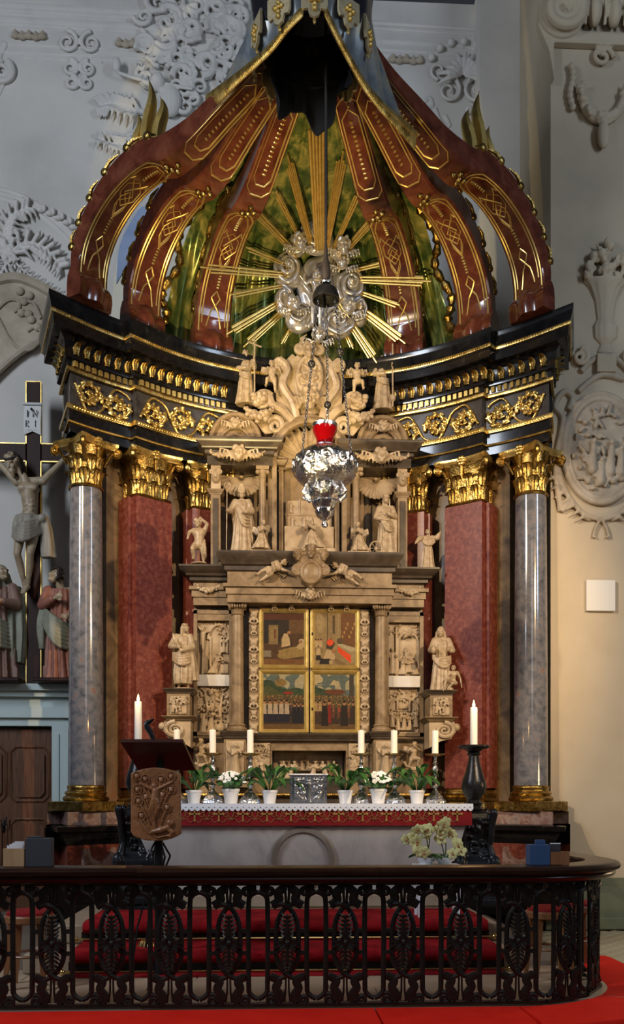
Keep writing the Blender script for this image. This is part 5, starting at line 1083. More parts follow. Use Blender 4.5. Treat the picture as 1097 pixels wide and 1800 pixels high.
for e in (-1, 1):
    m.tube([(e * 0.12 + a, 11.30, rz(605) + b_) for a, b_ in spiral(0, 0, 0.09, 0.015, 90, e * 1.6, 22)], 0.03, 7); m.tube([(e * 0.17 + a, 11.30, rz(700) + b_) for a, b_ in spiral(0, 0, 0.08, 0.015, -90, -e * 1.6, 22)], 0.028, 7); m.tube([(e * 0.05, 11.3, rz(600)), (e * 0.10, 11.26, rz(590)), (e * 0.03, 11.27, rz(582))], [0.03, 0.03, 0.01], 6)
m.prism([(-0.2, rz(735)), (0.2, rz(735)), (0.22, rz(620)), (0, rz(596)), (-0.22, rz(620))], 11.36, 11.6); head(m, (0, 11.27, rz(612)), (0, -1, 0), 'curly', 0.9); head(m, (0, 11.22, rz(700)), (0, -1, -0.2), 'short', 1.15)
put('crest_cartouche', remesh(m, 0.011, 1), 'alabaster', ret)
# coat of arms
m = MB(); m.prism([(-0.13, 0.12), (0.13, 0.12), (0.15, 0.0), (0.10, -0.12), (0, -0.2), (-0.10, -0.12), (-0.15, 0.0)], -0.05, 0.05); m.tube([(0.10 * math.cos(t), -0.06, -0.04 + 0.11 * math.sin(t)) for t in [6.2832 * k / 18 for k in range(19)]], 0.02, 6); m.ell((0, -0.05, -0.04), (0.08, 0.03, 0.09)); head(m, (0, -0.05, 0.17), (0, -1, 0), 'crown', 0.62); head(m, (-0.13, -0.03, 0.14), (-0.2, -1, 0), 'curly', 0.55); head(m, (0.13, -0.03, 0.14), (0.2, -1, 0), 'curly', 0.55)
for e in (-1, 1): m.tube([(e * 0.14 + a, -0.04, -0.02 + b_) for a, b_ in spiral(0, 0, 0.06, 0.01, 90, -e * 1.5, 18)], 0.022, 6)
o = put('coat_of_arms', remesh(m, 0.009, 1), 'retable_stone', ret); o.location = (0, 10.96, rz(1010)); o.scale = (1.15,) * 3
# consoles of the side saints
def console():
    m = MB(); x0, x1 = rx(207), rx(246)
    m.box(x0, x1, 10.95, 11.75, rz(1264), rz(1224)); return m
both(console, 'saint_pedestal', 'retable_stone'); both(lambda: cornice(205, 246, 10.95, 1216, 1225, 0.05, True), 'pedestal_cap', 'retable_dark'); both(lambda: cornice(205, 246, 10.95, 1263, 1270, 0.06, True), 'pedestal_foot', 'retable_stone')
relief(-1, 1229, 1260, r_crowd, 'pedestal_relief', 212, 241, 0.006, 10.945); relief(1, 1229, 1260, r_crowd, 'pedestal_relief', 212, 241, 0.006, 10.945)
def scon():
    m = MB(); cx, cz = rx(232), rz(1286); m.prism([(rx(206), rz(1270)), (rx(250), rz(1270)), (rx(254), rz(1286)), (rx(244), rz(1300)), (rx(226), rz(1304)), (rx(206), rz(1316))], 10.97, 11.75)
    m.tube([(cx + 1.3 * a, 10.95, cz + b_) for a, b_ in spiral(0, 0, 0.10, 0.012, 90, -2.2, 40)], [0.03 - 0.0004 * k for k in range(41)], 8); m.ell((rx(254), 10.99, rz(1280)), 0.05); return m
both(scon, 'scroll_console', 'alabaster')
# ------------------------------------------------------------------ statues on the retable
m, J = fig(dict(elL=(-0.30, -0.05, 1.12), wrL=(-0.36, -0.22, 1.06), elR=(0.27, -0.05, 1.1), wrR=(0.10, -0.26, 1.02), head=(0, -0.04, 1.56)), sleeve=0.04, hair='mitre')
robe(m, RB, 11, 0.10); swags(m, (-0.16, -0.06, 1.36), (0.22, -0.06, 0.95), 4, 0.12, 0.035, 0.08, -0.12); robe(m, [(0, 0.06, 1.38, 0.22, 0.1), (0, 0.06, 1.1, 0.28, 0.14), (0.05, 0.07, 0.7, 0.28, 0.16), (0.06, 0.08, 0.2, 0.30, 0.18)], 9, 0.07)
m.tube([(-0.40, -0.24, 0.02), (-0.38, -0.24, 1.6)], 0.018, 6); m.tube([(-0.38 + a, -0.24, 1.72 + b_) for a, b_ in spiral(0, 0, 0.12, 0.03, 270, 1.4, 20)], 0.022, 6)
statue('bishop_statue', m, 'alabaster', 'stone bishop statue with mitre and crozier in the upper left niche', 425, 973, 122, 11.30, 0.013, H=1.85)
m, J = fig(dict(elL=(-0.28, -0.05, 1.1), wrL=(-0.05, -0.22, 1.0), elR=(0.27, -0.05, 1.12), wrR=(0.05, -0.24, 1.14), head=(0.01, -0.03, 1.60)), sleeve=0.03, hair='crown', look=(-0.2, -1, 0.2))
robe(m, RB, 13, 0.10, 1); swags(m, (-0.20, -0.06, 1.28), (0.20, -0.06, 0.98), 5, 0.10, 0.035, 0.06, -0.14); robe(m, [(0.12, 0.04, 1.36, 0.16, 0.1), (0.18, 0.05, 1.0, 0.2, 0.14), (0.16, 0.05, 0.5, 0.2, 0.16), (0.16, 0.05, 0.06, 0.2, 0.18)], 7, 0.09)
wc = (-0.30, -0.24, 0.2); m.tube([(wc[0] + 0.17 * math.cos(t), wc[1], wc[2] + 0.19 * math.sin(t)) for t in [6.2832 * k / 20 for k in range(21)]], 0.026, 6)
for k in range(4): a = k * 0.785; m.cap((wc[0] - 0.17 * math.cos(a), wc[1], wc[2] - 0.19 * math.sin(a)), (wc[0] + 0.17 * math.cos(a), wc[1], wc[2] + 0.19 * math.sin(a)), 0.012, 0.012, 5)
statue('crowned_saint_statue', m, 'alabaster', 'stone female saint with a spoked wheel in the upper right niche', 678, 981, 108, 11.30, 0.013)
KN = dict(head=(0.06, -0.12, 1.22), neck=(0.02, -0.05, 1.06), chest=(0, 0, 0.9), belly=(-0.02, 0.02, 0.7), pelvis=(-0.04, 0.04, 0.52), shL=(-0.15, -0.02, 1.02), shR=(0.17, -0.02, 1.0), elL=(-0.12, -0.2, 0.82), elR=(0.26, -0.16, 0.82), wrL=(0.10, -0.32, 0.92), wrR=(0.22, -0.34, 0.95), hipL=(-0.12, 0.04, 0.5), hipR=(0.06, 0.04, 0.5), knL=(0.0, -0.25, 0.12), knR=(0.22, -0.2, 0.15), anL=(-0.35, 0.12, 0.08), anR=(-0.2, 0.2, 0.08))
for sg, px, ft, lab in ((1, 461, 967, 'small kneeling stone angel left of the central niche'), (-1, 631, 971, 'small kneeling stone angel right of the central niche')):
    m, J = fig(KN, sleeve=0.03, hair='curly', look=(0.5, -0.8, -0.1)); robe(m, [(0.0, 0, 1.0, 0.15, 0.12), (-0.02, 0, 0.7, 0.17, 0.15), (-0.02, -0.02, 0.4, 0.26, 0.24), (-0.08, -0.02, 0.03, 0.44, 0.32)], 9, 0.12); wing(m, (-0.1, 0.12, 0.9), (-0.42, 0.2, 1.15), 0.8, 6); wing(m, (0.1, 0.12, 0.9), (0.3, 0.25, 1.25), 0.8, 6)
    statue('kneeling_angel', m, 'alabaster', lab, px, ft, 52, 11.22, 0.02, H=1.35, mirror=sg < 0, group='kneeling angels of the niche')
m, J = fig(KN, sleeve=0.04, hair='veil', look=(0.7, -0.6, 0.1)); robe(m, [(0.0, 0, 1.0, 0.16, 0.12), (-0.02, 0, 0.7, 0.19, 0.16), (-0.04, -0.02, 0.4, 0.32, 0.24), (-0.12, -0.02, 0.03, 0.52, 0.32)], 11, 0.10)
statue('kneeling_figure', m, 'alabaster', 'kneeling veiled stone figure in the central niche below the lamp', 548, 966, 56, 11.26, 0.02, H=1.35, mirror=True)
m = putto(dict(elL=(-0.34, -0.1, 1.15), wrL=(-0.38, -0.2, 0.95), elR=(0.3, -0.05, 1.45), wrR=(0.12, -0.05, 1.62), knL=(-0.22, -0.25, 0.5), anL=(-0.18, -0.05, 0.2), head=(-0.05, -0.05, 1.48)), False); swags(m, (0.2, 0, 0.9), (0.25, 0, 0.3), 3, 0.05, 0.05, 0.05)
statue('putto_statue', m, 'alabaster', 'naked stone boy statue on the left end of the middle cornice', 350, 992, 82, 11.25, 0.016)
m, J = fig(dict(elL=(-0.34, -0.12, 1.3), wrL=(-0.5, -0.2, 1.12), elR=(0.36, -0.1, 1.32), wrR=(0.46, -0.14, 1.5)), sleeve=0.06, hair='short', look=(0.1, -1, 0.3)); robe(m, RB, 9, 0.11, 2); swags(m, (-0.3, -0.05, 1.3), (0.3, -0.05, 1.3), 3, 0.12, 0.05, 0.06, -0.1)
statue('monk_statue', m, 'alabaster', 'stone monk with raised arms on the right end of the middle cornice', 752, 1003, 72, 11.25, 0.016)
m, J = fig(dict(head=(0.06, -0.04, 1.58), elL=(-0.30, -0.08, 1.12), wrL=(-0.10, -0.26, 1.08), elR=(0.24, -0.05, 1.1), wrR=(0.0, -0.28, 0.98)), sleeve=0.04, hair='long', look=(0.6, -0.8, 0.2)); robe(m, RB[:5] + [(0, 0, 0.16, 0.22, 0.2)], 11, 0.11); swags(m, (-0.26, -0.05, 0.95), (0.22, -0.04, 1.02), 5, 0.06, 0.045, 0.07, -0.16); robe(m, [(0.1, 0.03, 1.0, 0.18, 0.14), (0.14, 0.04, 0.6, 0.22, 0.18), (0.2, 0.05, 0.25, 0.2, 0.14)], 7, 0.12)
m.tube([(-0.02, -0.3, 0.98), (-0.18, -0.3, 1.25), (-0.24, -0.28, 1.42)], [0.03, 0.06, 0.015], 7, flat=0.4)
statue('palm_saint_statue', m, 'alabaster', 'stone saint holding a palm leaf on the left bracket', 322, 1214, 117, 11.06, 0.012)
m, J = fig(dict(head=(-0.03, -0.05, 1.58), elL=(-0.28, -0.06, 1.12), wrL=(-0.24, -0.26, 1.14), elR=(0.27, -0.05, 1.12), wrR=(0.22, -0.26, 1.06)), sleeve=0.04, hair='veil', look=(-0.3, -1, -0.2)); robe(m, RB, 12, 0.10, 1); swags(m, (-0.24, -0.05, 1.0), (0.24, -0.05, 0.98), 4, 0.10, 0.04, 0.06, -0.13); m.ell((-0.26, -0.3, 1.08), (0.07, 0.07, 0.1))
S2 = MB(); JJ = dict(KN); body(S2, dict(head=(0, -0.05, 1.0), neck=(0, 0, 0.88), chest=(0, 0, 0.74), belly=(0, 0.02, 0.56), pelvis=(0, 0.02, 0.42), shL=(-0.17, 0, 0.84), shR=(0.17, 0, 0.84), elL=(-0.26, -0.1, 0.6), elR=(0.3, 0, 0.6), wrL=(-0.15, -0.25, 0.55), wrR=(0.34, -0.02, 0.32), hipL=(-0.1, 0, 0.4), hipR=(0.1, 0, 0.4), knL=(-0.35, -0.28, 0.5), knR=(-0.1, -0.35, 0.34), anL=(-0.45, -0.25, 0.06), anR=(-0.3, -0.3, 0.1)), hands=True, fingers=False); head(S2, (0, -0.05, 1.0), (-0.3, -1, 0.4), 'short')
m.join(S2, MT(0.28, -0.12, 0.02, 0.62))
statue('alms_saint_statue', m, 'alabaster', 'stone veiled saint with a small seated beggar on the right bracket', 776, 1220, 116, 11.08, 0.012)
for sg, px, ft, lab, hh in ((1, 432, 712, 'stone angel holding a cross on the left crest of the altarpiece', 'cross'), (-1, 673, 722, 'stone angel holding a tall staff on the right crest of the altarpiece', 'staff')):
    m, J = fig(dict(elR=(0.27, -0.05, 1.15), wrR=(0.26, -0.22, 1.3), elL=(-0.27, -0.05, 1.12), wrL=(-0.02, -0.26, 1.05)), sleeve=0.035, hair='curly', look=(0.3, -1, 0.1)); robe(m, RB, 10, 0.11); wing(m, (-0.1, 0.14, 1.3), (-0.42, 0.2, 1.5), 1.0, 6); wing(m, (0.1, 0.14, 1.3), (0.32, 0.24, 1.5), 1.0, 6); swags(m, (-0.2, -0.05, 1.0), (0.2, -0.05, 0.95), 3, 0.06, 0.04)
    m.tube([(0.28, -0.24, 0.02), (0.28, -0.24, 2.0)], 0.032, 6)
    if hh == 'cross': m.tube([(0.06, -0.26, 1.86), (0.50, -0.22, 1.72)], 0.032, 6)
    else: m.ell((0.28, -0.24, 0.3), (0.1, 0.1, 0.12))
    statue('crest_angel', m, 'alabaster', lab, px, ft, 112, 11.40, 0.014, H=2.0, mirror=sg < 0 and False)
for sg, px, ft, hp, lab in ((1, 481, 1024, 52, 'flying stone putto left of the coat of arms'), (-1, 607, 1030, 52, 'flying stone putto right of the coat of arms')):
    m = putto(dict(elR=(0.34, -0.1, 1.3), wrR=(0.5, -0.12, 1.45), elL=(-0.2, -0.2, 0.95), wrL=(0.0, -0.3, 0.9)), True); swags(m, (-0.2, 0, 0.75), (0.2, 0, 0.7), 3, 0.05, 0.05); m2 = MB(); m2.join(m, MT(0, 0, 0, 1, 0, R_(-6), R_(58))); zs = min(p[2] for p in m2.v); xs = (min(p[0] for p in m2.v) + max(p[0] for p in m2.v)) / 2; m2 = MB().join(m2, MT(-xs, 0, -zs)); hh = max(p[2] for p in m2.v)
    statue('flying_putto', m2, 'alabaster', lab, px, ft, hp, 11.02, 0.015, H=hh, mirror=sg < 0, base=False, group='flying putti beside the coat of arms')
for sg, px, ft, lab in ((1, 355, 1348, 'stone putto crouching under the left side panel behind the candles'), (-1, 727, 1354, 'stone putto crouching under the right side panel behind the candles')):
    m = putto(dict(knL=(-0.3, -0.25, 0.65), anL=(-0.2, -0.1, 0.3), knR=(0.2, -0.3, 0.55), anR=(0.3, -0.15, 0.2), elL=(-0.35, -0.15, 1.15), wrL=(-0.12, -0.3, 1.3), head=(-0.05, -0.08, 1.45)), True); m.tube([(-0.4, 0, 0.2), (0, -0.1, 0.1), (0.4, 0, 0.25), (0.55, 0, 0.5)], 0.1, 8)
    statue('crouching_putto', m, 'alabaster', lab, px, ft, 52, 11.2, 0.016, mirror=sg < 0, group='crouching putti under the panels')
for sg, px, ft, lab in ((1, 478, 690, 'small stone putto on the left scroll of the crest'), (-1, 628, 694, 'small stone putto on the right scroll of the crest')):
    m = putto(dict(knL=(-0.25, -0.25, 0.6), anL=(-0.3, -0.1, 0.3), elR=(0.34, -0.1, 1.3), wrR=(0.42, -0.15, 1.1)), True)
    statue('crest_putto', m, 'alabaster', lab, px, ft, 58, 11.28, 0.018, mirror=sg < 0, base=False, group='putti on the crest')
# ================================================================== painted shrine doors
def paint_canvas(W, H, draw, seed):
    q = np.random.RandomState(seed); im = np.zeros((H, W, 3)); yy, xx = np.mgrid[0:H, 0:W]; u = xx / W; v = 1 - yy / H
    def nz(sc):
        g = q.rand(int(H / sc) + 3, int(W / sc) + 3); a = yy / sc; b = xx / sc; i, j = a.astype(int), b.astype(int); fa, fb = a - i, b - j
        return g[i, j] * (1 - fa) * (1 - fb) + g[i + 1, j] * fa * (1 - fb) + g[i, j + 1] * (1 - fa) * fb + g[i + 1, j + 1] * fa * fb
    class P: pass
    p = P(); p.u, p.v, p.nz, p.q = u, v, nz, q
    def fill(mask, col, var=0.25):
        n = (nz(5) * 0.6 + nz(2.2) * 0.4 - 0.5)[..., None] * var * 2 + 1; im[mask] = (np.array(col) * n)[mask]
    p.fill = fill
    p.ell = lambda cx, cy, rx, ry, col, a=0: fill((((u - cx) * math.cos(a) + (v - cy) * H / W * math.sin(a)) / rx) ** 2 + (((v - cy) * math.cos(a) - (u - cx) * W / H * math.sin(a)) / ry) ** 2 < 1, col)
    p.rect = lambda x0, x1, y0, y1, col: fill((u > x0) & (u < x1) & (v > y0) & (v < y1), col)
    def poly(pts, col):
        m = np.zeros((H, W), bool); n = len(pts)
        for i in range(n):
            x0, y0 = pts[i]; x1, y1 = pts[(i + 1) % n]
            if y0 == y1: continue
            m ^= ((y0 > v) != (y1 > v)) & (u < (x1 - x0) * (v - y0) / (y1 - y0) + x0)
        fill(m, col)
    p.poly = poly
    def person(x, y, h, robe_, top=None, w=0.3):
        p.poly([(x - w * h * 0.55, y), (x + w * h * 0.55, y), (x + w * h * 0.35, y + h * 0.8), (x - w * h * 0.35, y + h * 0.8)], robe_)
        if top is not None: p.poly([(x - w * h * 0.5, y + h * 0.36), (x + w * h * 0.5, y + h * 0.36), (x + w * h * 0.38, y + h * 0.82), (x - w * h * 0.38, y + h * 0.82)], top)
        p.ell(x, y + h * 0.89, 0.085 * h, 0.085 * h, (0.36, 0.20, 0.11)); p.ell(x, y + h * 0.95, 0.08 * h, 0.05 * h, (0.03, 0.015, 0.01))
    p.person = person
    draw(p); return np.clip(im * np.array([0.62, 0.52, 0.38]), 0.002, 1)
WT = (0.46, 0.38, 0.24); DK = (0.018, 0.014, 0.012)
def d_bed(p):
    p.fill(p.v > -1, (0.075, 0.042, 0.018), 0.4); p.rect(0, 0.42, 0.42, 1, (0.022, 0.018, 0.014)); p.rect(0.0, 1, 0.86, 0.97, (0.085, 0.03, 0.014)); p.rect(0.14, 0.36, 0.40, 0.76, (0.20, 0.15, 0.07)); p.rect(0.18, 0.33, 0.46, 0.72, (0.25, 0.19, 0.09)); p.rect(0.26, 0.31, 0.5, 0.68, (0.14, 0.06, 0.03)); p.rect(0.36, 0.62, 0.55, 0.86, (0.03, 0.022, 0.015)); p.rect(0.62, 1, 0.6, 0.86, (0.12, 0.07, 0.03))
    p.rect(0, 1, 0, 0.12, (0.16, 0.085, 0.03)); p.rect(0, 0.2, 0.16, 0.28, (0.22, 0.20, 0.16)); p.poly([(0.44, 0.34), (0.66, 0.38), (0.64, 0.5), (0.58, 0.6), (0.5, 0.6), (0.45, 0.5)], WT); p.ell(0.62, 0.62, 0.045, 0.03, (0.36, 0.2, 0.1)); p.poly([(0.62, 0.58), (0.68, 0.42), (0.7, 0.36), (0.66, 0.36)], DK)
    p.ell(0.66, 0.24, 0.32, 0.10, (0.25, 0.19, 0.07), 0.25); p.poly([(0.36, 0.28), (0.55, 0.32), (0.95, 0.36), (0.98, 0.18), (0.6, 0.13), (0.4, 0.18)], (0.27, 0.20, 0.075)); p.poly([(0.78, 0.34), (0.95, 0.5), (0.99, 0.36), (0.9, 0.3)], (0.42, 0.34, 0.2)); p.ell(0.92, 0.46, 0.07, 0.045, (0.44, 0.38, 0.28)); p.ell(0.9, 0.45, 0.04, 0.03, (0.32, 0.18, 0.09)); p.rect(0.4, 0.76, 0.04, 0.1, (0.15, 0.07, 0.02))
def d_choir(p):
    p.fill(p.v > -1, (0.27, 0.21, 0.11), 0.25); p.rect(0.64, 1, 0.35, 1, (0.15, 0.07, 0.025)); p.rect(0.3, 0.33, 0.45, 1, (0.10, 0.075, 0.04)); p.rect(0.44, 0.5, 0.6, 0.95, (0.09, 0.07, 0.04)); p.ell(0.15, 0.8, 0.1, 0.18, (0.33, 0.27, 0.16)); p.rect(0.56, 0.6, 0.5, 0.98, (0.33, 0.26, 0.15))
    for k in range(8): p.ell(0.68 + 0.04 * k, 0.55 + 0.08 * (k % 4), 0.02, 0.03, (0.4, 0.26, 0.09))
    p.poly([(0.55, 0.33), (0.88, 0.05), (0.97, 0.08), (0.97, 0.30), (0.60, 0.44)], (0.3, 0.26, 0.16)); p.poly([(0.56, 0.37), (0.88, 0.2), (0.88, 0.05), (0.57, 0.26)], (0.72, 0.075, 0.012)); p.poly([(0.58, 0.44), (0.97, 0.34), (0.97, 0.29), (0.88, 0.27), (0.57, 0.39)], (0.42, 0.40, 0.30)); p.poly([(0.4, 0.2), (0.8, 0.02), (0.55, 0.02)], (0.2, 0.14, 0.07))
    for x in (0.04, 0.1, 0.16): p.person(x, 0.25, 0.26, (0.2, 0.15, 0.09), WT)
    p.person(0.1, 0.1, 0.28, DK, WT, 0.42); p.poly([(0.2, 0.12), (0.5, 0.12), (0.48, 0.28), (0.3, 0.30)], WT); p.poly([(0.12, 0.03), (0.4, 0.03), (0.4, 0.13), (0.15, 0.14)], DK); p.ell(0.46, 0.27, 0.05, 0.035, (0.3, 0.16, 0.08)); p.poly([(0.28, 0.33), (0.42, 0.30), (0.5, 0.42), (0.4, 0.52), (0.3, 0.46)], (0.06, 0.04, 0.03)); p.ell(0.38, 0.44, 0.08, 0.06, (0.70, 0.08, 0.015)); p.ell(0.62, 0.47, 0.08, 0.06, (0.1, 0.07, 0.04)); p.ell(0.4, 0.07, 0.05, 0.04, (0.4, 0.34, 0.2))
def d_land(p, right):
    p.fill(p.v > -1, (0.10, 0.15, 0.16), 0.3); n = p.nz(14)
    p.fill((p.v > 0.72) & (n > 0.52), (0.36, 0.36, 0.27), 0.2)
    if right: p.fill((p.v > 0.8) & (p.u < 0.6) & (n > 0.35), (0.44, 0.40, 0.26), 0.15)
    h = 0.78 - 0.22 * p.u if right else 0.88 - 0.2 * p.u + 0.04 * np.sin(p.u * 9)
    p.fill(p.v < h, (0.035, 0.065, 0.035), 0.5); p.fill(p.v < h - 0.12, (0.07, 0.085, 0.03), 0.5); p.fill((p.v < 0.62) & (p.nz(4) > 0.5), (0.10, 0.085, 0.03), 0.4)
    if not right: p.ell(0.42, 0.84, 0.14, 0.07, (0.22, 0.16, 0.06)); p.rect(0.34, 0.37, 0.85, 0.97, (0.13, 0.1, 0.05)); p.ell(0.6, 0.66, 0.12, 0.025, (0.28, 0.03, 0.015))
    else: p.rect(0.84, 0.95, 0.55, 1, (0.055, 0.05, 0.04)); p.ell(0.5, 0.68, 0.25, 0.05, (0.13, 0.045, 0.02))
    for k in range(260):
        x, y = p.q.rand(), 0.42 + 0.2 * p.q.rand(); c = [(0.2, 0.12, 0.05), (0.12, 0.05, 0.03), (0.3, 0.22, 0.1), (0.05, 0.035, 0.03)][k % 4]; p.ell(x, y, 0.012, 0.016, c)
    p.fill((p.v < 0.40), (0.045, 0.032, 0.022), 0.5); p.fill(p.v < 0.1, (0.13, 0.08, 0.03), 0.3)
    if not right:
        for k in range(12): p.person(0.03 + 0.085 * k + 0.02 * p.q.rand(), 0.24, 0.26, (0.02, 0.018, 0.03), (0.05, 0.04, 0.045), 0.24)
        for x in (0.03, 0.17, 0.3, 0.44, 0.57): p.person(x, 0.14, 0.40, (0.016, 0.016, 0.04), (0.42, 0.38, 0.32), 0.30)
        for x in (0.75, 0.85, 0.95): p.person(x, 0.12, 0.36, (0.014, 0.013, 0.022))
    else:
        for k in range(8): p.person(0.1 + 0.12 * k, 0.22, 0.28, (0.14, 0.05, 0.025), (0.2, 0.08, 0.04), 0.2)
        for x in (0.04, 0.14): p.person(x, 0.22, 0.32, (0.05, 0.03, 0.02), (0.36, 0.28, 0.15), 0.28)
        p.person(0.36, 0.12, 0.42, (0.22, 0.02, 0.015), None, 0.22); p.person(0.25, 0.07, 0.45, DK, DK, 0.36); p.person(0.72, 0.07, 0.46, DK, DK, 0.38); p.person(0.93, 0.1, 0.42, (0.03, 0.02, 0.016), None, 0.3); p.ell(0.6, 0.36, 0.03, 0.04, (0.3, 0.05, 0.03))
pm = bpy.data.materials.new('oil_painting'); pm.use_nodes = True; _n = pm.node_tree.nodes; _a = _n.new('ShaderNodeVertexColor'); _a.layer_name = 'paint'; pm.node_tree.links.new(_a.outputs['Color'], _n['Principled BSDF'].inputs['Base Color']); _n['Principled BSDF'].inputs['Roughness'].default_value = 0.45; _n['Principled BSDF'].inputs['Specular IOR Level'].default_value = 0.2; MAT['oil_painting'] = pm
def painting(parent, x0, x1, z0, z1, y, draw, seed, lab):
    W, H = 120, round(120 * (z1 - z0) / (x1 - x0)); im = paint_canvas(W, H, draw, seed); V = [(x0 + (x1 - x0) * i / W, y, z1 - (z1 - z0) * j / H) for j in range(H + 1) for i in range(W + 1)]
    V += [(x0, y + 0.015, z1), (x1, y + 0.015, z1), (x1, y + 0.015, z0), (x0, y + 0.015, z0)]; n = (W + 1) * (H + 1)
    F = [(j * (W + 1) + i, (j + 1) * (W + 1) + i, (j + 1) * (W + 1) + i + 1, j * (W + 1) + i + 1) for j in range(H) for i in range(W)] + [(n, n + 1, n + 2, n + 3)]
    me = bpy.data.meshes.new('painting'); me.from_pydata(V, [], F); at = me.color_attributes.new('paint', 'FLOAT_COLOR', 'CORNER'); c = np.ones((len(F) - 1, 4, 4)); c[:, :, :3] = im.reshape(-1, 1, 3)
    c = np.concatenate([c.reshape(-1, 4), np.tile([0.03, 0.02, 0.01, 1], (4, 1))]); at.data.foreach_set('color', c.astype(np.float32).ravel())
    o = put('painting', me, 'oil_painting', parent, lab); return o
YP = 11.30
for sg, lab, dr in ((-1, 'left door of the shrine, gilt frame with two old paintings', ((d_bed, 11, 'painting of a priest at a sickbed'), (lambda p: d_land(p, False), 12, 'painting of clergy in a procession'))), (1, 'right door of the shrine, gilt frame with two old paintings', ((d_choir, 13, 'painting of men kneeling at a red altar'), (lambda p: d_land(p, True), 14, 'painting of dark-clad men before a crowd')))):
    hA, hB = (-90, -1) if sg < 0 else (1, 90)
    X = lambda h: rx(h); dr_ = thing('shrine_door', lab, 'painted door', (rx((hA + hB) / 2), YP, rz(1289)))
    m = MB(); m.box(X(hA), X(hB), YP, YP + 0.05, rz(1289), rz(1066)); m.obj('door_board', 'retable_stone', dr_)
    zz = [(1069, 1172), (1178, 1286)]
    for k, (p0, p1) in enumerate(zz):
        a, b_ = hA + 3, hB - 3; fr = MB(); t = 0.030
        for (xa, za, xb, zb) in ((X(a), rz(p0), X(b_), rz(p0)), (X(b_), rz(p0), X(b_), rz(p1)), (X(b_), rz(p1), X(a), rz(p1)), (X(a), rz(p1), X(a), rz(p0))):
            fr.tube([(xa, YP - 0.012, za), (xb, YP - 0.012, zb)], 0.020, 6)
        P = [[(X(a) + d, yy, rz(p1) + d), (X(b_) - d, yy, rz(p1) + d), (X(b_) - d, yy, rz(p0) - d), (X(a) + d, yy, rz(p0) - d)] for d, yy in ((0, YP - 0.02), (0.012, YP - 0.028), (0.035, YP - 0.012), (0.045, YP - 0.002), (0.045, YP), (0, YP))]
        fr.rings(P, caps=False); fr.obj('gilt_frame', 'gold_line', dr_)
        painting(dr_, X(a) + 0.03, X(b_) - 0.03, rz(p1) + 0.03, rz(p0) - 0.03, YP - 0.008, *dr[k])
    if sg > 0:
        for py in (1112, 1245): m = MB(); m.ell((X(5), YP - 0.035, rz(py)), (0.012, 0.015, 0.02), 8, 6); m.obj('keyhole_plate', 'iron', dr_)
# ================================================================== floor, steps, carpet
Y1, Y2 = 7.22, 7.72
def SX(px, py, Y): return onY(px, py, Y).x
m = MB(); m.bev(SX(40, 1700, Y1), SX(905, 1700, Y1), Y1, 10.6, 0.001, 0.16, 0.012); struct('floor_step_1', m, 'step_stone')
m = MB(); m.bev(SX(95, 1640, Y2), SX(875, 1640, Y2), Y2, 10.6, 0.161, 0.32, 0.012); struct('floor_step_2', m, 'step_stone')
xa, xb = SX(148, 1650, Y2), SX(855, 1650, Y2); n = 60
for nm, pr, lab in (('carpet_strip', [(Y1 - 0.17, 0.002), (Y1 - 0.168, 0.014), (Y1 - 0.016, 0.014), (Y1 - 0.016, 0.002)], 'narrow red carpet strip on the floor before the steps'),
                    ('stair_carpet', [(Y1 - 0.014, 0.085), (Y1 - 0.055, 0.10), (Y1 - 0.075, 0.13), (Y1 - 0.07, 0.165), (Y1 - 0.04, 0.184), (Y1 + 0.02, 0.188), (Y2 - 0.016, 0.188), (Y2 - 0.016, 0.162), (Y1 - 0.014, 0.162)], 'red carpet on the lower altar step'),
                    ('stair_carpet', [(Y2 - 0.014, 0.25), (Y2 - 0.055, 0.262), (Y2 - 0.075, 0.29), (Y2 - 0.07, 0.325), (Y2 - 0.04, 0.344), (Y2 + 0.02, 0.348), (8.55, 0.348), (8.55, 0.322), (Y2 - 0.014, 0.322)], 'red carpet on the upper altar platform')):
    m = MB(); m.rings([[(xa + (xb - xa) * i / n, y + 0.005 * math.sin(i * 0.9 + j * 2) * (j > 0), z) for j, (y, z) in enumerate(pr)] for i in range(n + 1)]); tag(m.obj(nm, 'red_carpet', None, 60), lab, 'carpet')
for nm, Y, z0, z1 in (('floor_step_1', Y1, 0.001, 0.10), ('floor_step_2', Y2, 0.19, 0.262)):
    m = MB(); m.box(xa - 0.02, xb + 0.02, Y - 0.013, Y - 0.001, z0, z1); m.obj('riser_shade_board', 'black_bronze', bpy.data.objects[nm])  # shade on the risers put in as black boards under the carpet nosings
for k, (Y, z) in enumerate(((Y1 - 0.045, 0.025), (Y2 - 0.045, 0.205))):
    r = thing('carpet_rod', 'brass carpet rod at the foot of the %s step' % ('lower', 'upper')[k], 'rod', (0, Y, z), 'brass carpet rods'); m = MB(); m.tube([(xa - 0.05, Y, z), (xb + 0.05, Y, z)], 0.012, 8); m.obj('rod', 'brass', r)
    for x in (xa - 0.06, xb + 0.06): m = MB(); m.ell((x, Y, z), 0.024, 10, 8); m.obj('knob', 'brass', r)
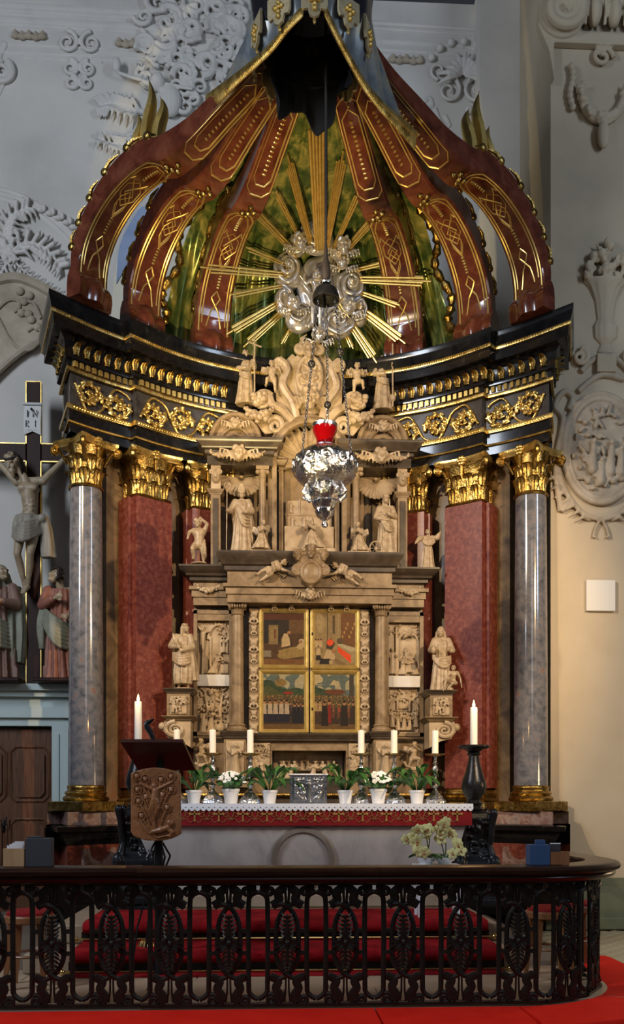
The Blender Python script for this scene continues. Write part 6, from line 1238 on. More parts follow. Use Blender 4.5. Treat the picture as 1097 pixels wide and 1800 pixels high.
# ================================================================== altar table
TX = SX(533, 1415, 8.75); HX = SX(824, 1415, 8.75) - TX; TZ = 1.335
al = thing('altar_table', 'pale stone altar table with a round ring carved on its front', 'altar table', (TX, 9.2, 0.32))
m = MB(); m.rings([[(TX - h, y0, z), (TX + h, y0, z), (TX + h, y1, z), (TX - h, y1, z)] for z, h, y0, y1 in ((0.32, HX - 0.24, 8.95, 9.75), (0.56, HX - 0.24, 8.95, 9.75), (0.62, HX - 0.20, 8.91, 9.75), (0.98, HX - 0.06, 8.80, 9.85), (1.14, HX - 0.02, 8.78, 9.88))]); m.obj('stone_block', 'altar_stone', al)
m = MB(); m.bev(TX - HX + 0.1, TX + HX - 0.1, 8.82, 9.8, 0.322, 0.46, 0.02); m.obj('plinth', 'step_stone', al); m = MB(); m.bev(TX - HX, TX + HX, 8.77, 9.9, 1.14, TZ - 0.012, 0.01); m.obj('table_slab', 'altar_stone', al)
m = MB(); rr = [[(TX + r * math.cos(t), 8.80 + dy + max(0, 0.98 - (0.80 + r * math.sin(t))) * 0.30, 0.80 + r * math.sin(t)) for t in [6.2832 * k / 56 for k in range(56)]] for r, dy in ((0.245, 0.03), (0.245, -0.012), (0.26, -0.03), (0.30, -0.03), (0.315, -0.012), (0.315, 0.03))]
m.rings(rr, caps=False); m.obj('carved_ring', 'altar_ring', al)
# red frontal with gold embroidery
fr = thing('altar_frontal', 'dark red altar cloth edge embroidered with gold crosses', 'cloth', (TX, 8.74, 1.15)); m = MB(); L = HX + 0.02
path = [(TX - L, 9.9), (TX - L, 8.745), (TX + L, 8.745), (TX + L + 0.05, 9.9)]
pp = [path[0]] + [(TX - L + 2 * L * k / 90, 8.745 + 0.004 * math.sin(k * 1.7)) for k in range(91)] + [path[-1]]
m.sweep([(0, 1.125), (0.012, 1.125), (0.006, TZ - 0.004), (-0.006, TZ - 0.004)], pp); m.obj('red_cloth', 'red_velvet', fr)
x = TX - L + 0.13; i = 0
while x < TX + L - 0.05:
    m = MB(); y = 8.731; z = 1.225
    if i % 2 == 0:
        m.box(x - 0.008, x + 0.008, y - 0.004, y + 0.006, z - 0.05, z + 0.05); m.box(x - 0.042, x + 0.042, y - 0.004, y + 0.006, z + 0.003, z + 0.019)
        for a, b_ in ((0, 0.05), (-0.042, 0.011), (0.042, 0.011), (0, -0.05)): m.ell((x + a, y, z + b_), (0.014, 0.005, 0.014), 6, 4)
        m.obj('gold_cross', 'embroidery', fr)
    else:
        for e in (-1, 1):
            m.tube([(x + e * 0.045 + a, y, z + 0.01 + b_) for a, b_ in spiral(0, 0, 0.04, 0.008, 90, -e * 1.3, 18)], 0.0032, 4); m.tube([(x + e * (0.01 + 0.085 * t), y, z - 0.05 + 0.02 * math.sin(t * 6)) for t in [k / 8 for k in range(9)]], 0.004, 4); m.tube([(x, y, z - 0.045), (x + e * 0.03, y, z + 0.02), (x + e * 0.012, y, z + 0.06)], 0.005, 4)
        m.obj('gold_scroll', 'embroidery_dim', fr)
    x += 0.115; i += 1
# white linen with scalloped lace
ln = thing('altar_linen', 'white linen altar cloth with a scalloped lace edge', 'cloth', (TX, 9.2, TZ)); m = MB(); m.box(TX - L - 0.005, TX + L + 0.02, 8.735, 9.9, TZ - 0.006, TZ); m.obj('top_cloth', 'white_linen', ln)
m = MB(); n = 60; w = (2 * L + 0.03) / n; V = []
ed = []
for k in range(n):
    for t in (0, 0.25, 0.5, 0.75): ed.append((TX - L - 0.01 + w * (k + t), -0.050 - 0.022 * math.sin(math.pi * t)))
ed.append((TX + L + 0.02, -0.05))
m.rings([[(xx, y, TZ + dz * q) for xx, dz in ed] for q, y in ((0.0, 8.735), (0.45, 8.728), (1.0, 8.722))] , caps=False, closed=False); m.rings([[(xx, y, TZ + dz * q) for xx, dz in ed] for q, y in ((0.0, 8.739), (0.45, 8.733), (1.0, 8.727))], caps=False, closed=False)
lace = m.obj('lace_edge', 'white_linen', ln, 0)
m = MB()
for k in range(n * 2): xx = TX - L + w * 0.5 * (k + 0.5); m.lathe([(0.005, 0), (0.005, 0.003), (0.003, 0.004)], 8, M=Matrix.Translation((xx, 8.7275, TZ - 0.035 - 0.012 * (k % 2))) @ Euler((R_(90), 0, 0)).to_matrix().to_4x4())
m.obj('lace_holes', 'altar_ring', ln)['kind'] = 'stuff'
# ------------------------------------------------------------------ candlesticks on the altar
YS = 9.30
cs = thing('silver_candlestick', 'x', 'candlestick', (0, 0, 0), 'silver candlesticks on the altar', True)
m = MB(); m.lathe([(0.105, 0), (0.105, 0.012), (0.095, 0.03), (0.10, 0.04), (0.075, 0.075), (0.045, 0.11), (0.03, 0.12)], 30, fold=lambda t, z: 0.10 * math.cos(6 * t) + 0.03 * math.cos(18 * t)); 
for k in range(3): a = k * 2.094 + 1.57; m.ell((0.085 * math.cos(a), -0.085 * math.sin(a), 0.02), 0.028, 8, 6)
m.obj('foot', 'silver', cs)
m = MB(); m.lathe([(0.022, 0.11), (0.034, 0.125), (0.022, 0.14), (0.016, 0.155), (0.03, 0.17), (0.038, 0.185), (0.028, 0.2), (0.014, 0.215), (0.014, 0.24), (0.026, 0.255), (0.016, 0.27), (0.022, 0.31), (0.034, 0.355), (0.026, 0.38), (0.014, 0.395), (0.03, 0.41), (0.016, 0.425), (0.014, 0.46), (0.02, 0.49)], 18); m.obj('stem', 'silver', cs)
m = MB(); m.lathe([(0.02, 0.485), (0.06, 0.49), (0.098, 0.502), (0.102, 0.512), (0.09, 0.508), (0.04, 0.502)], 28); m.obj('drip_pan', 'brass', cs)
CH = {0: 0.25}
m = MB(); m.lathe([(0.033, 0.50), (0.033, 0.745), (0.028, 0.75), (0.010, 0.745)], 20); m.tube([(0, 0, 0.74), (0.002, 0, 0.765)], 0.002, 5); m.obj('candle', 'candle_wax', cs)
CL = ['silver candlestick with white candle at the left end of the altar, behind the lectern', 'silver candlestick with white candle between the first two potted plants at left', 'silver candlestick with white candle just left of the silver casket plant', 'silver candlestick with white candle just right of the silver casket', 'silver candlestick with white candle between the white flowers and last plant at right', 'silver candlestick with white candle at the right end of the altar']
for k, px in enumerate((311, 374, 440, 635, 693, 765)):
    o = cs if k == 0 else copy_tree(cs); o.location = (SX(px, 1412, YS), YS, TZ + 0.0005); o['label'] = CL[k]; o.rotation_euler.z = k * 0.7
# ------------------------------------------------------------------ potted plants
def leaf_blade(mb, base, az, L, wd, bend, rise):
    d = Vector((math.cos(az), math.sin(az), 0)); s = Vector((-d.y, d.x, 0)); P = []
    for k in range(8): t = k / 7; P.append(base + d * (L * t * (0.55 + 0.45 * bend)) + Vector((0, 0, rise * math.sin(min(1.9, t * (1.1 + bend)) ) - bend * L * 0.55 * t * t)))
    rows = []
    for k, p in enumerate(P):
        t = k / 7; w = wd * (0.06 if t < 0.3 else math.sin(math.pi * ((t - 0.3) / 0.7) ** 0.8) + 0.04); rows.append([p - s * w + Vector((0, 0, 0.012)), p + Vector((0, 0, -0.004)), p + s * w + Vector((0, 0, 0.012)), p + s * w * 0.9 + Vector((0, 0, 0.008)), p + Vector((0, 0, -0.009)), p - s * w * 0.9 + Vector((0, 0, 0.008))])
    mb.rings(rows)
def pot(parent, r=0.082, h=0.135):
    m = MB(); m.lathe([(r * 0.70, 0), (r * 0.76, h * 0.3), (r * 0.92, h * 0.8), (r * 0.94, h * 0.82), (r, h * 0.83), (r * 1.02, h), (r * 0.94, h), (r * 0.9, h * 0.9), (0.01, h * 0.88)], 28); return m.obj('pot', 'pot_white', parent)
def lily(label, px, seed, n=26):
    q = random.Random(seed); t = thing('potted_peace_lily', label, 'plant', (SX(px, 1412, YS - 0.05), YS - 0.05, TZ + 0.0005), 'leafy potted plants on the altar', True); pot(t)
    for k in range(n):
        m = MB(); az = k * 2.4 + q.uniform(-0.3, 0.3); L = q.uniform(0.22, 0.40); leaf_blade(m, Vector((0.02 * math.cos(az), 0.02 * math.sin(az), 0.12)), az, L, q.uniform(0.032, 0.046), q.uniform(0.25, 0.95), q.uniform(0.14, 0.34)); m.obj('leaf', 'leaf_green', t, 60)
lily('dark leafy plant in a white pot at the left end of the altar', 341, 1); lily('dark leafy plant in a white pot just left of the silver casket', 474, 2); lily('dark leafy plant in a white pot just right of the silver casket', 607, 3); lily('dark leafy plant in a white pot at the right end of the altar', 733, 4)
def bloom(label, px, seed):
    q = random.Random(seed); t = thing('potted_flowers', label, 'plant', (SX(px, 1412, YS - 0.05), YS - 0.05, TZ + 0.0005), 'white flowering plants on the altar', True); pot(t, 0.09, 0.15)
    m = MB()
    for k in range(46):
        a = q.uniform(0, 6.28); e = q.uniform(0.1, 1.5); r = 0.14; p = Vector((r * math.cos(e) * math.cos(a), r * math.cos(e) * math.sin(a), 0.16 + 0.14 * math.sin(e))); m.ell(p, (0.035, 0.03, 0.014), 8, 5, Matrix.Translation(p) @ Euler((q.uniform(-0.6, 0.6), q.uniform(-0.6, 0.6), a)).to_matrix().to_4x4() @ Matrix.Translation(-p))
    m.ell((0, 0, 0.2), (0.09, 0.09, 0.08)); m.obj('foliage', 'leaf_green', t)['kind'] = 'stuff'
    fm = MB()
    for k in range(5): a = k * 1.257; fm.ell((0.012 * math.cos(a), 0.012 * math.sin(a), 0), (0.011, 0.011, 0.007), 6, 4)
    fm = fm.mesh('blossom')
    for k in range(30):
        a = q.uniform(3.3, 6.1) if k < 22 else q.uniform(0, 6.28); e = q.uniform(0.35, 1.5); r = 0.165; o = put('blossom', fm, 'petal_white', t); o.location = (r * math.cos(e) * math.cos(a), r * math.cos(e) * math.sin(a), 0.165 + 0.15 * math.sin(e)); o.rotation_euler = (q.uniform(0.3, 1.2), q.uniform(-0.5, 0.5), 0); s = q.uniform(0.8, 1.3); o.scale = (s, s, s)
bloom('white pot of small white flowers at the left half of the altar', 406, 5); bloom('white pot of small white flowers at the right half of the altar', 665, 6)
# silver casket
c0 = onY(542, 1413, YS - 0.1); tb_ = thing('silver_casket', 'square silver casket with a relief of a fruit tree on the altar', 'casket', (c0.x, c0.y, TZ + 0.0005), None, True)
m = MB(); m.bev(-0.185, 0.185, -0.06, 0.16, 0, 0.285, 0.006); m.obj('casket_body', 'pewter', tb_); m = MB(); m.bev(-0.195, 0.195, -0.07, 0.17, 0.285, 0.300, 0.004); m.obj('casket_lid', 'white_linen', tb_)
m = MB(); m.box(-0.16, 0.16, -0.066, -0.05, 0.02, 0.27)
m.chain([(0.0, -0.07, 0.03), (0.0, -0.075, 0.15), (0, -0.075, 0.20)], [0.012, 0.02, 0.022], 7); m.ell((0, -0.08, 0.225), 0.018, 7, 5); m.chain([(-0.09, -0.07, 0.215), (0, -0.075, 0.19), (0.09, -0.07, 0.215)], [0.008, 0.012, 0.008], 6)
for k, (x, z) in enumerate(((-0.12, 0.23), (-0.07, 0.235), (0.07, 0.235), (0.12, 0.23), (-0.12, 0.17), (-0.07, 0.15), (0.07, 0.15), (0.12, 0.17), (-0.12, 0.10), (-0.06, 0.095), (0.11, 0.10), (0.09, 0.05))):
    m.ell((x, -0.068, z), (0.024, 0.014, 0.024), 8, 6); m.tube([(x, -0.066, z), (x * 0.5, -0.068, z - 0.05), (0, -0.068, 0.03)], 0.004, 5)
put('relief_plate', remesh(m, 0.004, 1), 'pewter', tb_)
# ------------------------------------------------------------------ big black candlesticks
bc = thing('black_candlestick', 'tall black bronze candlestick with a lit candle right of the altar', 'candlestick', (SX(833, 1500, 9.0), 9.0, 0.3205), 'tall black candlesticks beside the altar', True); PK = 0.86
m = MB(); m.bev(-0.27, 0.27, -0.27, 0.27, 0, 0.09, 0.015); m.bev(-0.22, 0.22, -0.22, 0.22, 0.09, 0.17, 0.02); m.rings([[(-w, -w, z), (w, -w, z), (w, w, z), (-w, w, z)] for z, w in ((0.17, 0.2), (0.35, 0.19), (0.38, 0.22), (0.44, 0.21), (0.5, 0.15), (0.62, 0.12), (0.78, 0.13), (0.86, 0.17), (0.92, 0.15), (0.95, 0.08))])
for sx in (-1, 1):
    for sy in (-1, 1):
        m.chain([(sx * 0.19, sy * 0.19, 0.4), (sx * 0.15, sy * 0.15, 0.6), (sx * 0.17, sy * 0.17, 0.8), (sx * 0.19, sy * 0.19, 0.92)], [0.06, 0.035, 0.04, 0.045], 8); m.ell((sx * 0.19, sy * 0.19, 0.92), 0.05, 8, 6); m.ell((sx * 0.2, sy * 0.2, 0.42), (0.07, 0.07, 0.09), 8, 6)
foliage(m, -0.1, 0.1, 0.45, 0.85, 24, 3, -0.14, 0.03)
m.v = [(x * PK, y * PK, z) for x, y, z in m.v]; put('pedestal', remesh(m, 0.010, 1), 'black_bronze', bc)
m = MB(); m.lathe([(0.08, 0.94), (0.10, 0.96), (0.07, 0.99), (0.09, 1.02), (0.06, 1.05), (0.10, 1.11), (0.125, 1.17), (0.115, 1.24), (0.085, 1.33), (0.06, 1.42), (0.05, 1.49), (0.07, 1.51), (0.055, 1.53), (0.09, 1.555)], 28); m.obj('baluster', 'black_bronze', bc)
m = MB(); m.lathe([(0.05, 1.55), (0.14, 1.565), (0.155, 1.58), (0.155, 1.595), (0.13, 1.585), (0.05, 1.58)], 32); m.obj('drip_pan', 'black_bronze', bc)
m = MB(); m.lathe([(0.036, 1.58), (0.036, 1.96), (0.033, 1.975), (0.028, 1.968), (0.006, 1.962)], 20); cd = m.obj('candle', 'candle_wax', bc)
m = MB(); m.lathe([(0.002, 1.972), (0.012, 1.985), (0.014, 2.0), (0.008, 2.025), (0.001, 2.05)], 12); m.obj('flame', 'flame', cd)
b2 = dup(bc, (SX(243, 1500, 9.0), 9.0, 0.3605), 0, 'tall black bronze candlestick with a lit candle half hidden behind the lectern')
m = MB(); m.bev(-0.30, 0.30, -0.30, 0.30, -0.04, -0.0005, 0.008); m.obj('base_slab', 'black_bronze', b2)
for o in (bc, b2):
    d = bpy.data.lights.new('candle_light', 'POINT'); d.energy = 5; d.color = (1, 0.55, 0.2); d.shadow_soft_size = 0.02; l = bpy.data.objects.new('candle_light', d); COL.objects.link(l); l.location = (o.location.x, o.location.y - 0.05, o.location.z + 2.06)
# ================================================================== hanging sanctuary lamp
LXc = onY(571, 850, CY).x; PPM = FPX / CY
def lz(py): return onY(571, py, CY).z
lamp = thing('sanctuary_lamp', 'silver hanging lamp with red glass in front of the altarpiece', 'hanging lamp', (LXc, CY, lz(928)))
z0 = lz(928)
m = MB(); m.lathe([(0.004, 0.0), (0.028, 0.012), (0.032, 0.035), (0.018, 0.06), (0.03, 0.075), (0.075, 0.11), (0.095, 0.16), (0.088, 0.18), (0.10, 0.19), (0.125, 0.24), (0.118, 0.26), (0.135, 0.275), (0.165, 0.31), (0.172, 0.36), (0.155, 0.385), (0.175, 0.40), (0.245, 0.44), (0.285, 0.50), (0.297, 0.56), (0.29, 0.62), (0.255, 0.69), (0.19, 0.74), (0.12, 0.765), (0.085, 0.775), (0.095, 0.79), (0.08, 0.80)], 48, (LXc, CY, z0), fold=lambda t, z: 0.035 * math.cos(8 * t + 14 * z) + 0.02 * math.sin(13 * t - 22 * z) if 0.07 < z < 0.74 else 0)
m.obj('lamp_body', 'silver', lamp)
for k in range(12):
    a = k * 0.5236; m = MB(); c = (LXc + 0.275 * math.cos(a), CY + 0.275 * math.sin(a), z0 + 0.60); e = Vector((math.cos(a), math.sin(a), 0)); s = Vector((-e.y, e.x, 0))
    m.tube([Vector(c) + s * x + Vector((0, 0, z)) + e * 0.025 for x, z in spiral(0, 0, 0.062, 0.012, k * 40, 1.5 if k % 2 else -1.5, 18)], [0.018 - 0.0005 * i for i in range(19)], 6); m.obj('repousse_scroll', 'silver', lamp)
for k in range(8):
    a = k * 0.7854 + 0.3; e = Vector((math.cos(a), math.sin(a), 0)); m = MB(); c = Vector((LXc, CY, z0)) + e * 0.15; m.tube([c + Vector((0, 0, 0.27)), c + e * 0.05 + Vector((0, 0, 0.33)), c + e * 0.03 + Vector((0, 0, 0.40))], [0.02, 0.035, 0.012], 7, flat=0.6); m.obj('repousse_leaf', 'silver', lamp)
m = MB(); m.lathe([(0.075, 0.80), (0.085, 0.86), (0.115, 0.92), (0.118, 0.96), (0.110, 0.96), (0.105, 0.92), (0.078, 0.865), (0.005, 0.85)], 32, (LXc, CY, z0)); m.obj('red_glass', 'glass_red', lamp)
m = MB(); m.lathe([(0.120, 0.955), (0.122, 0.99), (0.115, 0.995), (0.112, 0.957)], 32, (LXc, CY, z0)); m.obj('glass_rim', 'silver', lamp)
zb = lz(552); BX = onY(573, 520, CY).x
def links(a, b, n, r=0.012):
    m = MB(); a, b = Vector(a), Vector(b); d = (b - a) / n; u = d.orthogonal().normalized(); w = d.normalized().cross(u); L = d.length * 0.66
    for k in range(n):
        c = a + d * (k + 0.5); s = u if k % 2 else w; m.tube([c + s * (r * math.cos(t)) + d.normalized() * (L * math.sin(t)) for t in [6.2832 * i / 6 for i in range(7)]], r * 0.36, 4, caps=False)
    return m
for k, a in enumerate((R_(215), R_(335), R_(80))):
    p = (LXc + 0.27 * math.cos(a), CY + 0.27 * math.sin(a), z0 + 0.66); q = (BX + 0.09 * math.cos(a), CY + 0.09 * math.sin(a), zb + 0.12); ch = links(p, q, 52).obj('chain', 'silver', lamp); ch['kind'] = 'stuff'
    t = (0.57, 0.66, 0.40)[k]; m = MB(); m.ell([p[i] + (q[i] - p[i]) * t for i in range(3)], 0.036, 12, 8); m.obj('chain_bead', 'black_bronze', lamp)
m = MB(); zd = lz(520); m.lathe([(0.005, 0.10), (0.03, 0.11), (0.05, 0.085), (0.10, 0.06), (0.128, 0.0), (0.13, -0.045), (0.12, -0.045), (0.115, 0.0), (0.09, 0.045), (0.01, 0.05)], 32, (BX, CY, zd)); m.obj('smoke_bell', 'black_bronze', lamp)
m = MB(); m.lathe([(0.05, 0.11), (0.055, 0.125), (0.04, 0.14)], 20, (BX, CY, zd)); m.obj('silver_collar', 'silver', lamp)
m = MB(); m.lathe([(0.03, 0.14), (0.042, 0.19), (0.045, 0.25), (0.034, 0.31), (0.022, 0.37), (0.012, 0.5), (0.008, 0.55)], 16, (BX, CY, zd)); m.obj('rope_tassel', 'black_rope', lamp)
m = MB(); m.tube([(BX, CY, zd + 0.54), (BX, CY, 8.9)], 0.013, 8); m.obj('rope', 'black_rope', lamp)
# ================================================================== crucifix group on the door ledge
XY = 12.12
def cp_(px, py): return onY(px, py, XY)
cr_ = thing('altar_cross', 'tall dark wooden cross with gilt edges on the door ledge', 'cross', tuple(cp_(60, 1204)))
zl = zt + 0.001
def gilt_bar(x0, x1, z0, z1, nm):
    m = MB(); m.box(x0, x1, XY, XY + 0.07, z0, z1); o = m.obj(nm, 'cross_wood', cr_); g = MB(); q = [(x0, z0), (x1, z0), (x1, z1), (x0, z1), (x0, z0)]
    for i in range(4): g.tube([(q[i][0], XY, q[i][1]), (q[i + 1][0], XY, q[i + 1][1])], 0.011, 5)
    g.obj('gilt_edge', 'gold_line', o)
gilt_bar(cp_(46, 700).x, cp_(72, 700).x, zl, cp_(60, 671).z, 'upright'); gilt_bar(cp_(-52, 700).x, cp_(46, 700).x, cp_(60, 811).z, cp_(60, 780).z, 'cross_arm'); gilt_bar(cp_(72, 700).x, cp_(168, 700).x, cp_(60, 811).z, cp_(60, 780).z, 'cross_arm')
sc = thing('title_scroll', 'white INRI scroll nailed to the top of the cross', 'scroll', tuple(cp_(57, 765)))
a, b_ = cp_(43, 766), cp_(73, 712)
m = MB(); m.sheet(lambda u, v: (a.x + (b_.x - a.x) * u, XY - 0.03 - 0.015 * math.sin(v * 5), a.z + (b_.z - a.z) * v + (0.05 * (1 - abs(2 * u - 1)) if v < 0.1 else 0)), 13, 14, (0, 0.012, 0)); m.tube([(a.x - 0.015, XY - 0.03, b_.z), (b_.x + 0.015, XY - 0.03, b_.z)], 0.018, 8); m.obj('scroll_sheet', 'scroll_white', sc)
for ch_, px, py in (('I', 50, 734), ('N', 63, 734), ('R', 50, 752), ('I', 64, 752)):
    m = MB(); p = cp_(px, py); h = 0.085; w = 0.048; S = {'I': [[(0, 0), (0, 1)]], 'N': [[(-0.5, 0), (-0.5, 1), (0.5, 0), (0.5, 1)]], 'R': [[(-0.4, 0), (-0.4, 1), (0.3, 0.9), (0.35, 0.65), (-0.4, 0.5), (0.45, 0)]]}[ch_]
    for s in S: m.tube([(p.x + x * w, XY - 0.046, p.z + (z - 0.1) * h) for x, z in s], 0.008, 5, flat=0.5)
    m.obj('letter', 'ink', sc)
m = MB(); m.ell((cp_(57, 722).x, XY - 0.05, cp_(57, 722).z), 0.018, 8, 6); m.obj('nail', 'ink', sc)
# Christ
f0 = cp_(50, 1050); ch = thing('crucified_figure', 'carved painted figure of Christ hanging on the wooden cross', 'statue', (f0.x, XY - 0.12, f0.z), None, True)
Jc = dict(head=(-0.13, -0.12, 1.67), neck=(-0.02, -0.05, 1.53), chest=(0.05, -0.03, 1.33), belly=(0.06, -0.02, 1.11), pelvis=(0.04, -0.02, 0.94), shL=(-0.12, 0, 1.47), shR=(0.22, 0, 1.49), elL=(-0.33, 0.03, 1.70), elR=(0.40, 0.03, 1.70), wrL=(-0.53, 0.06, 1.86), wrR=(0.56, 0.06, 1.88), hipL=(-0.05, -0.02, 0.90), hipR=(0.12, -0.02, 0.90), knL=(-0.07, -0.16, 0.50), knR=(0.10, -0.18, 0.50), anL=(-0.02, 0.02, 0.12), anR=(0.03, -0.03, 0.13), toL=(-0.02, -0.12, 0.0), toR=(0.02, -0.16, 0.0))
m = MB(); body(m, Jc, 0, 0.84, True, True, True, True); head(m, Jc['head'], (-0.45, -0.75, -0.5), 'beard', 1.0)
for e in (-1, 1):
    m.ell((0.05 + e * 0.065, -0.125, 1.36), (0.062, 0.03, 0.045), 10, 7)
    for k in range(3): m.ell((0.06 + e * 0.035, -0.105, 1.20 - k * 0.06), (0.03, 0.02, 0.024), 8, 6)
put('body', remesh(m, 0.0095, 2), 'skin_paint', ch)
m = MB(); robe(m, [(0.04, -0.03, 1.02, 0.16, 0.14), (0.04, -0.03, 0.95, 0.18, 0.16), (0.03, -0.03, 0.84, 0.18, 0.16), (0.0, -0.04, 0.76, 0.15, 0.14)], 9, 0.12); swags(m, (-0.15, -0.06, 0.85), (0.22, -0.04, 0.99), 6, 0.05, 0.024, 0.04, -0.18); robe(m, [(0.24, -0.04, 1.02, 0.05, 0.05), (0.27, -0.03, 0.85, 0.07, 0.06), (0.28, -0.02, 0.62, 0.10, 0.07), (0.30, -0.02, 0.48, 0.10, 0.07)], 5, 0.2); m.ell((0.23, -0.08, 0.98), 0.06)
put('loincloth', remesh(m, 0.011, 2), 'loin_cloth', ch)
m = MB(); hc = Vector(Jc['head']); lk = Vector((-0.45, -0.75, -0.5)).normalized(); sd_ = lk.cross(Vector((0, 0, 1))).normalized(); up_ = sd_.cross(lk)
m.ell(hc - lk * 0.035 + up_ * 0.045, (0.088, 0.092, 0.10), 14, 10)
for k in range(14):
    t = 6.2832 * k / 14; m.ell(hc - lk * 0.01 + up_ * 0.065 + (sd_ * math.cos(t) + lk * math.sin(t)) * 0.085, 0.022, 7, 5)
for e in (-1, 1):
    for k in range(3): m.chain([hc + sd_ * e * 0.082 - lk * (0.01 + 0.03 * k) + up_ * 0.03, hc + sd_ * e * 0.088 - lk * (0.01 + 0.03 * k) - up_ * 0.08, hc + sd_ * e * 0.07 - lk * (0.0 + 0.03 * k) - up_ * 0.18], [0.022, 0.022, 0.010], 7)
m.chain([hc + lk * 0.07 - up_ * 0.105, hc + lk * 0.07 - up_ * 0.165], [0.036, 0.014], 7); put('hair', remesh(m, 0.009, 1), 'hair_dark', ch)
def mourner(name, label, px, foot, hp, look, pose, cloak, under, hair, lean=0.0, flip=False):
    p = cp_(px, foot); s = hp / FPX * XY / 1.68; t = thing(name, label, 'statue', (p.x, XY - 0.05, zl), None, True); J = dict(STAND); J.update(pose)
    def add(mb, vox, mat, nm, it=1):
        mb = MB().join(mb, Matrix.Scale(s, 4))
        put(nm, remesh(mb, vox * s, it), mat, t)
    m = MB(); head(m, J['head'], look, 'none', 1.0); m.cap(J['neck'], J['head'], 0.06, 0.05); add(m, 0.011, 'skin_paint', 'head')
    for sd in 'LR':
        m = MB(); hand(m, J['wr' + sd], J['el' + sd], 1.05); m.cap(lerp3(J['el' + sd], J['wr' + sd], 0.7), J['wr' + sd], 0.035, 0.03); add(m, 0.011, 'skin_paint', 'hand')
        m = MB(); a = J['an' + sd]; m.chain([(a[0], a[1] + 0.03, 0.05), (a[0] * 1.3, a[1] - 0.2, 0.03)], [0.045, 0.03], 8); add(m, 0.011, 'skin_paint', 'foot')
    m = MB(); robe(m, [(0, 0, 1.40, 0.15, 0.11), (0, -0.01, 1.2, 0.18, 0.14), (0, 0, 1.0, 0.16, 0.14), (lean * 0.3, 0, 0.7, 0.2, 0.18), (lean * 0.6, 0, 0.35, 0.23, 0.2), (lean, 0, 0.05, 0.27, 0.23)], 13, 0.17); 
    for sd in 'LR': m.chain([J['sh' + sd], J['el' + sd], lerp3(J['el' + sd], J['wr' + sd], 0.75)], [0.08, 0.08, 0.065], 10)
    add(m, 0.012, under, 'robe')
    m = MB(); swags(m, (-0.24, -0.06, 1.12), (0.2, -0.02, 0.82), 7, 0.05, 0.034, 0.055, -0.19); robe(m, [(0.1, 0.05, 1.42, 0.18, 0.11), (0.12, 0.06, 1.1, 0.22, 0.14), (0.14, 0.06, 0.7, 0.22, 0.17), (0.16, 0.06, 0.3, 0.16, 0.15)], 9, 0.17); robe(m, [(-0.22, -0.05, 1.15, 0.07, 0.08), (-0.26, -0.05, 0.85, 0.08, 0.09), (-0.25, -0.04, 0.5, 0.05, 0.06)], 5, 0.15)
    if hair == 'veil': head(m, Vector(J['head']) + Vector((0, 0.035, 0.0)), look, 'veil', 1.0)
    add(m, 0.012, cloak, 'mantle')
    if hair == 'dark':
        m = MB(); q = random.Random(3); h = Vector(J['head']); L = Vector(look).normalized()
        for k in range(60):
            v = Vector((q.uniform(-1, 1), q.uniform(-1, 1), q.uniform(-0.5, 1))).normalized()
            if v.dot(L) > 0.35 and v.z < 0.75: continue
            m.ell(h + Vector((v.x * 0.095, v.y * 0.105, 0.02 + v.z * 0.115)) - L * 0.01, 0.032, 7, 5)
        add(m, 0.011, 'hair_dark', 'hair', 1)
    m = MB(); m.bev(-0.34 * s, 0.34 * s, -0.26, 0.26, 0, 0.05, 0.01); m.obj('base', 'cross_wood', t); return t
mourner('mourning_man', 'painted statue of a man in green mantle and red robe right of the cross', 108, 1203, 196, (-0.9, -0.5, 0.45), dict(head=(-0.05, -0.05, 1.58), elL=(-0.24, -0.1, 1.14), wrL=(-0.02, -0.25, 1.22), elR=(0.26, 0.02, 1.12), wrR=(0.16, -0.2, 0.98), knL=(-0.1, -0.06, 0.48)), 'robe_green', 'robe_red', 'dark', 0.06)
mourner('mourning_woman', 'painted statue of a veiled woman in brown robe left of the cross', 2, 1203, 200, (0.8, -0.6, 0.3), dict(head=(0.04, -0.06, 1.58), elL=(-0.26, -0.06, 1.12), wrL=(-0.02, -0.26, 1.12), elR=(0.26, -0.06, 1.12), wrR=(0.06, -0.28, 1.14)), 'robe_green', 'robe_brown', 'veil', 0.0)
# ================================================================== lectern
YL = 7.0
lc = thing('lectern', 'wooden lectern with a carved relief board and dark slanted top', 'lectern', (SX(272, 1500, YL), YL, 0.0005))
P = [onY(212, 1302, 6.88), onY(322, 1302, 6.88), onY(344, 1352, 7.2), onY(243, 1351, 7.2)]; nv = (P[1] - P[0]).cross(P[3] - P[0]).normalized() * 0.02
m = MB(); m.rings([[p + nv * 0.7 for p in P], [p - nv * 0.7 for p in P]]); m.obj('book_rest', 'lectern_wood', lc)
a, b_ = onY(229, 1478, YL), onY(317, 1350, YL); W, Hh = b_.x - a.x, 1.0; zt_, zb_ = onY(272, 1349, YL).z, onY(272, 1478, YL).z
def board_out():
    o = []
    for k in range(13): u = k / 12; o.append((-W / 2 + W * u, zt_ - 0.045 * (2 * u - 1) ** 2))
    o.append((W / 2 + 0.004, zb_ + 0.10)); o.append((W / 2 + 0.006, zb_ + 0.055)); 
    for k in range(13): u = 1 - (k + 0.6) / 13.2; o.append((-W / 2 + W * u, zb_ + 0.05 * abs(2 * u - 1) ** 2.5))
    o.append((-W / 2, zb_ + 0.07)); return o
m = MB(); Mo = Matrix.Translation(((a.x + b_.x) / 2, YL, 0)) @ Euler((0, 0, R_(-4))).to_matrix().to_4x4()
m.prism(board_out(), 0, 0.045, Mo); put('carved_board', remesh(m, 0.006, 1), 'carved_wood', lc)
bd_ = [o for o in lc.children if o.name.startswith('carved_board')][0]
m = MB(); hz = zt_ - zb_
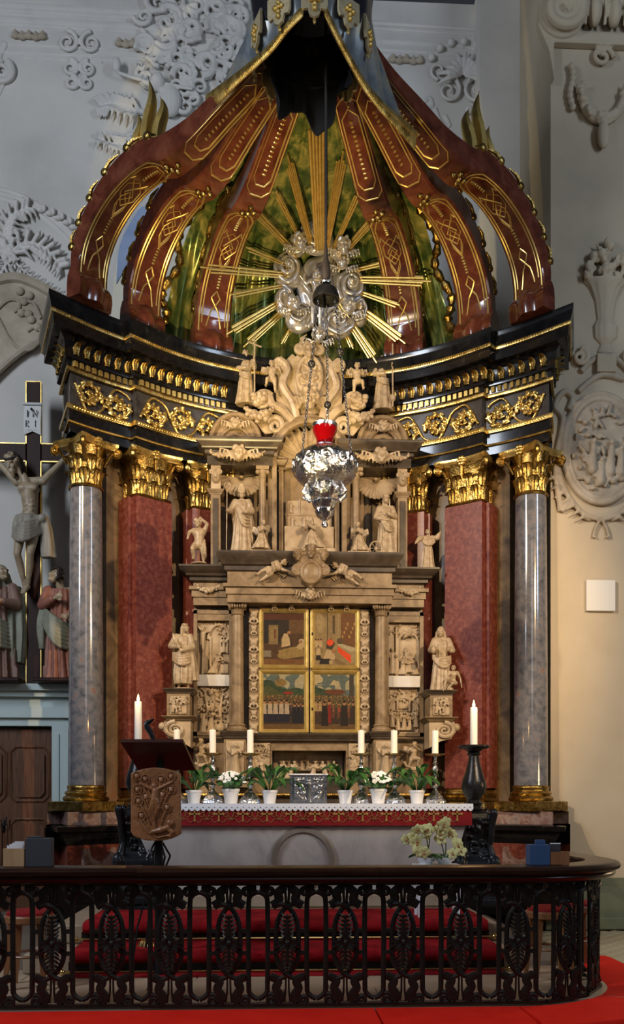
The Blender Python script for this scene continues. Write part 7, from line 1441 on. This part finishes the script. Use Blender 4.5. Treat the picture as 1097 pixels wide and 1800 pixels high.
def bp(u, v): return (u * W, -0.006, zb_ + v * hz)
m.chain([bp(0.0, 0.10), bp(-0.04, 0.35), bp(-0.02, 0.55), bp(0, 0.68)], [0.012, 0.014, 0.03, 0.026], 8); m.ell(bp(-0.02, 0.75), (0.022, 0.022, 0.028)); m.chain([bp(-0.30, 0.78), bp(-0.08, 0.71), bp(0.04, 0.70), bp(0.33, 0.80)], [0.012, 0.017, 0.017, 0.012], 7); m.chain([bp(-0.02, 0.55), bp(-0.08, 0.44), bp(0.0, 0.33)], [0.028, 0.022, 0.014], 7); m.chain([bp(0.02, 0.55), bp(0.06, 0.45), bp(-0.02, 0.32)], [0.028, 0.022, 0.014], 7); m.tube([bp(-0.1, 0.54), bp(0, 0.50), bp(0.09, 0.54)], 0.018, 6)
put('carved_christ', remesh(MB().join(m, Mo), 0.005, 1), 'carved_wood', lc)
for k, (u, v) in enumerate(((-0.37, 0.87), (-0.2, 0.83), (0.12, 0.82), (0.32, 0.87), (-0.36, 0.69), (-0.19, 0.59), (0.15, 0.62), (0.32, 0.69), (-0.34, 0.53), (0.24, 0.44), (-0.28, 0.33))):
    m = MB(); c = Vector(bp(u, v)); m.ell(c, (0.016, 0.013, 0.019), 9, 7); m.ell(c + Vector((0, 0.004, 0.012)), (0.021, 0.010, 0.016), 9, 7); m.tube([c + Vector((0.032 * math.cos(t), 0.002, 0.034 * math.sin(t) + 0.006)) for t in [6.2832 * i / 14 for i in range(15)]], 0.006, 5); m.tube([c, Vector(bp(u * 0.7, v - 0.10)), Vector(bp(u * 0.3, max(0.12, v - 0.3)))], [0.007, 0.007, 0.005], 5)
    MB().join(m, Mo).obj('carved_medallion', 'carved_wood', lc)
m = MB(); m.chain([bp(-0.05, 0.12), bp(0.12, 0.15), bp(0.26, 0.18)], [0.02, 0.028, 0.022], 8); m.ell(bp(0.3, 0.24), (0.03, 0.02, 0.03)); m.chain([bp(0.26, 0.16), bp(0.34, 0.12), bp(0.3, 0.06)], [0.02, 0.018, 0.012], 7); m.tube([bp(-0.3, 0.28), bp(-0.15, 0.12), bp(0.05, 0.04), bp(0.3, 0.08)], 0.008, 6)
put('carved_sleeper', remesh(MB().join(m, Mo), 0.005, 1), 'carved_wood', lc)
xc = SX(278, 1500, YL + 0.08)
m = MB(); m.lathe([(0.04, 0), (0.035, 0.1), (0.032, 0.5), (0.036, 0.52), (0.03, 1.5)], 16, (xc, YL + 0.12, 0.0)); m.tube([(xc, YL + 0.12, 1.4), (xc + 0.02, YL + 0.08, zt_ + 0.12)], 0.03, 8); m.obj('stand_pole', 'black_bronze', lc)
for k in range(4):
    a4 = k * 1.5708 + 0.6; m = MB(); e = Vector((math.cos(a4), math.sin(a4), 0)); c = Vector((xc, YL + 0.12, 0)); m.tube([c + e * 0.03 + Vector((0, 0, 1.04)), c + e * 0.10 + Vector((0, 0, 0.93)), c + e * 0.05 + Vector((0, 0, 0.82)), c + e * 0.18 + Vector((0, 0, 0.4)), c + e * 0.24 + Vector((0, 0, 0.012))], 0.009, 6); m.obj('stand_leg', 'black_bronze', lc)
mic = thing('gooseneck_microphone', 'small black microphone on a bent neck above the lectern top', 'microphone', tuple(onY(270, 1301, 6.9)))
m = MB(); m.tube([tuple(onY(x, y, 6.9)) for x, y in ((271, 1303), (266, 1290), (259, 1278), (257, 1270))], [0.016, 0.02, 0.024, 0.014], 8); m.obj('neck', 'black_bronze', mic)
m = MB(); m.tube([tuple(onY(x, y, 6.9)) for x, y in ((254, 1275), (260, 1270), (271, 1264))], [0.018, 0.020, 0.006], 8); m.obj('capsule', 'black_bronze', mic)
# ================================================================== orchids in front of the altar
YO = 7.95
st = thing('flower_stand', 'plain white flower stand carrying the orchids behind the rail', 'stand', (SX(768, 1515, YO), YO, 0.3465)); zs = onY(768, 1519, YO).z
xs = SX(768, 1515, YO); m = MB(); m.bev(xs - 0.2, xs + 0.2, YO - 0.13, YO + 0.13, zs - 0.03, zs, 0.006); m.obj('stand_top', 'pot_white', st)
for ex in (-1, 1):
    for ey in (-1, 1): m = MB(); m.rings([[(xs + ex * 0.17 + a * w, YO + ey * 0.10 + b2_ * w, z) for a, b2_ in ((-1, -1), (1, -1), (1, 1), (-1, 1))] for z, w in ((0.347, 0.012), (zs - 0.03, 0.018))]); m.obj('stand_leg', 'pot_white', st)
def orchid(label, px, stems, seed, py):
    q = random.Random(seed); t = thing('orchid', label, 'plant', (SX(px, 1515, YO), YO, zs + 0.0005), 'yellow orchids in front of the altar', True)
    m = MB(); m.lathe([(0.055, 0), (0.06, 0.02), (0.075, 0.03), (0.085, 0.06), (0.078, 0.055), (0.01, 0.04)], 20, fold=lambda a, z: 0.12 * math.cos(5 * a) * (z > 0.025)); m.obj('pot', 'pot_white', t)
    for k in range(5): m = MB(); az = k * 1.3 + 0.4 + (3.6 if k % 2 else 0); leaf_blade(m, Vector((0, 0, 0.04)), az, q.uniform(0.16, 0.24), 0.038, 0.5, 0.07); m.obj('leaf', 'leaf_green', t, 60)
    fl = MB()
    for k in range(5): a = R_(90 + 72 * k); fl.ell((0.028 * math.cos(a), 0, 0.028 * math.sin(a)), (0.024, 0.006, 0.024) if k in (1, 4) else (0.02, 0.006, 0.022), 8, 6)
    FM = remesh(fl, 0.005, 1, name='blossom'); lp = MB(); lp.ell((0, -0.012, -0.006), (0.009, 0.012, 0.011), 7, 5); LPM = lp.mesh('lip')
    for P, n in stems:
        c = catmull([(0, 0, 0.05)] + [(onY(x, y, YO).x - t.location.x, dy, onY(x, y, YO).z - zs) for x, y, dy in P], 6); m = MB(); m.tube(c, 0.005, 6); m.obj('stem', 'stem_green', t)
        for k in range(n):
            p = c[len(c) - 1 - int(k * len(c) * 0.62 / n)]; o = put('blossom', FM, 'petal_yellow', t); o.location = (p[0] + q.uniform(-0.04, 0.04), p[1] - 0.03 + q.uniform(-0.03, 0.02), p[2] + q.uniform(-0.02, 0.02)); o.rotation_euler = (q.uniform(-0.3, 0.2), q.uniform(-0.4, 0.4), q.uniform(-0.7, 0.7)); s = q.uniform(0.95, 1.3); o.scale = (s, s, s)
            l = put('lip', LPM, 'petal_lip', o)
orchid('pale yellow orchid on the left of the two in front of the altar', 748, [([(752, 1490, 0), (745, 1465, -0.02), (722, 1462, -0.05), (716, 1478, -0.06)], 7), ([(755, 1480, 0), (752, 1455, -0.03), (735, 1478, -0.08), (738, 1500, -0.1)], 6)], 3, 1515)
orchid('pale yellow orchid on the right of the two in front of the altar', 782, [([(778, 1490, 0), (770, 1460, -0.02), (783, 1447, -0.05)], 6), ([(784, 1485, 0), (778, 1462, -0.03), (795, 1478, -0.07), (797, 1500, -0.09)], 7)], 4, 1515)
# ================================================================== communion rail
RYR = 6.02; RCX = SX(905, 1700, RYR); RR = 0.80; RCY = RYR + RR
def rail_pt(s):
    """centre line, s metres from the start of the curve (negative: the straight run to the left)"""
    if s <= 0: return Vector((RCX + s, RYR)), 0.0
    if s < RR * math.pi / 2: a = s / RR; return Vector((RCX + RR * math.sin(a), RCY - RR * math.cos(a))), a
    return Vector((RCX + RR, RCY + s - RR * math.pi / 2)), math.pi / 2
HP = [(-0.06, 0.812), (-0.075, 0.90), (-0.085, 0.915), (-0.08, 0.928), (0.12, 0.928), (0.150, 0.921), (0.168, 0.902), (0.162, 0.880), (0.13, 0.862), (0.135, 0.850), (0.12, 0.828), (0.08, 0.812)]
def sOf(px): return SX(px, 1700, RYR) - RCX
CUT = [-3.9, sOf(246), sOf(454), sOf(662), sOf(858) , RR * 1.5708 * 0.98, 2.1]
HL = ['polished dark wood handrail piece at the left end of the rail', 'polished dark wood handrail piece in front of the lectern', 'polished dark wood handrail piece in front of the altar ring', 'polished dark wood handrail piece in front of the orchids', 'polished dark wood handrail piece bending round the right corner', 'polished dark wood handrail piece running back on the right side']
for k in range(len(CUT) - 1):
    s0, s1 = CUT[k] + 0.001, CUT[k + 1] - 0.001; n = 2 if s1 <= 0 else 24
    pts = [tuple(rail_pt(s0 + (s1 - s0) * i / n)[0] + Vector((0, 0.05 if k == 0 else 0))) for i in range(n + 1)]
    m = MB(); m.sweep(HP, pts); tag(m.obj('handrail', 'rail_wood'), HL[k], 'handrail', 'handrail pieces of the communion rail')
pn = thing('balustrade_panel', 'x', 'balustrade', (0, 0, 0), 'cast iron panels of the communion rail', True)
def strip(pts, r, nm, flat=0.8, n=6, up=(0, 1, 0)): m = MB(); m.tube(pts, r, n, flat=flat, up=up); return m.obj(nm, 'iron', pn)
PH = 0.1925
for e in (-1, 1):
    b = MB(); P = [(e * PH, 0, 0.05)] + [(e * (PH - 0.062 * math.sin(t)), 0, 0.115 - 0.06 * math.cos(t)) for t in (0.5, 1.0, 1.4)] + [(e * 0.13, 0, 0.2), (e * 0.128, 0, 0.5), (e * 0.13, 0, 0.68)] + [(e * (PH - 0.062 * math.cos(t)), 0, 0.70 + 0.055 * math.sin(t)) for t in (0.3, 0.8, 1.3)] + [(e * PH, 0, 0.757)]
    b.tube(P, 0.019, 6, flat=0.7); b.obj('frame_bar', 'iron', pn)
    for z in (0.50, 0.355): m = MB(); m.box(min(e * 0.07, e * 0.13), max(e * 0.07, e * 0.13), -0.010, 0.010, z - 0.014, z + 0.014); m.obj('cross_bar', 'iron', pn)
    strip(catmull([(e * 0.115, 0, 0.205), (e * 0.05, 0.004 * e, 0.185), (-e * 0.02, -0.006 * e, 0.225), (-e * 0.068, 0, 0.31), (-e * 0.075, 0, 0.43), (-e * 0.066, 0, 0.55), (-e * 0.03, 0.004, 0.63), (e * 0.03, 0.008 * e, 0.675), (e * 0.10, 0, 0.665)], 5), 0.0185, 'oval_band', 0.6)
    strip([(x, 0, z) for x, z in catmull([(e * 0.10, 0.665), (e * 0.055, 0.70), (e * 0.06, 0.75), (e * 0.03, 0.78), (e * 0.05, 0.80)], 5)], 0.034, 'top_leaf', 0.4)
    strip([(e * 0.115 + a, 0, 0.765 + b2_) for a, b2_ in spiral(0, 0, 0.036, 0.008, 90, -e * 1.4, 18)], 0.019, 'top_scroll', 0.6); m = MB(); m.ell((e * 0.158, 0, 0.785), (0.024, 0.014, 0.03), 10, 8); m.obj('top_boss', 'iron', pn)
    strip([(x, -0.004, z) for x, z in catmull([(e * 0.11, 0.20), (e * 0.06, 0.17), (e * 0.075, 0.12), (e * 0.045, 0.07), (e * 0.06, 0.03)], 5)], 0.032, 'foot_leaf', 0.4); strip([(e * 0.105 + a, 0, 0.045 + b2_) for a, b2_ in spiral(0, 0, 0.042, 0.008, 120, e * 1.5, 20)], 0.019, 'foot_scroll', 0.6)
    strip([(e * 0.009, 0, 0.20), (e * 0.011, 0, 0.10), (e * 0.02, 0, 0.03)], 0.0075, 'foot_stem'); strip([(e * 0.008, 0, 0.68), (e * 0.012, 0, 0.75), (e * 0.008, 0, 0.80)], 0.010, 'top_rod')
def chevrons(z0, z1, nm):
    m = MB(); n = 6
    m.tube([(0, -0.008, z0), (0, -0.016, (z0 + z1) / 2), (0, -0.006, z1)], [0.012, 0.014, 0.004], 6)
    for k in range(n):
        t = k / n; z = z0 + (z1 - z0) * t; w = 0.052 * (1 - 0.65 * abs(t - 0.35)); d = 1 if z1 > z0 else -1
        for e in (-1, 1): m.tube([(0, -0.012, z), (e * w * 0.6, -0.018, z + d * 0.016), (e * w, -0.008, z + d * 0.034)], [0.009, 0.011, 0.004], 5)
    return m.obj(nm, 'iron', pn)
chevrons(0.445, 0.61, 'palmette'); chevrons(0.40, 0.235, 'palmette')
for e in (-1, 1):
    m = MB()
    for k, a in enumerate((-0.75, -0.3, 0.15, 0.6)): L = 0.105 - 0.012 * k; m.tube([(e * 0.01, -0.01, 0.42), (e * L * 0.6 * math.cos(a), -0.02, 0.42 + L * 0.6 * math.sin(a)), (e * L * math.cos(a), -0.008, 0.42 + L * math.sin(a) - 0.012)], [0.012, 0.018, 0.005], 5)
    m.obj('side_palmette', 'iron', pn)
m = MB(); m.ell((0, -0.018, 0.42), (0.017, 0.014, 0.024), 10, 8); m.obj('boss', 'iron', pn)
m = MB(); m.box(-PH, PH, -0.016, 0.016, 0.001, 0.022); m.obj('bottom_bar', 'iron', pn); m = MB(); m.box(-PH, PH, -0.014, 0.014, 0.800, 0.811); m.obj('top_bar', 'iron', pn)
s0 = sOf(607); PS = [s0 + 0.385 * k for k in range(-7, 9)]; i = 0
first = True; vis = [s for s in PS if s > sOf(-45) and s < 2.1]
for k, s in enumerate(vis):
    p, a = rail_pt(s); o = pn if first else copy_tree(pn); first = False; o.location = (p.x, p.y + (0.03 if s < sOf(246) else 0), 0.0); o.rotation_euler = (0, 0, a)
    o['label'] = 'black openwork cast iron balustrade panel, number %s from the left' % ('first second third fourth fifth sixth seventh eighth ninth tenth eleventh twelfth thirteenth fourteenth fifteenth sixteenth'.split()[k]) if False else ['%s black openwork cast iron rail panel counted from the left' % w_ for w_ in 'first second third fourth fifth sixth seventh eighth ninth tenth eleventh twelfth thirteenth fourteenth fifteenth sixteenth'.split()][k]
    if a > 0.02: o.scale = (0.97, 1, 1)
# kneelers
KP = [(0.035, FZ + 0.002), (0.035, -0.03), (0.05, -0.006), (0.09, 0.004), (0.50, 0.004), (0.545, -0.008), (0.56, -0.03), (0.56, FZ + 0.002)]
KC = [-3.9, sOf(-5), sOf(656), sOf(905), RR * 0.9, 2.3]
KL = ['red kneeling cushion at the left edge of the picture', 'long red kneeling cushion in front of the left half of the rail', 'red kneeling cushion in front of the right half of the rail', 'red kneeling cushion at the start of the right corner', 'red kneeling cushion curving round the right end of the rail']
for k in range(len(KC) - 1):
    a0, a1 = KC[k] + 0.008, KC[k + 1] - 0.008; n = 6 if a1 <= 0 else 22; pts = [tuple(rail_pt(a0 + (a1 - a0) * i / n)[0]) for i in range(n + 1)]
    m = MB(); m.sweep(KP, pts); tag(m.obj('kneeling_cushion', 'red_cloth'), KL[k], 'cushion', 'red kneeling cushions along the rail')
# stools behind the rail
def stool(px, py, Y, label):
    p = onY(px, py, Y); t = thing('stool', label, 'stool', (p.x, Y, 0.0005), 'red stools behind the rail', True); zs_ = p.z
    m = MB(); m.lathe([(0.17, zs_ - 0.06), (0.18, zs_ - 0.05), (0.18, zs_ - 0.012), (0.17, zs_)], 28); m.obj('seat_ring', 'chair_wood', t); m = MB(); m.lathe([(0.165, zs_ - 0.002), (0.16, zs_ + 0.02), (0.12, zs_ + 0.035), (0.01, zs_ + 0.04)], 28); m.obj('seat_cushion', 'red_velvet', t)
    for k in range(4): a = 0.785 + k * 1.5708; m = MB(); m.rings([[(r * math.cos(a) + dx * w, r * math.sin(a) + dy * w, z) for dx, dy in ((-1, -1), (1, -1), (1, 1), (-1, 1))] for z, r, w in ((0.0, 0.20, 0.014), (zs_ * 0.5, 0.165, 0.019), (zs_ - 0.04, 0.14, 0.022))]); m.obj('leg', 'chair_wood', t)
    m = MB(); m.tube([(0.16 * math.cos(a), 0.16 * math.sin(a), zs_ * 0.45) for a in [6.2832 * k / 24 for k in range(25)]], 0.01, 6); m.obj('foot_ring', 'chair_wood', t)
stool(52, 1607, 6.75, 'wooden stool with red seat behind the left part of the rail'); stool(965, 1600, 6.9, 'wooden stool with red seat behind the right part of the rail'); stool(1010, 1590, 7.35, 'second red-seated stool further right, behind the bend of the rail')
# altar bell on the step
p = onY(258, 1668, Y1 + 0.22); bl = thing('altar_bells', 'small cluster of brass altar bells with a handle on the step', 'bell', (p.x, Y1 + 0.2, 0.187), None, True)
for k in range(4): a = k * 1.5708; m = MB(); m.lathe([(0.036, 0), (0.033, 0.01), (0.024, 0.035), (0.006, 0.045)], 16, (0.034 * math.cos(a), 0.034 * math.sin(a), 0.0)); m.obj('bell_cup', 'brass', bl)
m = MB(); m.tube([(0, 0, 0.04), (0.0, 0, 0.06), (0.03, 0, 0.09), (0.06, 0, 0.10)], 0.008, 6); m.tube([(-0.034, 0, 0.044), (0.034, 0, 0.044)], 0.007, 6); m.tube([(0, -0.034, 0.044), (0, 0.034, 0.044)], 0.007, 6); m.obj('bell_handle', 'brass', bl)
# boxes on the rail
def onrail(px0, px1, py0, py1, Y, d, nm, mt, label, cat, bev=0.004):
    a, b = onY(px0, py1, Y), onY(px1, py0, Y); t = thing(nm, label, cat, ((a.x + b.x) / 2, Y, 0.9285), None, True); w = (b.x - a.x) / 2; h = b.z - 0.9285; return t, w, h
Yb = RYR + 0.02
t, w, h = onrail(48, 92, 1473, 1512, Yb, 0.1, 'grey_box', 'box_grey', 'dark grey upright box on the left handrail', 'box'); m = MB(); m.bev(-w, w, -0.05, 0.05, 0, h, 0.004); m.obj('box_body', 'box_grey', t); m = MB(); m.bev(-w * 0.9, w * 0.2, -0.03, 0.03, h, h + 0.012, 0.003); m.obj('box_tab', 'box_grey', t)
t, w, h = onrail(9, 46, 1491, 1512, Yb, 0.1, 'leaflet_box', 'light_wood', 'small wooden box filled with leaflets on the left handrail', 'box')
for x0, x1, y0, y1 in ((-w, w, -0.05, -0.04), (-w, w, 0.04, 0.05), (-w, -w + 0.008, -0.04, 0.04), (w - 0.008, w, -0.04, 0.04)): m = MB(); m.box(x0, x1, y0, y1, 0, h); m.obj('box_side', 'light_wood', t)
m = MB(); m.box(-w, w, -0.05, 0.05, 0.0001, 0.004); m.obj('box_floor', 'light_wood', t)
for k in range(4): o = MB(); o.box(-w * 0.7 + 0.012 * k, w * 0.75, -0.03 + 0.016 * k, -0.026 + 0.016 * k, 0.005, h + 0.02 + 0.008 * k); oo = o.obj('leaflet', 'paper'); tag(oo, ['front', 'second', 'third', 'rear'][k] + ' white leaflet standing in the wooden box on the left handrail', 'leaflet', 'leaflets in the wooden box'); oo.location = t.location
t, w, h = onrail(928, 963, 1484, 1522, Yb, 0.1, 'blue_box', 'box_blue', 'blue upright box on the right handrail', 'box'); m = MB(); m.bev(-w, w, -0.05, 0.05, 0, h, 0.004); m.obj('box_body', 'box_blue', t); m = MB(); m.bev(-w * 0.2, w * 0.75, 0.0, 0.03, h, h + 0.03, 0.003); m.obj('box_tab', 'box_blue', t)
t, w, h = onrail(964, 997, 1497, 1522, Yb, 0.1, 'wooden_box', 'light_wood', 'light wooden box beside the blue box on the right handrail', 'box')
for x0, x1, y0, y1 in ((-w, w * 0.25, -0.05, -0.04), (w * 0.25, w, -0.049, -0.04), (-w, w, 0.04, 0.05), (-w, -w + 0.008, -0.04, 0.04), (w - 0.008, w, -0.04, 0.04)): m = MB(); m.box(x0, x1, y0, y1, 0, h); m.obj('box_side', 'chair_wood', t)
m = MB(); m.box(-w, w, -0.05, 0.05, 0.0001, 0.004); m.obj('box_floor', 'chair_wood', t)
m = MB(); m.box(-w * 0.85, w * 0.25, -0.01, -0.004, 0.005, h + 0.055); oo = m.obj('picture_card', 'card_dark'); tag(oo, 'dark picture card standing in the wooden box on the right handrail', 'card'); oo.location = t.location
m = MB(); m.tube([(-w * 0.85, -0.007, h + 0.055), (w * 0.25, -0.007, h + 0.055)], 0.004, 5); oo2 = m.obj('card_edge', 'paper', oo)
# column loudspeaker
a, b = onY(893, 1402, 11.6), onY(906, 1309, 11.6); sp = thing('column_loudspeaker', 'narrow white column loudspeaker beside the right column', 'loudspeaker', (a.x, 11.6, a.z)); m = MB(); m.bev(a.x, b.x, 11.6, 11.68, a.z, b.z, 0.006); m.obj('speaker_body', 'panel_white', sp)
for k in range(7): m = MB(); m.lathe([(0.028, 0), (0.03, 0.006), (0.001, 0.006)], 16, M=Matrix.Translation(((a.x + b.x) / 2, 11.6, a.z + 0.06 + k * 0.065)) @ Euler((R_(90), 0, 0)).to_matrix().to_4x4()); m.obj('speaker_grille', 'panel_grille', sp)
m = MB(); m.box((a.x + b.x) / 2 - 0.02, (a.x + b.x) / 2 + 0.02, 11.68, WY - 0.352, a.z + 0.3, a.z + 0.36); m.obj('wall_bracket', 'panel_white', sp)
